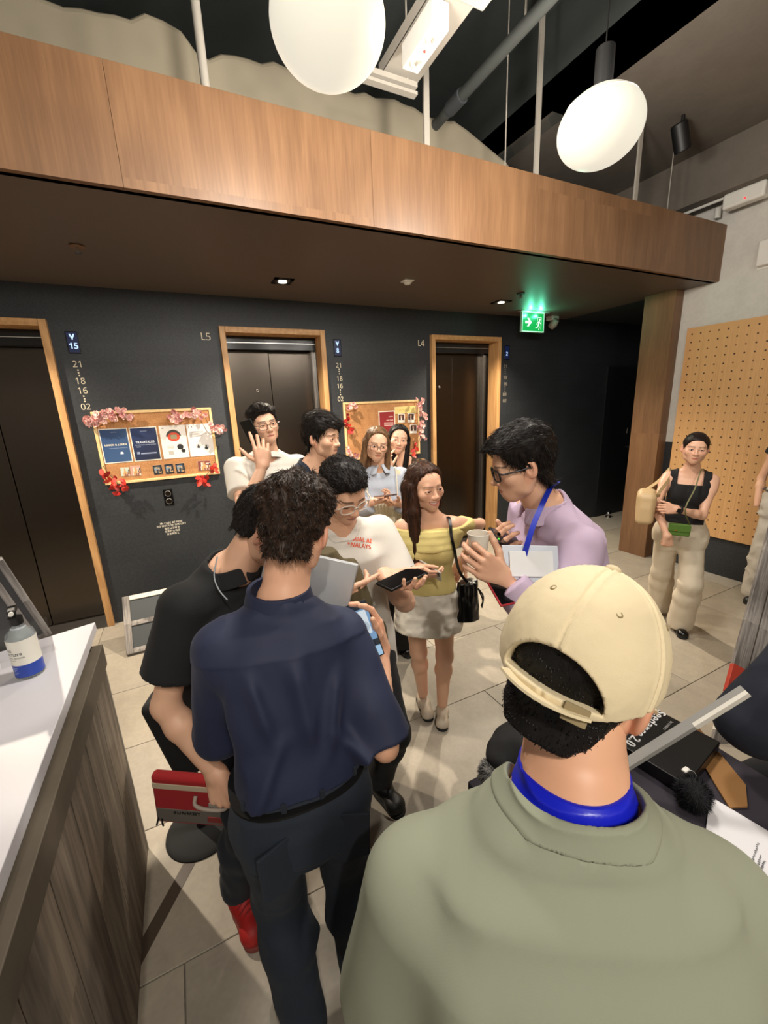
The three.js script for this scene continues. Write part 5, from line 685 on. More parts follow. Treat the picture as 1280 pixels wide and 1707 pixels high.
// ---- woman standing behind, in a brown patterned blouse
{
  const H = 1.64, pelvis = at(685, 880, 3.25), neck = at(672, 768, 3.22), headC = at(664, 733, 3.18), yaw = toCam(pelvis) + 4;
  const R = person({ H, sex: 'f', label: 'dark-haired woman in a brown patterned blouse behind the woman in glasses', yaw, pelvis, neck, headC, head: { yaw: yaw + 4, pitch: 0, roll: -10, scale: 0.95 }, skin: 0xe2b496, seed: 21, cell: 0.014,
    face: { eye: 0.65, lip: 0xb25a52, brow: 0.8 },
    armR: { wrist: at(649, 782, 3.06), pole: V3(-0.5, -1, 0.2), hand: { dir: V3(-0.05, 1, 0.05), palm: V3(0.5, 0.1, 0.6), curl: [0.25, 0.3, 0.3, 0.35] } },
    hair: { colours: [0x0c0908, 0x1c1412], th: [0.012, 0.012, 0.02], cut: CUT_F, bottom: -0.24, low: -0.3, wide: 0.05, cell: 0.007, amp: 0.003, freq: 60, stretch: [1.4, 0.12, 1.2], label: 'long black hair', extra: [cone(V3(-0.074, 0.02, 0.0), V3(-0.085, -0.16, 0.01), 0.022, 0.02), cone(V3(0.074, 0.02, 0.0), V3(0.085, -0.22, 0.01), 0.022, 0.026), cone(V3(0, 0, -0.06), V3(0, -0.22, -0.07), 0.075, 0.06)], locks: { n: 1200, len: 0.035, wid: 0.0009, lift: 0.0006, tip: 0, mess: 0.1, keep: a => a.z < 0.045 || a.y > 0.1 || a.y < -0.03, flow: a => a.y > 0.06 ? V3(a.x * 5, -0.5, a.z * 0.5) : V3(a.x * 0.2, -1, 0) } } });
  report('behind', R);
  const c1 = lin(0x3a2718), c2 = lin(0x8c6b48); shirt(R, { name: 'blouse', mat: cloth(0xffffff, { vc: true }), inf: 0.014, sleeve: 1.5, hem: -0.1, cell: 0.011, neckR: 0.07, cf: (x, y, z) => mix3(c1, c2, sstep(0.1, 0.35, noise(x * 70, y * 70, z * 70))), label: 'brown and tan patterned blouse' });
  trousers(R, { mat: cloth(0x15151a), cell: 0.014 }); for (const k of ['L', 'R']) shoe(R, k, { low: true, mat: M.black });
}
// ---- man in the navy T-shirt
{
  const H = 1.77, pelvis = at(535, 935, 2.25), neck = at(523, 779, 2.22), headC = at(537, 729, 2.19), yaw = 8;
  const R = person({ H, sex: 'm', label: 'man in a plain navy T-shirt glancing aside by the lift', yaw, pelvis, neck, headC, head: { yaw: 42, pitch: 6, roll: 3, scale: 0.97 }, skin: 0xe0b294, seed: 5,
    face: { eye: 0.6, lip: 0xb0685c, browTilt: -0.8 }, armL: {}, armR: {},
    hair: { ...MEN, th: [0.03, 0.013, 0.013], extra: [ell(V3(0.01, 0.078, 0.072), [0.062, 0.024, 0.026]), ell(V3(0.045, 0.058, 0.065), [0.03, 0.022, 0.02])], label: 'black hair with a swept fringe', locks: { ...MEN.locks, len: 0.045, lift: 0.005, flow: (a, n, r) => a.y > 0.06 ? V3(0.5, -0.2, 0.8) : V3(0, -1, 0.1) } } });
  report('navytee', R);
  const nv = cloth(0x1a2030, { knit: true });
  shirt(R, { name: 't_shirt', mat: nv, inf: 0.014, sleeve: 0.62, hem: -0.2, cell: 0.01, band: 0.018, label: 'navy T-shirt' });
  trousers(R, { mat: cloth(0x23252a), cell: 0.014 }); for (const k of ['L', 'R']) shoe(R, k, { mat: M.black });
  shirtPrint(R, '_ .iu', 0.018, [521, 811, 534, 807], std(0xd8d8d8, 0.7), 'small white chest lettering');
}
// ---- man in the white polo with a phone at his ear
{
  const H = 1.83, pelvis = at(452, 895, 2.5), neck = at(446, 761, 2.47), headC = at(440, 709, 2.43), yaw = toCam(pelvis) + 10;
  const R = person({ H, sex: 'm', build: 0.98, label: 'man in a white polo shirt and glasses holding a phone to his ear', yaw, pelvis, neck, headC, head: { yaw: yaw + 6, pitch: -2, roll: 8, scale: 0.97 }, skin: 0xe0b294, seed: 6,
    face: { eye: 0.6, lip: 0xb0685c, cell: 0.0028 },
    armR: { wrist: at(438, 776, 2.24), pole: V3(-0.35, -1, 0.45), hand: { dir: V3(0.02, 1, 0.02), palm: V3(0.15, 0.1, -0.95), curl: [0.2, 0.4, 0.5, 0.55], spread: 0.5, thumb: [0.9, 0.5, 0.1] } },
    hair: { ...MEN, th: [0.022, 0.008, 0.01], label: 'short black hair', locks: { ...MEN.locks, len: 0.03, flow: (a, n, r) => a.y > 0.06 ? V3(a.x, 0.2, 1) : V3(0, -1, 0.1) } } });
  report('polo', R);
  const wh = cloth(0xd2ccc2, { knit: true });
  shirt(R, { name: 'polo_shirt', mat: wh, inf: 0.012, sleeve: 0.62, loose: 0.012, hem: -0.2, cell: 0.01, wrinkle: 0.005, neckR: 0.063, scoop: 0.006, label: 'white polo shirt' });
  collar(R, { mat: wh, rx: 0.069, rz: 0.071, h: 0.034, slope: 0.3, up: 0.002, tilt: 0.35, gap: 0.006 });
  trousers(R, { mat: cloth(0x2a2b2f), cell: 0.014 }); for (const k of ['L', 'R']) shoe(R, k, { mat: M.black });
  glasses(R, { mat: std(0x6b5a52, 0.35, { metalness: 0.5 }), r: 0.0017, w: 0.024, h: 0.019, label: 'thin metal glasses' });
  const ph = phone('black phone held to the ear of the man in the white polo', 0.074, 0.152, 0.009, null, M.black); place(ph, at(419, 722, 2.3), V3(0.75, 0.25, 0.7), V3(-0.35, 0.9, 0.1));
}
// ---- man in the white T-shirt looking down at his phone
{
  const H = 1.7, neck = at(563, 882, 1.5), pelvis = add(neck, V3(0.03, -0.5, -0.03)), headC = at(572, 820, 1.43), yaw = 0;
  const R = person({ H, sex: 'm', build: 1.05, label: 'man in a white T-shirt and clear glasses looking down at a phone', yaw, pelvis, neck, headC, head: { yaw: 12, pitch: 30, roll: 6, scale: 0.97 }, skin: 0xe0b294, seed: 4,
    face: { eye: 0.3, lip: 0xb0665a, lidY: -0.002, cell: 0.0028 },
    armL: { wrist: at(640, 958, 1.32), pole: V3(0.7, -1, -0.5), hand: { dir: sub(at(668, 975, 1.27), at(640, 958, 1.32)), palm: V3(0, 1, 0.2), curl: [0.35, 0.35, 0.4, 0.45], thumb: [0.8, 0.5, 0.2] } },
    armR: { wrist: at(548, 1000, 1.2), pole: V3(-1, -0.7, 0), hand: { dir: V3(0.9, 0.12, 0.2), palm: V3(-0.1, 0.3, -0.95), curl: [0.1, 0.45, 0.5, 0.6], thumb: [0.7, 0.5, 0.2] } },
    hair: { ...MEN, th: [0.018, 0.004, 0.005], label: 'short black hair faded at the sides', locks: { ...MEN.locks, len: 0.022, lift: 0.004, flow: (a, n, r) => a.y > 0.06 ? V3(a.x, 0.2, 1) : V3(0, -1, 0.1) } } });
  report('white', R);
  const wh = cloth(0xd6d1c8, { knit: true });
  shirt(R, { name: 't_shirt', mat: wh, inf: 0.02, sleeve: 0.72, loose: 0.026, hem: -0.25, cell: 0.009, wrinkle: 0.006, band: 0.018, label: 'white T-shirt with orange lettering' });
  trousers(R, { mat: cloth(0x26272b), cell: 0.014 }); for (const k of ['L', 'R']) shoe(R, k, { mat: M.black });
  glasses(R, { mat: phys(0xd8cfc2, 0.15, { clearcoat: 0.5 }), r: 0.0024, w: 0.0255, h: 0.0195, label: 'clear framed glasses' });
  const ink = std(0xd9532c, 0.7); shirtPrint(R, 'VISUAL AI', 0.016, [582, 897, 616, 901], ink, 'orange chest lettering'); shirtPrint(R, '*NALAYS', 0.016, [582, 907, 616, 911], ink, 'orange chest lettering');
  R.put('bracelet', new THREE.TorusGeometry(0.029, 0.003, 6, 24).applyQuaternion(new THREE.Quaternion().setFromUnitVectors(V3(0, 0, 1), sub(R.wrist.L, R.elbow.L).normalize())).translate(...mid(R.elbow.L, R.wrist.L, 0.94).toArray()), M.steelEdge, 'thin bracelet');
  const hL = R.hand.L, ph = phone('dark phone lying flat in the white-T-shirt man\'s palm', 0.078, 0.165, 0.01, null, M.black); place(ph, add(add(hL.palm, hL.n, 0.016), hL.d, 0.02), V3(0.3, 0, 0.9), V3(1, 0.06, -0.25));
  const lp = single('laptop', rbox(0.27, 0.19, 0.014, 0.006, 3), std(0xb9bcc0, 0.35, { metalness: 0.4 }), 'thin silver laptop held against the white T-shirt', 'laptop'); place(lp, at(512, 976, 1.13), V3(0.75, -0.42, 0.3), V3(0.35, 0.9, -0.1));
  // olive jacket over the arm
  const C = at(570, 992, 1.26), jf = (x, y, z) => { const u = (x - C.x) * 0.9 + (z - C.z) * 0.44, w = (x - C.x) * -0.44 + (z - C.z) * 0.9, v = y - C.y; const fold = 0.012 * Math.sin(u * 75 + v * 9 + 2 * noise(u * 8, v * 6, 1)); return Math.max(ell(V3(0, 0, 0), [0.1, 0.24, 0.055])(u + 0.25 * v, v + 0.06, w) * 0.8 + fold, v - 0.16); };
  single('jacket', meshSDF(jf, add(C, V3(-0.2, -0.34, -0.2)), add(C, V3(0.2, 0.2, 0.2)), 0.007), cloth(0x54492f), 'olive green jacket folded over the white-T-shirt man\'s arm', 'jacket');
}
// ---- man in the black polo bending to look, red sneakers
{
  const H = 1.74, neck = at(380, 955, 1.17), pelvis = V3(0.05, 0.88, -1.38), headC = at(444, 880, 1.17), yaw = 32;
  const R = person({ H, sex: 'm', label: 'man in a black polo shirt and red sneakers carrying a red laptop sleeve', yaw, pelvis, neck, headC, head: { yaw: 78, pitch: 36, roll: 4, scale: 0.97 }, skin: 0xe0b294, seed: 33,
    face: { eye: 0.3, lip: 0xb0665a }, drop: 0.045, shoulder: 0.145, armR: { elbow: at(288, 1118, 1.03), wrist: at(324, 1240, 1.0), hand: { dir: sub(at(335, 1300, 0.97), at(322, 1250, 1.0)), palm: V3(0.5, 0.1, -0.85), curl: [0.8, 0.85, 0.9, 0.95], thumb: [0.35, 0.9, 0.45] } }, armL: { wrist: at(440, 1150, 1.0), hand: { palm: V3(-1, 0, 0) } },
    legR: { ankle: atY(398, 1478, 0.085) }, legL: { ankle: atY(536, 1385, 0.085) },
    hair: { ...MEN, cut: [[-0.055, -0.3], [-0.048, -0.06], [-0.03, -0.03], [-0.012, 0.008], [0.01, 0.026], [0.035, 0.044], [0.055, 0.062], [0.072, 0.08], [0.085, 0.25]], th: [0.018, 0.006, 0.006], label: 'short black hair', locks: { ...MEN.locks, len: 0.014, wid: 0.0009 } } });
  report('black', R);
  const bk = cloth(0x121315, { knit: true });
  shirt(R, { name: 'polo_shirt', mat: bk, inf: 0.018, sleeve: 0.66, loose: 0.018, hem: -0.25, cell: 0.009, wrinkle: 0.004, neckR: 0.063, scoop: 0.006, label: 'black polo shirt' });
  collar(R, { mat: bk, rx: 0.071, rz: 0.074, h: 0.045, slope: 0.28, up: 0.004, tilt: 0.35, gap: 0.006 });
  R.put('piping', tube([at(362, 928, 1.07), at(357, 962, 1.045), at(366, 985, 1.03), at(379, 1000, 1.025)], 0.0018, 16, 6), std(0x9da3aa, 0.5), 'thin grey placket piping');
  trousers(R, { mat: cloth(0x1b222c), hemY: 0.1, inf: 0.014, flare: 0.018, cell: 0.01, wrinkle: 0.006, label: 'dark jeans' });
  const red = std(0xa81f1d, 0.6), toe = atY(424, 1556, 0);
  for (const k of ['R', 'L']) { const q = shoe(R, k, { mat: red, sole: std(0x7d3b33, 0.8), label: 'red sneaker', dir: k === 'R' ? sub(toe, V3(R.ankle.R.x, 0, R.ankle.R.z)) : undefined }); const lc = []; for (let i = 0; i < 5; i++) { const a = 0.03 + i * 0.018, h = 0.092 - i * 0.006; lc.push(tube([q.p(a, h - 0.012, -0.03), q.p(a + 0.008, h, 0), q.p(a + 0.016, h - 0.014, 0.03)], 0.0032, 10, 5)); } R.put('laces', mergeIdx(lc), std(0x7a1512, 0.8), undefined, q.m); }
  // shoulder bag behind him
  const sb = single('backpack', rbox(0.16, 0.34, 0.12, 0.03, 4), cloth(0x141416), 'black bag hanging behind the man in the black polo', 'bag'); place(sb, at(305, 1215, 1.3), V3(0.9, 0, 0.4), V3(-0.2, 1, 0));
  // red laptop sleeve
  const o = thing('laptop_sleeve', 'red zipped laptop sleeve with a pale band, carried by hand', 'laptop sleeve'); const W = 0.36, Hh = 0.245; part('body', rbox(W, Hh, 0.03, 0.012, 4), cloth(0xa31d22), o); const redm = std(0xb02a2c, 0.6);
  part('band', rbox(W * 0.985, 0.03, 0.031, 0.004).translate(0, Hh / 2 - 0.04, 0.0007), std(0xc3b49c, 0.7), o, 'pale cloth band'); part('lower_panel', rbox(W * 0.97, 0.075, 0.031, 0.004).translate(0, -Hh / 2 + 0.05, 0.0007), std(0x6a645d, 0.7), o, 'grey lower panel'); part('handle', tube([V3(-0.05, 0.05, 0.017), V3(-0.045, 0.035, 0.035), V3(0.045, 0.03, 0.035), V3(0.05, 0.05, 0.017)], 0.006, 20, 8), std(0x9c8f84, 0.6), o); part('patch', rbox(0.075, 0.03, 0.003, 0.001).translate(0.02, -0.077, 0.017), std(0x84302d, 0.7), o); part('badge', rbox(0.085, 0.02, 0.003, 0.001).translate(0.03, 0.005, 0.017), std(0xa9a29a, 0.5), o); part('lettering', text('SUNMIIT', 0.014, 0.001, sansBold).translate(-0.08, -0.052, 0.0165), M.black, o); part('zip_pull', [tube([V3(-W / 2 + 0.01, -0.085, 0.012), V3(-W / 2 + 0.008, -0.105, 0.02), V3(-W / 2 + 0.004, -0.125, 0.02)], 0.003, 8, 6), tube([V3(-W / 2 + 0.02, -0.09, 0.012), V3(-W / 2 + 0.022, -0.11, 0.02), V3(-W / 2 + 0.024, -0.128, 0.02)], 0.003, 8, 6)], M.black, o);
  const tl = at(256, 1268, 0.99), tr = onRay(420, 1314, tl, 0.3), bl = onRay(267, 1346, tl, Hh), rx = sub(tr, tl).normalize(), uy = sub(tl, bl).normalize(); place(o, add(add(tl, rx, W / 2), uy, -Hh / 2), rx, uy);
}
// ---- man in the dark blue shirt, from behind
{
  const H = 1.72, pelvis = at(503, 1322, 0.80), neck = at(468, 1012, 0.90), headC = at(490, 886, 0.94), yaw = 178;
  const R = person({ H, sex: 'm', build: 0.82, shoulder: 0.138, drop: 0.072, shR: V3(0, -0.025, 0), backView: true, label: 'man in a dark blue shirt and jeans seen from behind, holding up a phone', yaw, pelvis, neck, headC, legL: { ankle: add(V3(pelvis.x, 0.085, pelvis.z), leftOf(178), 0.062), pole: V3(0, 0, -1) }, legR: { ankle: add(V3(pelvis.x, 0.085, pelvis.z), leftOf(178), -0.12), pole: V3(0.2, 0, -1) }, head: { yaw: 156, pitch: 20, roll: 8, scale: 0.98 }, skin: 0xe0ae90, seed: 44, bow: 0.02,
    face: { cell: 0.0034 }, armR: { elbow: at(660, 1290, 0.8), wrist: at(636, 1140, 0.95), hand: { dir: sub(at(616, 1078, 0.98), at(634, 1140, 0.97)), palm: V3(-0.75, 0.1, 0.2), curl: [0.28, 0.32, 0.36, 0.4], thumb: [0.5, 0.9, 0.3], cell: 0.003 } }, armL: { wrist: at(430, 1150, 1.14), pole: V3(-0.5, -1, 0.2), hand: { palm: V3(1, 0, 0) } },
    hair: { colours: [0x16100d, 0x2a1d16, 0x3a2a20], th: [0.034, 0.009, 0.010], cut: [[-0.072, -0.3], [-0.066, -0.07], [-0.045, -0.045], [0.0, -0.036], [0.022, -0.03], [0.032, 0.03], [0.045, 0.05], [0.055, 0.08], [0.072, 0.2]], amp: 0.008, freq: 50, stretch: [1, 0.8, 0.8], cell: 0.004, label: 'thick wavy dark brown hair', locks: { n: 8000, len: 0.015, wid: 0.0007, lift: 0.003, tip: 0.2, mess: 1.0, keep: a => !(Math.abs(a.x) > 0.05 && a.y < 0.04 && a.z > -0.06), flow: swirl } } });
  report('navyshirt', R);
  const nv = cloth(0x1d2542, { bump: 0.0003, roughness: 0.7, sheen: 0.25 });
  const A = R.A, P = R.pelvis, Lx = R.Lc; const fold = (x, y, z) => { const dx = x - P.x, dy = y - P.y, dz = z - P.z, t = (dx * A.x + dy * A.y + dz * A.z) / R.len, u = dx * Lx.x + dy * Lx.y + dz * Lx.z; let f = 0.0; for (const [u0, sl, t0, t1, w, h] of [[0.07, 0.10, 0.35, 0.82, 0.016, 0.010], [-0.01, 0.05, 0.3, 0.85, 0.02, 0.012], [-0.075, -0.10, 0.2, 0.75, 0.018, 0.008], [0.03, -0.22, 0.0, 0.5, 0.02, 0.009], [-0.05, 0.28, 0.0, 0.45, 0.022, 0.010]]) f += h * Math.exp(-(((u - u0 - sl * (t - 0.5)) / w) ** 2)) * sstep(t0, t0 + 0.2, t) * (1 - sstep(t1 - 0.15, t1, t)); return 1.4 * f + 0.0022 * sstep(0.80, 0.812, t); };
  shirt(R, { mat: nv, inf: 0.016, trap: 0.03, sleeveR: 0.96, sleeveL: 1.2, loose: 0.016, hem: 0.12, cell: 0.007, wrinkle: 0.006, freq: 10, fold, seed: 4, label: 'dark blue shirt with rolled sleeves' });
  collar(R, { mat: nv, rx: 0.074, rz: 0.078, h: 0.052, slope: 0.22, up: 0.022, tilt: 0.28, gap: 0.02, cell: 0.0035 });
  trousers(R, { mat: cloth(0x1d2633, { bump: 0.0007 }), inf: 0.012, flare: 0.014, top: 0.14, hemY: 0.1, cell: 0.008, wrinkle: 0.005, label: 'dark blue jeans' });
  const jean = cloth(0x1a222e, { bump: 0.0007 }), ringAt = (t, inf, r, m, name, label, a0 = 0, a1 = 6.2832) => { const q = table(R.torsoTab)(t), c = add(R.pelvis, R.A, R.len * t), pts = []; for (let i = 0; i <= 48; i++) { const a = a0 + (a1 - a0) * i / 48, k = Math.pow(Math.pow(Math.abs(Math.cos(a)), 2.5) + Math.pow(Math.abs(Math.sin(a)), 2.5), -1 / 2.5); pts.push(add(add(c, R.Lp, Math.cos(a) * k * (q[1] * R.s * R.build + inf)), R.Fp, Math.sin(a) * k * (q[2] * R.s * R.build + inf) + q[3] - 0.012 * Math.sin(Math.PI * clamp(t)))); } return pts; };
  R.put('belt', ribbon(ringAt(0.155, 0.014), 0.036, 0.006, 96, undefined), M.black, 'black leather belt');
  for (const a of [-1.2, -1.75, -2.35, -0.55]) { const q = ringAt(0.15, 0.02, 0, 0, '', '', a - 0.001, a + 0.001)[0]; const b = rbox(0.011, 0.055, 0.006, 0.002); const o2 = new THREE.Object3D(); place(o2, q, V3(-Math.sin(a), 0, Math.cos(a)).applyAxisAngle(V3(0, 1, 0), Math.atan2(-R.Lp.z, R.Lp.x)), V3(0, 1, 0)); o2.updateMatrix(); R.put('belt_loop', b.applyMatrix4(o2.matrix), jean); }
  for (const sg of [1, -1]) { // back pockets
    const c = add(add(add(R.pelvis, R.A, -0.03), R.Lp, sg * 0.068), R.Fp, -0.109), sh = new THREE.Shape(); sh.moveTo(-0.058, 0.05); sh.lineTo(0.058, 0.05); sh.lineTo(0.052, -0.05); sh.lineTo(0, -0.07); sh.lineTo(-0.052, -0.05); sh.closePath(); const g = new THREE.ExtrudeGeometry(sh, { depth: 0.004, bevelEnabled: true, bevelSize: 0.002, bevelThickness: 0.002, bevelSegments: 1 }); const o2 = new THREE.Object3D(); place(o2, c, R.Lp.clone().negate().addScaledVector(R.Fp, 0.45 * sg), R.A.clone().addScaledVector(R.Fp, -0.12)); o2.updateMatrix(); R.put('back_pocket', g.applyMatrix4(o2.matrix), jean); }
  for (const k of ['L', 'R']) shoe(R, k, { mat: M.black });
  const scr = (g, w, h) => { g.fillStyle = '#7da3c8'; g.fillRect(0, 0, w, h); g.fillStyle = '#1c2733'; g.fillRect(0, 0, w, 66); g.fillRect(0, h - 150, w, 60); g.fillStyle = '#dfe8ee'; g.fillRect(30, 80, w - 60, 220); g.fillStyle = '#8fa6b5'; g.beginPath(); g.arc(110, 180, 60, 0, 7); g.fill(); g.fillStyle = '#b9c7d0'; g.beginPath(); g.arc(170, 230, 50, 0, 7); g.fill(); g.fillStyle = '#a9cdea'; g.fillRect(0, h - 90, w, 90); g.fillStyle = '#ffffff'; g.fillRect(20, 20, 60, 14); g.fillRect(190, 20, 40, 14); };
  const hR = R.hand.R, ph = phone('phone with a lit photo on screen held by the man in the dark blue shirt', 0.074, 0.152, 0.009, scr, M.black); const cc = at(603, 1052, 0.985); place(ph, cc, V3(0.93, 0.1, 0.35), V3(-0.1, 0.85, -0.5));
}
// ---- man in the cap, nearest
{
  const H = 1.72, neck = at(950, 1362, 0.365), pelvis = add(neck, V3(-0.02, -0.52, 0.02)), headC = at(962, 1112, 0.452), yaw = 150;
  const R = person({ H, sex: 'm', backView: true, build: 1.03, shoulder: 0.17, drop: 0.115, label: 'man in a khaki baseball cap and sage green T-shirt, seen from behind', yaw, pelvis, neck, headC, head: { yaw: 112, pitch: 22, roll: 9, scale: 1.03 }, skin: 0xdba988, seed: 55, cell: 0.009,
    face: { cell: 0.003 }, armR: { wrist: add(neck, V3(0.34, -0.42, -0.06)), pole: V3(0.4, -1, 0.5) }, armL: { wrist: add(neck, V3(-0.02, -0.45, -0.32)), pole: V3(-0.4, -1, 0.3) },
    hair: { colours: [0x080707, 0x141110], th: [0.004, 0.004, 0.004], cut: [[-0.08, -0.3], [-0.072, -0.07], [-0.045, -0.035], [-0.02, -0.02], [0.0, 0.0], [0.02, 0.03], [0.05, 0.05], [0.07, 0.2]], amp: 0.0012, freq: 90, cell: 0.004, label: 'cropped black hair', locks: { n: 6000, len: 0.005, wid: 0.0006, lift: 0.0015, tip: 0.9, mess: 0.5, flow: a => V3(-a.x * 0.6, -1, 0) } } });
  report('cap', R);
  const sage = cloth(0x8d917e, { knit: true, bump: 0.00004 });
  const A = R.A, P = R.pelvis, Lx = R.Lc, fold = (x, y, z) => { const dx = x - P.x, dy = y - P.y, dz = z - P.z, t = (dx * A.x + dy * A.y + dz * A.z) / R.len, u = dx * Lx.x + dy * Lx.y + dz * Lx.z; let f = 0; for (const [u0, sl, t0, t1, w, h] of [[-0.06, 0.25, 0.3, 0.86, 0.02, 0.005], [-0.03, 0.55, 0.45, 0.8, 0.016, 0.005], [0.15, -0.12, 0.2, 0.88, 0.02, 0.007], [0.09, 0.2, 0.1, 0.6, 0.03, 0.006], [-0.15, 0.15, 0.2, 0.8, 0.02, 0.005]]) f += h * Math.exp(-(((u - u0 - sl * (t - 0.6)) / w) ** 2)) * sstep(t0, t0 + 0.2, t) * (1 - sstep(t1 - 0.15, t1, t)); return f; };
  shirt(R, { name: 't_shirt', mat: sage, inf: 0.016, sleeve: 0.75, loose: 0.03, hem: -0.2, cell: 0.007, wrinkle: 0.003, freq: 7, fold, neckR: 0.069, trap: 0.16, bandLow: -0.004, band: 0.017, bandCell: 0.003, scoop: 0.002, label: 'sage green T-shirt' });
  { // lanyard: a band lying round the neck
    const nk = (x, y, z) => R.bodyF(x, y, z) - 0.002, ax = add(R.A.clone(), R.Fc, 0.12).normalize(), c = add(mid(R.neck, R.headC, 0.29), R.Fc, -0.02); const lf = (x, y, z) => Math.max(nk(x, y, z), Math.abs((x - c.x) * ax.x + (y - c.y) * ax.y + (z - c.z) * ax.z) - 0.0105, Math.hypot(x - c.x, z - c.z) - 0.105);
    garment(R, 'lanyard', lf, [add(c, V3(0.1, 0.03, 0.1)), add(c, V3(-0.1, -0.03, -0.1))], 0.02, 0.0028, std(0x1520c4, 0.35), 'bright blue lanyard');
  }
  trousers(R, { mat: cloth(0x2b2d30), cell: 0.014 }); for (const k of ['L', 'R']) shoe(R, k, { mat: M.black });
  // the cap, in the head's frame
  const seamN = 6, capF = (x, y, z) => { let d = ell(V3(0, 0.018, -0.008), [0.0885, 0.108, 0.112])(x, y, z); const a = Math.atan2(x, -z), k = Math.abs(((a / (Math.PI / 3)) % 1 + 1.5) % 1 - 0.5) ; const rr = Math.hypot(x, z), dist = k * (Math.PI / 3) * Math.max(rr, 0.02); d += 0.0016 * Math.exp(-((dist / 0.0022) ** 2)) - 0.0012 * Math.exp(-(((dist - 0.005) / 0.003) ** 2)); d -= 0.0012 * fbm(x * 45, y * 45, z * 45, 3); return d; };
  const edge = (x, y, z) => -(y - (z < 0 ? 0.42 : 0.15) * z - 0.02), inner = ell(V3(0, 0.018, -0.008), [0.0845, 0.104, 0.108]), arch = (x, y, z) => z > 0 ? 1 : Math.hypot(x / 0.053, (y + 0.012) / 0.046) - 1;
  const cf = (x, y, z) => { let d = smax(capF(x, y, z), edge(x, y, z), 0.002); const q = arch(x, y, z) * 0.05; return smax(d, -Math.max(q, -(y + 0.0095)), 0.003); };
  const khaki = cloth(0xd9c9a6, { bump: 0.0003 }); const cg = meshSDF(cf, V3(-0.105, -0.075, -0.135), V3(0.105, 0.14, 0.12), 0.0032); const cap = R.put('cap', cg.applyMatrix4(R.headM), khaki, 'khaki cotton baseball cap');
  R.put('cap_button', new THREE.SphereGeometry(0.009, 18, 12).scale(1, 0.55, 1).translate(0, 0.127, -0.008).applyMatrix4(R.headM), khaki, undefined, cap);
  // brim at the front, strap and eyelets
  const bs = new THREE.Shape(); bs.moveTo(-0.085, 0); bs.bezierCurveTo(-0.085, 0.09, 0.085, 0.09, 0.085, 0); bs.bezierCurveTo(0.06, 0.03, -0.06, 0.03, -0.085, 0); const bg = new THREE.ExtrudeGeometry(bs, { depth: 0.003, bevelEnabled: true, bevelSize: 0.001, bevelThickness: 0.001 }); bg.rotateX(Math.PI / 2 + 0.15).translate(0, -0.02, 0.07); R.put('brim', bg.applyMatrix4(R.headM), khaki, undefined, cap);
  const sp = []; for (let i = 0; i <= 20; i++) { const a = (i / 20 - 0.5) * 1.05; sp.push(V3(Math.sin(a) * 0.0865, -0.018 + 0.03 * (1 - Math.cos(a)), -0.0085 - Math.cos(a) * 0.1085)); } R.put('strap', ribbon(sp, 0.018, 0.003, 40, V3(0, 1, 0)).applyMatrix4(R.headM), khaki, 'adjusting strap', cap);
  R.put('strap_buckle', rbox(0.024, 0.0185, 0.003, 0.001).rotateY(0.36).translate(-0.034, -0.0165, -0.1095).applyMatrix4(R.headM), cloth(0x8f7f5e), undefined, cap);
  for (const a of [0.52, -0.52, 1.57, -1.57]) R.put('eyelet', new THREE.TorusGeometry(0.003, 0.001, 6, 18).lookAt(V3(Math.sin(a) * 0.6, 0.62, -Math.cos(a) * 0.6)).translate(Math.sin(a) * 0.068, 0.087, -0.008 - Math.cos(a) * 0.0855).applyMatrix4(R.headM), cloth(0x9a875f), undefined, cap);
}
// ---- person in pale trousers at the edge, by the pegboard
{
  const H = 1.68, f0 = atY(1262, 1003, 0), pelvis = V3(f0.x + 0.02, 0.9, f0.z + 0.08), neck = add(pelvis, V3(0.0, 0.5, 0.0)), headC = add(neck, V3(-0.02, 0.19, 0.02)), yaw = -75;
  const R = person({ H, sex: 'f', label: 'person in pale trousers and a dark top standing at the pegboard edge', yaw, pelvis, neck, headC, head: { yaw: -40, pitch: 10 }, seed: 61, cell: 0.014, face: {}, armR: {}, armL: {},
    hair: { ...MEN, cut: CUT_F, label: 'dark hair' } });
  shirt(R, { mat: cloth(0x15161b), sleeve: 0.2, hem: 0.2, cell: 0.012, label: 'dark sleeveless top' }); trousers(R, { mat: cloth(0xb9b2a6), inf: 0.02, flare: 0.045, top: 0.24, hemY: 0.0, wrinkle: 0.012, freq: 12, label: 'pale loose trousers' }); for (const k of ['L', 'R']) shoe(R, k, { low: true, mat: M.black });
  const q = table(R.torsoTab)(0.2), c = add(R.pelvis, R.A, R.len * 0.2), pts = []; for (let i = 0; i <= 40; i++) { const a = i / 40 * 6.2832; pts.push(add(add(c, R.Lp, Math.cos(a) * (q[1] + 0.024)), R.Fp, Math.sin(a) * (q[2] + 0.024))); } const b = R.put('belt', ribbon(pts, 0.04, 0.006, 60), std(0x54504c, 0.5), 'grey belt'); R.put('buckle', rbox(0.06, 0.045, 0.01, 0.004).rotateY(deg(yaw)).translate(c.x + R.Fp.x * 0.14, c.y, c.z + R.Fp.z * 0.14), M.chrome, 'silver buckle', b);
}
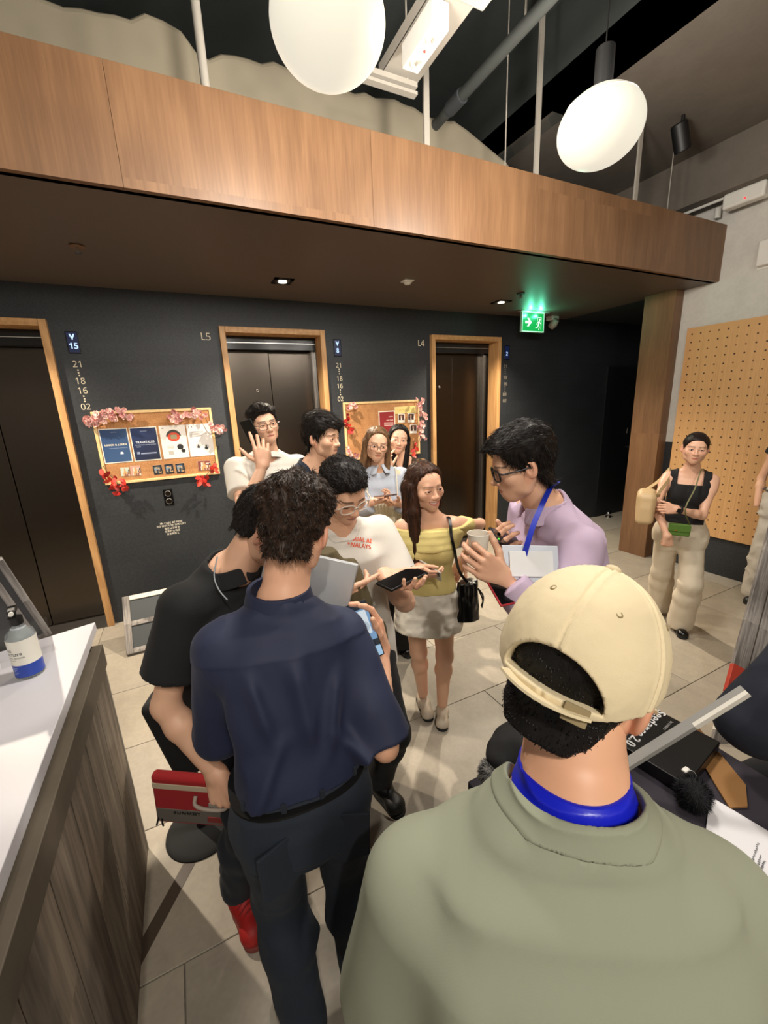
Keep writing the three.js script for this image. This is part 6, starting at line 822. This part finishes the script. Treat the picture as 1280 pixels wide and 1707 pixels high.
// ---- person in a navy top at the edge, beyond the table
{
  const H = 1.7, elbow = at(1262, 1205, 0.93), neck = add(add(elbow, cRight, 0.3), V3(0, 1, 0), 0.34).addScaledVector(heading, 0.02), pelvis = add(neck, V3(0.06, -0.51, 0.02)), headC = add(neck, V3(-0.04, 0.19, 0.02)), yaw = 160;
  const R = person({ H, sex: 'm', label: 'person in a dark navy top standing beyond the end of the table', yaw, pelvis, neck, headC, head: { yaw: 175, pitch: 20 }, seed: 71, cell: 0.014, face: {}, armL: { elbow, wrist: add(add(elbow, cRight, 0.24), heading, 0.06), hand: { palm: V3(0, -1, 0) } }, armR: {}, hair: { ...MEN, label: 'short dark hair' } });
  shirt(R, { mat: cloth(0x141927), inf: 0.026, sleeve: 1.8, loose: 0.022, hem: -0.15, cell: 0.01, wrinkle: 0.009, label: 'dark navy top' }); trousers(R, { mat: cloth(0x1a1b20), cell: 0.014 }); for (const k of ['L', 'R']) shoe(R, k, { mat: M.black });
}
// ---------------------------------------------------------------- reception counter
{
  const o = thing('reception_counter', 'reception counter with a white top and weathered grey-brown plank front', 'counter', [0, 0, 0]);
  const sh = new THREE.Shape(); [[-0.385, -1.771], [-0.385, 1.2], [-1.3, 1.2], [-1.3, -1.5]].forEach((p, i) => i ? sh.lineTo(p[0], -p[1]) : sh.moveTo(p[0], -p[1])); sh.closePath();
  part('worktop', new THREE.ExtrudeGeometry(sh, { depth: 0.032, bevelEnabled: true, bevelSize: 0.002, bevelThickness: 0.002, bevelSegments: 2 }).rotateX(-Math.PI / 2).translate(0, 1.016, 0), phys(0xc6c4ca, 0.4), o, 'white worktop');
  part('carcass', ext(-1.24, -0.395, 0, 1.013, -1.66, 1.15), M.concDark, o);
  part('top_rail', rbox(0.05, 0.085, 2.9, 0.003).translate(-0.385, 0.947, -0.25), M.concDark, o, 'grey concrete-look rail'); part('end_rail', rbox(0.84, 0.085, 0.045, 0.003).translate(-0.81, 0.947, -1.679), M.concDark, o);
  const r = rng(8); for (let z = -1.70, i = 0; z < 1.1; z += 0.2, i++) { const g = rbox(0.022, 0.9, 0.197, 0.002, 1), u = g.attributes.uv; for (let k = 0; k < u.count; k++) u.setXY(k, u.getX(k) + r() * 0 + i * 0.37, u.getY(k) + i * 0.61); part('plank', g.translate(-0.383, 0.452, z + 0.1), M.weathered, o); }
  for (let x = -1.22, i = 0; x < -0.5; x += 0.2, i++) part('plank', rbox(0.197, 0.9, 0.022, 0.002, 1).translate(x + 0.1, 0.452, -1.68), M.weathered, o);
  part('corner_strip', ext(-0.374, -0.369, 0.002, 0.9, -1.704, -1.698), std(0xb3ab9c, 0.5), o);
}
{
  const c = atY(52, 1122, 1.051), o = thing('sanitizer_bottle', 'hand sanitizer pump bottle with white and blue label on the counter', 'bottle', [c.x, 1.051, c.z], deg(10));
  const clear = phys(0xe6eef2, 0.06, { transmission: 0.85, thickness: 0.02, ior: 1.4 });
  part('body', lathe([[0.0001, 0], [0.033, 0], [0.036, 0.004], [0.036, 0.13], [0.033, 0.143], [0.02, 0.156], [0.014, 0.162], [0.014, 0.17], [0.0001, 0.17]], 40), clear, o, 'clear plastic body');
  const lab = canvasTex(1024, 512, (g, W, H) => { g.fillStyle = '#dfdcd2'; g.fillRect(0, 0, W, H); g.fillStyle = '#2340a0'; g.fillRect(0, 340, W, H - 340); for (const x of [0, 512]) { g.fillStyle = '#2a4fa0'; g.fillRect(x + 90, 30, 56, 56); g.fillStyle = '#fff'; g.font = '20px sans-serif'; g.fillText('JOIN', x + 96, 56); g.fillText('JAR', x + 100, 78); g.fillStyle = '#3b4048'; g.font = 'bold 52px sans-serif'; g.fillText('HAND', x + 90, 150); g.fillText('SANITIZER', x + 90, 200); g.font = 'bold 28px sans-serif'; g.fillText('80% ETHYL ALCOHOL', x + 90, 240); g.font = '20px sans-serif'; g.fillText('kills 99.9% of germs', x + 90, 270); g.fillText('500 ml', x + 90, 326); g.fillStyle = '#c9d4ee'; for (let i = 0; i < 5; i++) g.fillRect(x + 110, 372 + i * 22, 150 - 20 * (i % 3), 4); g.beginPath(); g.arc(x + 104, 356, 8, 0, 7); g.fill(); } });
  const lg = new THREE.CylinderGeometry(0.0364, 0.0364, 0.118, 48, 1, true); part('label', lg.translate(0, 0.068, 0).rotateY(-2.2), std(0xffffff, 0.4, { map: lab }), o, 'printed label');
  part('pump', [cyl(0.017, 0.017, 0.022, 24).translate(0, 0.18, 0), cyl(0.005, 0.005, 0.03, 12).translate(0, 0.2, 0), rbox(0.022, 0.012, 0.05, 0.004).translate(0, 0.218, 0.012)], M.black, o, 'black pump top');
  part('spout_tip', cyl(0.006, 0.006, 0.012, 12).rotateX(Math.PI / 2).translate(0, 0.216, 0.04), M.whitePlastic, o);
  const s = atY(78, 1078, 1.05), a = thing('acrylic_stand', 'small clear acrylic card stand behind the sanitizer bottle', 'card stand', [s.x, 1.05, s.z], deg(20)); const ac = phys(0xffffff, 0.05, { transmission: 1, thickness: 0, ior: 1.3 }); part('plate', rbox(0.14, 0.1, 0.003, 0.001).rotateX(-0.25).translate(-0.05, 0.052, 0), ac, a); part('foot', rbox(0.14, 0.003, 0.06, 0.001).translate(-0.05, 0.003, 0.03), ac, a);
  // framed slate leaning at the far end of the counter
  const b = atY(84, 1053, 1.05), t = onRay(4, 932, b, 0.36, false), up = sub(t, b).normalize(), rt = V3().crossVectors(up, V3(0.35, 0.1, 1)).normalize(), f = thing('slate_board', 'grey wood framed slate board leaning at the far end of the counter', 'slate board'); place(f, add(add(b, up, 0.18), rt, rt.x > 0 ? -0.1 : 0.1), rt.x > 0 ? rt : rt.clone().negate(), up);
  part('slate', rbox(0.2, 0.36, 0.008, 0.002), std(0x3c3d3f, 0.7), f); for (const x of [-0.092, 0.092]) part('frame_bar', rbox(0.02, 0.37, 0.02, 0.003).translate(x, 0, 0), M.greywood, f); for (const y of [-0.175, 0.175]) part('frame_bar', rbox(0.165, 0.02, 0.02, 0.003).translate(0, y, 0), M.greywood, f); part('frame_bar', rbox(0.02, 0.33, 0.016, 0.003).translate(0.055, 0, 0), M.greywood, f);
}
{
  // framed grey screen leaning on the wall by the lift
  const b = V3(-0.6, 0.012, -3.45), t = V3(-0.6, 0.36, -3.78), up = sub(t, b), h = up.length(), o = thing('framed_panel', 'low grey panel in a pale wood frame leaning against the black wall', 'framed panel'); up.normalize(); place(o, V3(0.0, (b.y + t.y) / 2, (b.z + t.z) / 2), V3(1, 0, 0), up);
  const w = 1.2; part('panel', rbox(w - 0.06, h - 0.06, 0.01, 0.002), std(0x3e4244, 0.8), o); for (const x of [-w / 2 + 0.025, w / 2 - 0.025]) part('stile', rbox(0.05, h, 0.03, 0.003).translate(x, 0, 0), M.greywood, o); for (const [y, m] of [[h / 2 - 0.02, M.pine], [-h / 2 + 0.02, M.greywood], [0, M.greywood]]) part('rail', rbox(w - 0.1, 0.04, 0.03, 0.003).translate(0, y, 0), m === M.pine ? std(0xc9c2b6, 0.6) : m, o);
  const s = thing('stanchion', 'black round weighted stand base on the floor beside the red sneakers', 'stanchion', [-0.155, 0, -1.69]); part('base', lathe([[0.0001, 0.022], [0.06, 0.022], [0.13, 0.016], [0.148, 0.008], [0.15, 0], [0.0001, 0]], 48), M.blackRubber, s); part('pole', cyl(0.022, 0.022, 0.55, 20).translate(0, 0.29, 0), M.black, s); part('cap', cyl(0.026, 0.026, 0.03, 20).translate(0, 0.575, 0), M.black, s);
}
// ---------------------------------------------------------------- cork boards
const petal = (() => { const s = new THREE.Shape(); s.moveTo(0, 0); s.bezierCurveTo(0.009, 0.004, 0.011, 0.016, 0.003, 0.021); s.lineTo(0, 0.0185); s.lineTo(-0.003, 0.021); s.bezierCurveTo(-0.011, 0.016, -0.009, 0.004, 0, 0); return new THREE.ShapeGeometry(s, 4); })();
const blossomGeo = (() => { const L = []; for (let k = 0; k < 5; k++) L.push(petal.clone().rotateX(0.55).rotateZ(k * 1.2566)); for (let k = 0; k < 5; k++) L.push(petal.clone().scale(0.7, 0.7, 1).rotateX(1.0).rotateZ(k * 1.2566 + 0.6)); L.push(new THREE.SphereGeometry(0.003, 6, 5)); return merge(L); })();
const blossomMats = [0xe7b3ac, 0xe9c3ba, 0xd99b97].map(c => phys(c, 0.8, { side: THREE.DoubleSide }));
const leafGeo = (() => { const s = new THREE.Shape(); s.moveTo(0, 0); s.bezierCurveTo(0.02, 0.008, 0.02, 0.035, 0, 0.05); s.bezierCurveTo(-0.02, 0.035, -0.02, 0.008, 0, 0); const g = new THREE.ShapeGeometry(s, 6), p = g.attributes.position; for (let i = 0; i < p.count; i++) p.setZ(i, Math.abs(p.getX(i)) * 0.5 + p.getY(i) * p.getY(i) * 2); g.computeVertexNormals(); return g; })();
const leafMats = [0xb3241c, 0x9c1a16, 0xcf3a2a].map(c => phys(c, 0.5, { side: THREE.DoubleSide })), twig = std(0x5a4430, 0.8);
const ZB = ZW + 0.02; // front of the boards
function spray(kind, label, pts, n, spread, seed, group) {
  // pts: pixels along the twig
  const r = rng(seed), P = pts.map(([x, y]) => atZ(x, y, ZB + 0.02)), c = P[0], o = thing(kind === 'leaf' ? 'leaf_spray' : 'blossom_spray', label, kind === 'leaf' ? 'artificial leaves' : 'artificial blossom', [c.x, c.y, ZB + 0.012], 0, group);
  const L = P.map(p => V3(p.x - c.x, p.y - c.y, 0.008)); const cv = new THREE.CatmullRomCurve3(L.length > 1 ? L : [L[0], L[0].clone().add(V3(0.01, 0, 0))]); part('twig', new THREE.TubeGeometry(cv, 16, 0.0025, 5), twig, o);
  for (let i = 0; i < n; i++) { const p = cv.getPoint(r()), m = part(kind === 'leaf' ? 'leaf' : 'blossom', kind === 'leaf' ? leafGeo : blossomGeo, (kind === 'leaf' ? leafMats : blossomMats)[Math.floor(r() * 3)], o); m.position.set(p.x + (r() - 0.5) * spread, p.y + (r() - 0.5) * spread * 0.8, 0.015 + r() * 0.035); m.rotation.set((r() - 0.5) * 1.1, (r() - 0.5) * 1.1, kind === 'leaf' ? Math.PI + (r() - 0.5) * 2.6 : r() * 6); m.scale.setScalar((kind === 'leaf' ? 0.8 : 1.0) + 0.5 * r()); }
}
function board(x0, label) { const o = thing('cork_board', label, 'notice board', [x0, 1.25, ZW]); part('cork', ext(0.02, 0.885, 0.02, 0.58, 0.002, 0.014), M.cork, o); for (const [a, b, c, d] of [[0, 0.905, 0, 0.022], [0, 0.905, 0.578, 0.6], [0, 0.022, 0.022, 0.578], [0.883, 0.905, 0.022, 0.578]]) part('frame_bar', rbox(b - a, d - c, 0.022, 0.003).translate((a + b) / 2, (c + d) / 2, 0.011), M.pine, o); return o; }
function sheet(name, label, cat, px, draw, W = 256, H = 362, tilt = 0, size, group) { const a = atZ(px[0], px[1], ZB - 0.004), b = atZ(px[2], px[3], ZB - 0.004), w = size ? size[0] : Math.abs(b.x - a.x), h = size ? size[1] : Math.abs(a.y - b.y), o = thing(name, label, cat, [(a.x + b.x) / 2, (a.y + b.y) / 2, ZB - 0.0045 + (group === 'x' ? 0.001 : 0)], 0); o.rotation.z = tilt; part('paper', ext(-w / 2, w / 2, -h / 2, h / 2, 0, 0.0008), std(0xe8e4dc, 0.7), o); part('print', T(new THREE.PlaneGeometry(w * 0.985, h * 0.985), 0, 0, 0.0011), std(0xffffff, 0.55, { map: canvasTex(W, H, draw) }), o); return o; }
{
  const A4 = [0.205, 0.285];
  board(-0.598, 'cork notice board with two blue posters between the counter lift and middle lift');
  const blueGrad = (g, W, H, a, b) => { const k = g.createLinearGradient(0, 0, W, H); k.addColorStop(0, a); k.addColorStop(1, b); g.fillStyle = '#e9e2d2'; g.fillRect(0, 0, W, H); g.fillStyle = k; g.fillRect(7, 7, W - 14, H - 14); };
  sheet('poster', 'blue poster headed LUNCH & LEARN on the cork board', 'poster', [163, 714, 222, 771], (g, W, H) => { blueGrad(g, W, H, '#24406e', '#37577f'); g.fillStyle = '#efe3c8'; g.textAlign = 'center'; g.font = 'bold 26px sans-serif'; g.fillText('LUNCH & LEARN', W / 2, 180); g.font = '11px sans-serif'; g.fillStyle = '#b9c6dc'; g.fillText('coworking', W / 2, 40); g.fillText('every week at the community bar', W / 2 + 20, 210); g.fillStyle = '#e7ecf2'; g.beginPath(); g.arc(170, 262, 14, Math.PI, 0); g.fill(); g.fillRect(156, 262, 28, 12); }, 256, 362, 0, A4);
  sheet('poster', 'dark blue poster headed TRASHTALKS on the cork board', 'poster', [215, 712, 269, 767], (g, W, H) => { blueGrad(g, W, H, '#1d3468', '#141b34'); g.fillStyle = '#dfe6f2'; g.textAlign = 'center'; g.font = 'bold 30px sans-serif'; g.fillText('TRASHTALKS', W / 2, 170); g.font = '12px sans-serif'; g.fillText('talk rubbish about climate and waste', W / 2, 192); g.fillText('Register', 60, 212); g.fillStyle = '#8f9bb8'; g.fillRect(34, 262, 26, 26); g.fillRect(70, 276, 150, 14); g.fillRect(96, 38, 64, 7); }, 256, 362, 0, A4);
  sheet('poster', 'white poster with a red bowl picture on the cork board', 'poster', [264, 709, 316, 763], (g, W, H) => { g.fillStyle = '#e9e5df'; g.fillRect(0, 0, W, H); g.fillStyle = '#3b3a34'; g.beginPath(); g.arc(130, 120, 74, Math.PI, 0); g.fill(); g.fillStyle = '#cf4a30'; g.beginPath(); g.ellipse(130, 125, 62, 50, 0, 0, 7); g.fill(); g.fillStyle = '#8b8464'; g.fillRect(100, 100, 62, 48); g.fillStyle = '#201f20'; g.beginPath(); g.arc(180, 240, 32, 0, 7); g.fill(); g.beginPath(); g.arc(206, 286, 22, 0, 7); g.fill(); g.fillStyle = '#c47a6a'; for (let i = 0; i < 4; i++) g.fillRect(50, 226 + i * 9, 70 - 10 * (i % 2), 3); g.fillStyle = '#b7b2aa'; g.fillRect(56, 280, 50, 44); g.fillStyle = '#55524e'; g.fillRect(24, 20, 20, 8); }, 256, 362, 0, A4);
  sheet('poster', 'white flyer with two small portraits on the cork board', 'poster', [310, 706, 358, 760], (g, W, H) => { g.fillStyle = '#e6e2de'; g.fillRect(0, 0, W, H); g.fillStyle = '#5a5a5e'; for (let i = 0; i < 6; i++) g.fillRect(20 + (i % 2) * 4, 80 + i * 11, 150 - 22 * (i % 3), 4); g.fillRect(20, 18, 8, 16); g.fillRect(52, 18, 8, 16); for (const [x, y, R] of [[96, 246, 26], [176, 262, 30]]) { g.fillStyle = '#bdbab8'; g.beginPath(); g.arc(x, y, R, 0, 7); g.fill(); g.fillStyle = '#26272a'; g.beginPath(); g.arc(x, y - R * 0.35, R * 0.3, 0, 7); g.fill(); g.beginPath(); g.ellipse(x, y + R * 0.45, R * 0.55, R * 0.55, 0, 0, 7); g.fill(); } }, 256, 362, 0, A4);
  const photo = (a, b, c) => (g, W, H) => { const r = rng(a.length * 7 + b.length + c.charCodeAt(1)); g.fillStyle = a; g.fillRect(0, 0, W, H); for (let i = 0; i < 26; i++) { g.fillStyle = [b, c, '#2c3540', '#c79a66'][Math.floor(r() * 4)]; g.fillRect(10 + r() * W * 0.8, 10 + r() * H * 0.7, 10 + r() * 40, 10 + r() * 50); } };
  const frame = (d, col) => (g, W, H) => { d(g, W, H); g.strokeStyle = col; g.lineWidth = 16; g.strokeRect(8, 8, W - 16, H - 16); };
  [[254, 776, 272, 790, 'people at tables', '#3e5a6a', '#111'], [273.5, 774, 291, 789, 'a blue room', '#30527a', '#111'], [292, 773, 309.5, 788, 'a blue and orange scene', '#4a6f96', '#111']].forEach(([a, b, c, d, w, col]) => sheet('photo', `small dark-bordered photo of ${w} on the cork board`, 'photo', [a, b, c, d], frame(photo(col, '#7d8f9c', '#d0a070'), '#17181a'), 128, 104, 0.03));
  [[200, 780, 217, 793, 'mint and pink', '#b9cbbd'], [216, 777, 236, 792, 'pink and cream', '#c99a8c'], [329, 769, 352, 783, 'red and cream, behind leaves', '#7d3c34']].forEach(([a, b, c, d, w, col]) => sheet('photo', `small unframed photo in ${w} on the cork board`, 'photo', [a, b, c, d], photo(col, '#e0c8b8', '#8c5a4c'), 128, 104, -0.04));
  spray('blossom', 'dense pink cherry blossom over the top corner of the blue-poster board', [[150, 703], [165, 697], [185, 694], [207, 690]], 64, 0.11, 1); spray('blossom', 'loose pink cherry blossom along the top of the blue-poster board', [[286, 685], [288, 700], [300, 695], [318, 692], [330, 683]], 26, 0.055, 2); spray('blossom', 'pink cherry blossom hanging off the white-flyer side of the board', [[340, 692], [352, 713], [362, 716], [374, 712]], 18, 0.075, 3);
  spray('leaf', 'red leaf spray below the LUNCH & LEARN poster', [[172, 777], [182, 790], [195, 805], [198, 815]], 24, 0.10, 4); spray('leaf', 'red leaf spray below the white portrait flyer', [[358, 770], [350, 785], [340, 796], [338, 802]], 16, 0.08, 5);
  // second board, behind the women
  const x2 = atZ(572, 672, ZW + 0.02).x; board(x2, 'cork notice board with a red poster behind the two women');
  sheet('poster', 'red poster with white lettering on the cork board behind the women', 'poster', [631, 690, 659, 722], (g, W, H) => { g.fillStyle = '#eadfce'; g.fillRect(0, 0, W, H); g.fillStyle = '#8e2328'; g.fillRect(12, 12, W - 24, H - 24); g.fillStyle = '#f0dcd0'; g.textAlign = 'right'; g.font = 'bold 22px sans-serif'; g.fillText('HAPPY', W - 30, 90); g.fillText('NEW YEAR', W - 30, 140); for (let i = 0; i < 4; i++) g.fillRect(80, 165 + i * 14, 146, 5); }, 256, 362, 0, [0.2, 0.27]);
  sheet('note_strip', 'pale yellow paper strip pinned on the cork board behind the women', 'note', [657.5, 678, 694, 688], (g, W, H) => { g.fillStyle = '#e3cd84'; g.fillRect(0, 0, W, H); g.strokeStyle = '#b89a4c'; g.lineWidth = 3; g.beginPath(); for (let i = 0; i < 12; i++) g.lineTo(30 + i * 16, H / 2 + (i % 2 ? 12 : -8)); g.stroke(); }, 256, 72, 0.02);
  const pol = (g, W, H) => { g.fillStyle = '#e6ddd0'; g.fillRect(0, 0, W, H); g.fillStyle = '#4a2f2a'; g.fillRect(10, 10, W - 20, H - 44); g.fillStyle = '#c9a58c'; g.fillRect(W / 2 - 14, 26, 24, 26); g.fillStyle = '#e7e2dc'; g.fillRect(W / 2 - 10, 56, 18, H - 92); };
  [[663, 690, 675, 704, 'nearest the red poster'], [679, 689, 691, 704, 'under the yellow strip\'s end'], [683, 708, 695, 722, 'lowest in the group']].forEach(([a, b, c, d, w]) => sheet('instant_photo', `white-bordered instant photo ${w} on the women's board`, 'photo', [a, b, c, d], pol, 100, 122, -0.03));
  spray('blossom', 'pale blossom garland hanging down the lift side of the women\'s board', [[697, 664], [700, 680], [704, 694], [700, 712], [702, 732]], 46, 0.085, 11); spray('blossom', 'small pale blossom sprig on the upper corner of the women\'s board', [[579, 679], [590, 676]], 7, 0.05, 12); spray('blossom', 'small pale blossom sprig low beside the glasses woman', [[576, 745], [588, 755], [592, 762]], 9, 0.06, 13);
  spray('leaf', 'red leaf spray on the frame of the women\'s board', [[578, 689], [578, 702], [584, 712], [587, 720]], 12, 0.06, 14); spray('leaf', 'red leaf tassel at the bottom of the women\'s board', [[690, 735], [690, 748], [692, 758]], 9, 0.05, 15);
}
// ---------------------------------------------------------------- table beside the man in the cap
{
  const TY = 0.75, o = thing('side_table', 'table under a dark purple-black cloth beside the man in the cap', 'table', [0.97, 0, -0.29]);
  part('top', rbox(0.74, 0.03, 0.96, 0.004).translate(0, TY - 0.017, 0), cloth(0x2b2630), o); part('skirt', [ext(-0.36, 0.36, 0.2, TY - 0.02, -0.48, -0.475), ext(0.355, 0.36, 0.2, TY - 0.02, -0.48, 0.48), ext(-0.36, -0.355, 0.2, TY - 0.02, -0.48, 0.48)], cloth(0x241f28), o); for (const x of [-0.33, 0.33]) for (const z of [-0.44, 0.44]) part('leg', ext(x - 0.015, x + 0.015, 0, TY - 0.03, z - 0.015, z + 0.015), M.black, o);
  const bx = thing('product_box', 'black box printed Seedance 2.0 in white on the table', 'box'); const c0 = atY(1104, 1192, TY + 0.04), c1 = atY(1050, 1246, TY + 0.04), rd = sub(c1, c0).normalize(), ru = V3().crossVectors(V3(0, 1, 0), rd).negate(); if (V3().crossVectors(rd, ru).y < 0) ru.negate(); const bc = add(mid(c0, c1), ru, 0.05); place(bx, V3(bc.x, TY + 0.021, bc.z), rd, ru); part('carton', rbox(0.24, 0.2, 0.04, 0.003), std(0x0c0c0e, 0.3), bx);
  const lt = text('Seedance 2.0', 0.026, 0.0006, sansBold); part('lettering', lt.translate(-0.01, -0.055, 0.0202), std(0xf0f0f0, 0.5), bx, 'white lettering'); part('small_label', rbox(0.026, 0.022, 0.001, 0.0004).translate(0.095, -0.085, 0.0205), std(0x8f8f93, 0.6), bx); part('small_print', text('by creators', 0.008, 0.0005).translate(-0.07, -0.02, 0.0202), std(0xc0c0c0, 0.5), bx);
  const A = atY(1046, 1284, 0.84), B = atY(1250, 1158, 1.09), sb = thing('foam_board', 'thin grey foam board tilted above the table, seen edge on', 'board'); const ax = sub(B, A).normalize(); place(sb, mid(A, B), ax, V3(0, 1, 0).addScaledVector(ax, -ax.y)); const Ln = sub(B, A).length(); part('sheet', rbox(Ln, 0.011, 0.03, 0.001).translate(0, 0, -0.015), std(0x8a8884, 0.7), sb); part('edge_tape', rbox(Ln * 0.42, 0.012, 0.012, 0.001).translate(Ln * 0.29, 0, -0.0055), std(0xd0ccc2, 0.6), sb, 'pale edge');
  const cs = thing('cardboard_strip', 'brown cardboard strip lying on the dark table', 'cardboard'); const sh = new THREE.Shape(), q = [[1142, 1224], [1166, 1214], [1243, 1308], [1246, 1344], [1216, 1346]].map(([x, y]) => atY(x, y, TY + 0.006)), m = q[0]; q.forEach((p, i) => i ? sh.lineTo(p.x - m.x, -(p.z - m.z)) : sh.moveTo(0, 0)); cs.position.set(m.x, TY + 0.001, m.z); part('strip', new THREE.ExtrudeGeometry(sh, { depth: 0.005, bevelEnabled: false }).rotateX(-Math.PI / 2), std(0x8a6236, 0.8), cs);
  const pp = thing('paper_note', 'white sheet with handwritten lines on the table', 'paper'); const s2 = new THREE.Shape(), q2 = [[1184, 1327], [1286, 1388], [1330, 1520], [1175, 1395]].map(([x, y]) => atY(x, y, TY + 0.004)), m2 = q2[0]; q2.forEach((p, i) => i ? s2.lineTo(p.x - m2.x, -(p.z - m2.z)) : s2.moveTo(0, 0)); pp.position.set(m2.x, TY + 0.001, m2.z); part('sheet', new THREE.ExtrudeGeometry(s2, { depth: 0.002, bevelEnabled: false }).rotateX(-Math.PI / 2), std(0xdad8dc, 0.6), pp);
  const ink = std(0x22242a, 0.6); const r = rng(31); [[[1264, 1405], [1250, 1448]], [[1268, 1425], [1259, 1462]], [[1274, 1435], [1264, 1466]]].forEach(([a, b]) => { const P = []; for (let i = 0; i <= 26; i++) { const p = atY(lerp(a[0], b[0], i / 26) + (i % 2 ? 2 : -2) * (0.5 + r()), lerp(a[1], b[1], i / 26), TY + 0.004); P.push(V3(p.x - m2.x, 0.0032, p.z - m2.z)); } part('handwriting', tube(P, 0.0005, 80, 4), ink, pp); });
  const tr = thing('tape_roll', 'roll of tape with a shiny gold rim on the table', 'tape roll'); const tc = at(1028, 1262, 0.72); tr.position.copy(V3(tc.x, TY + 0.001, tc.z)); part('rim', T(new THREE.TorusGeometry(0.032, 0.005, 10, 32).rotateX(Math.PI / 2), 0, 0.012, 0), M.gold, tr, 'gold rim'); part('core', lathe([[0.02, 0], [0.031, 0], [0.031, 0.022], [0.02, 0.022], [0.02, 0]], 32), std(0xe3ded2, 0.6), tr);
  const fur = (name, label, cat, pos, R, cols, seed) => { const f = single(name, (() => { const g = new THREE.IcosahedronGeometry(R * 0.82, 3); const rr = rng(seed), P = [], N = [], C = [], U = []; const p = g.attributes.position, cl = cols.map(lin); for (let i = 0; i < 2600; i++) { const v = V3(rr() - 0.5, rr() - 0.5, rr() - 0.5).normalize(), t = V3(rr() - 0.5, rr() - 0.5, rr() - 0.5).cross(v).normalize(), a = v.clone().multiplyScalar(R * 0.7), tip = v.clone().multiplyScalar(R * (1 + 0.18 * rr())).addScaledVector(t, R * 0.3).add(V3(0, -R * 0.12, 0)), sd = V3().crossVectors(v, t).multiplyScalar(0.0012), c = cl[Math.floor(rr() * cl.length)]; for (const q of [a.clone().add(sd), a.clone().sub(sd), tip]) { P.push(q.x, q.y, q.z); N.push(v.x, v.y, v.z); C.push(...c); U.push(0, 0); } } const h = new THREE.BufferGeometry(); h.setAttribute('position', new THREE.Float32BufferAttribute(P, 3)); h.setAttribute('normal', new THREE.Float32BufferAttribute(N, 3)); h.setAttribute('uv', new THREE.Float32BufferAttribute(U, 2)); h.setAttribute('color', new THREE.Float32BufferAttribute(C, 3)); const n = g.attributes.position.count, cc = new Float32Array(n * 3); for (let i = 0; i < n; i++) cc.set(cl[0], i * 3); g.setAttribute('color', new THREE.BufferAttribute(cc, 3)); return merge([g, h]); })(), phys(0xffffff, 0.8, { vertexColors: true, side: THREE.DoubleSide }), label, cat, pos); return f; };
  const p1 = at(822, 1288, 0.78); fur('fur_pompom', 'fluffy grey pompom hanging off the black pouch', 'pompom', p1.toArray(), 0.034, [0x4c4c4c, 0x8a8a88, 0xb0aeaa], 3); const p2 = atY(1156, 1322, TY + 0.04); fur('fur_ball', 'black fuzzy ball on the table by the white paper', 'fur ball', [p2.x, TY + 0.04, p2.z], 0.042, [0x08080a, 0x15161c, 0x1e2028], 5);
  const kc = thing('key_tag', 'small pale metal key tag beside the black fuzzy ball', 'key tag', [p2.x + 0.01, TY + 0.082, p2.z - 0.03]); part('tag', rbox(0.02, 0.006, 0.012, 0.002), M.whitePlastic, kc); part('ring', tube([V3(0, 0, 0), V3(0.012, 0, 0.012), V3(0.014, -0.01, 0.02)], 0.0015, 10, 5), M.chrome, kc);
  const bp = at(842, 1252, 0.8), pc = single('pouch', meshSDF((x, y, z) => ell(V3(0, 0, 0), [0.11, 0.045, 0.06])(x, y, z) - 0.006 * noise(x * 30, y * 30, z * 30), V3(-0.14, -0.07, -0.09), V3(0.14, 0.07, 0.09), 0.006), cloth(0x0e0e10), 'soft black pouch held at the front of the man in the cap', 'pouch', [bp.x + 0.06, bp.y, bp.z]);
  // leaning timber display frame at the edge
  const bs = V3(2.28, 0.0, -0.9), tp = onRay(1268, 915, bs, 1.25), ea = thing('display_easel', 'grey weathered timber easel with red and white paint low down', 'easel', bs.toArray()); const up = sub(tp, bs).normalize(), sd = cRight.clone().addScaledVector(up, -cRight.dot(up)).normalize(), nn = V3().crossVectors(sd, up); const bd = (off, w, len, mat, y0, name, lab, th = 0.025) => { const g = rbox(w, len, th, 0.003); g.applyMatrix4(basis(sd, up, nn)); const c2 = add(up.clone().multiplyScalar(y0 + len / 2), sd, off); return part(name, g.translate(c2.x, c2.y, c2.z), mat, ea, lab); };
  bd(0.05, 0.075, 1.5, M.greywood, 0.0, 'rail'); bd(0.135, 0.075, 1.5, M.greywood, 0.0, 'rail'); bd(0.05, 0.078, 0.17, std(0xa53322, 0.6), 0.30, 'paint_patch', 'red painted patch', 0.028); bd(0.05, 0.078, 0.2, std(0xcfc7bd, 0.6), 0.08, 'paint_patch', 'white painted patch', 0.028); bd(0.135, 0.078, 0.2, std(0xcfc7bd, 0.6), 0.01, 'paint_patch', 'white painted patch', 0.028);
}
renderer.render(scene, camera);
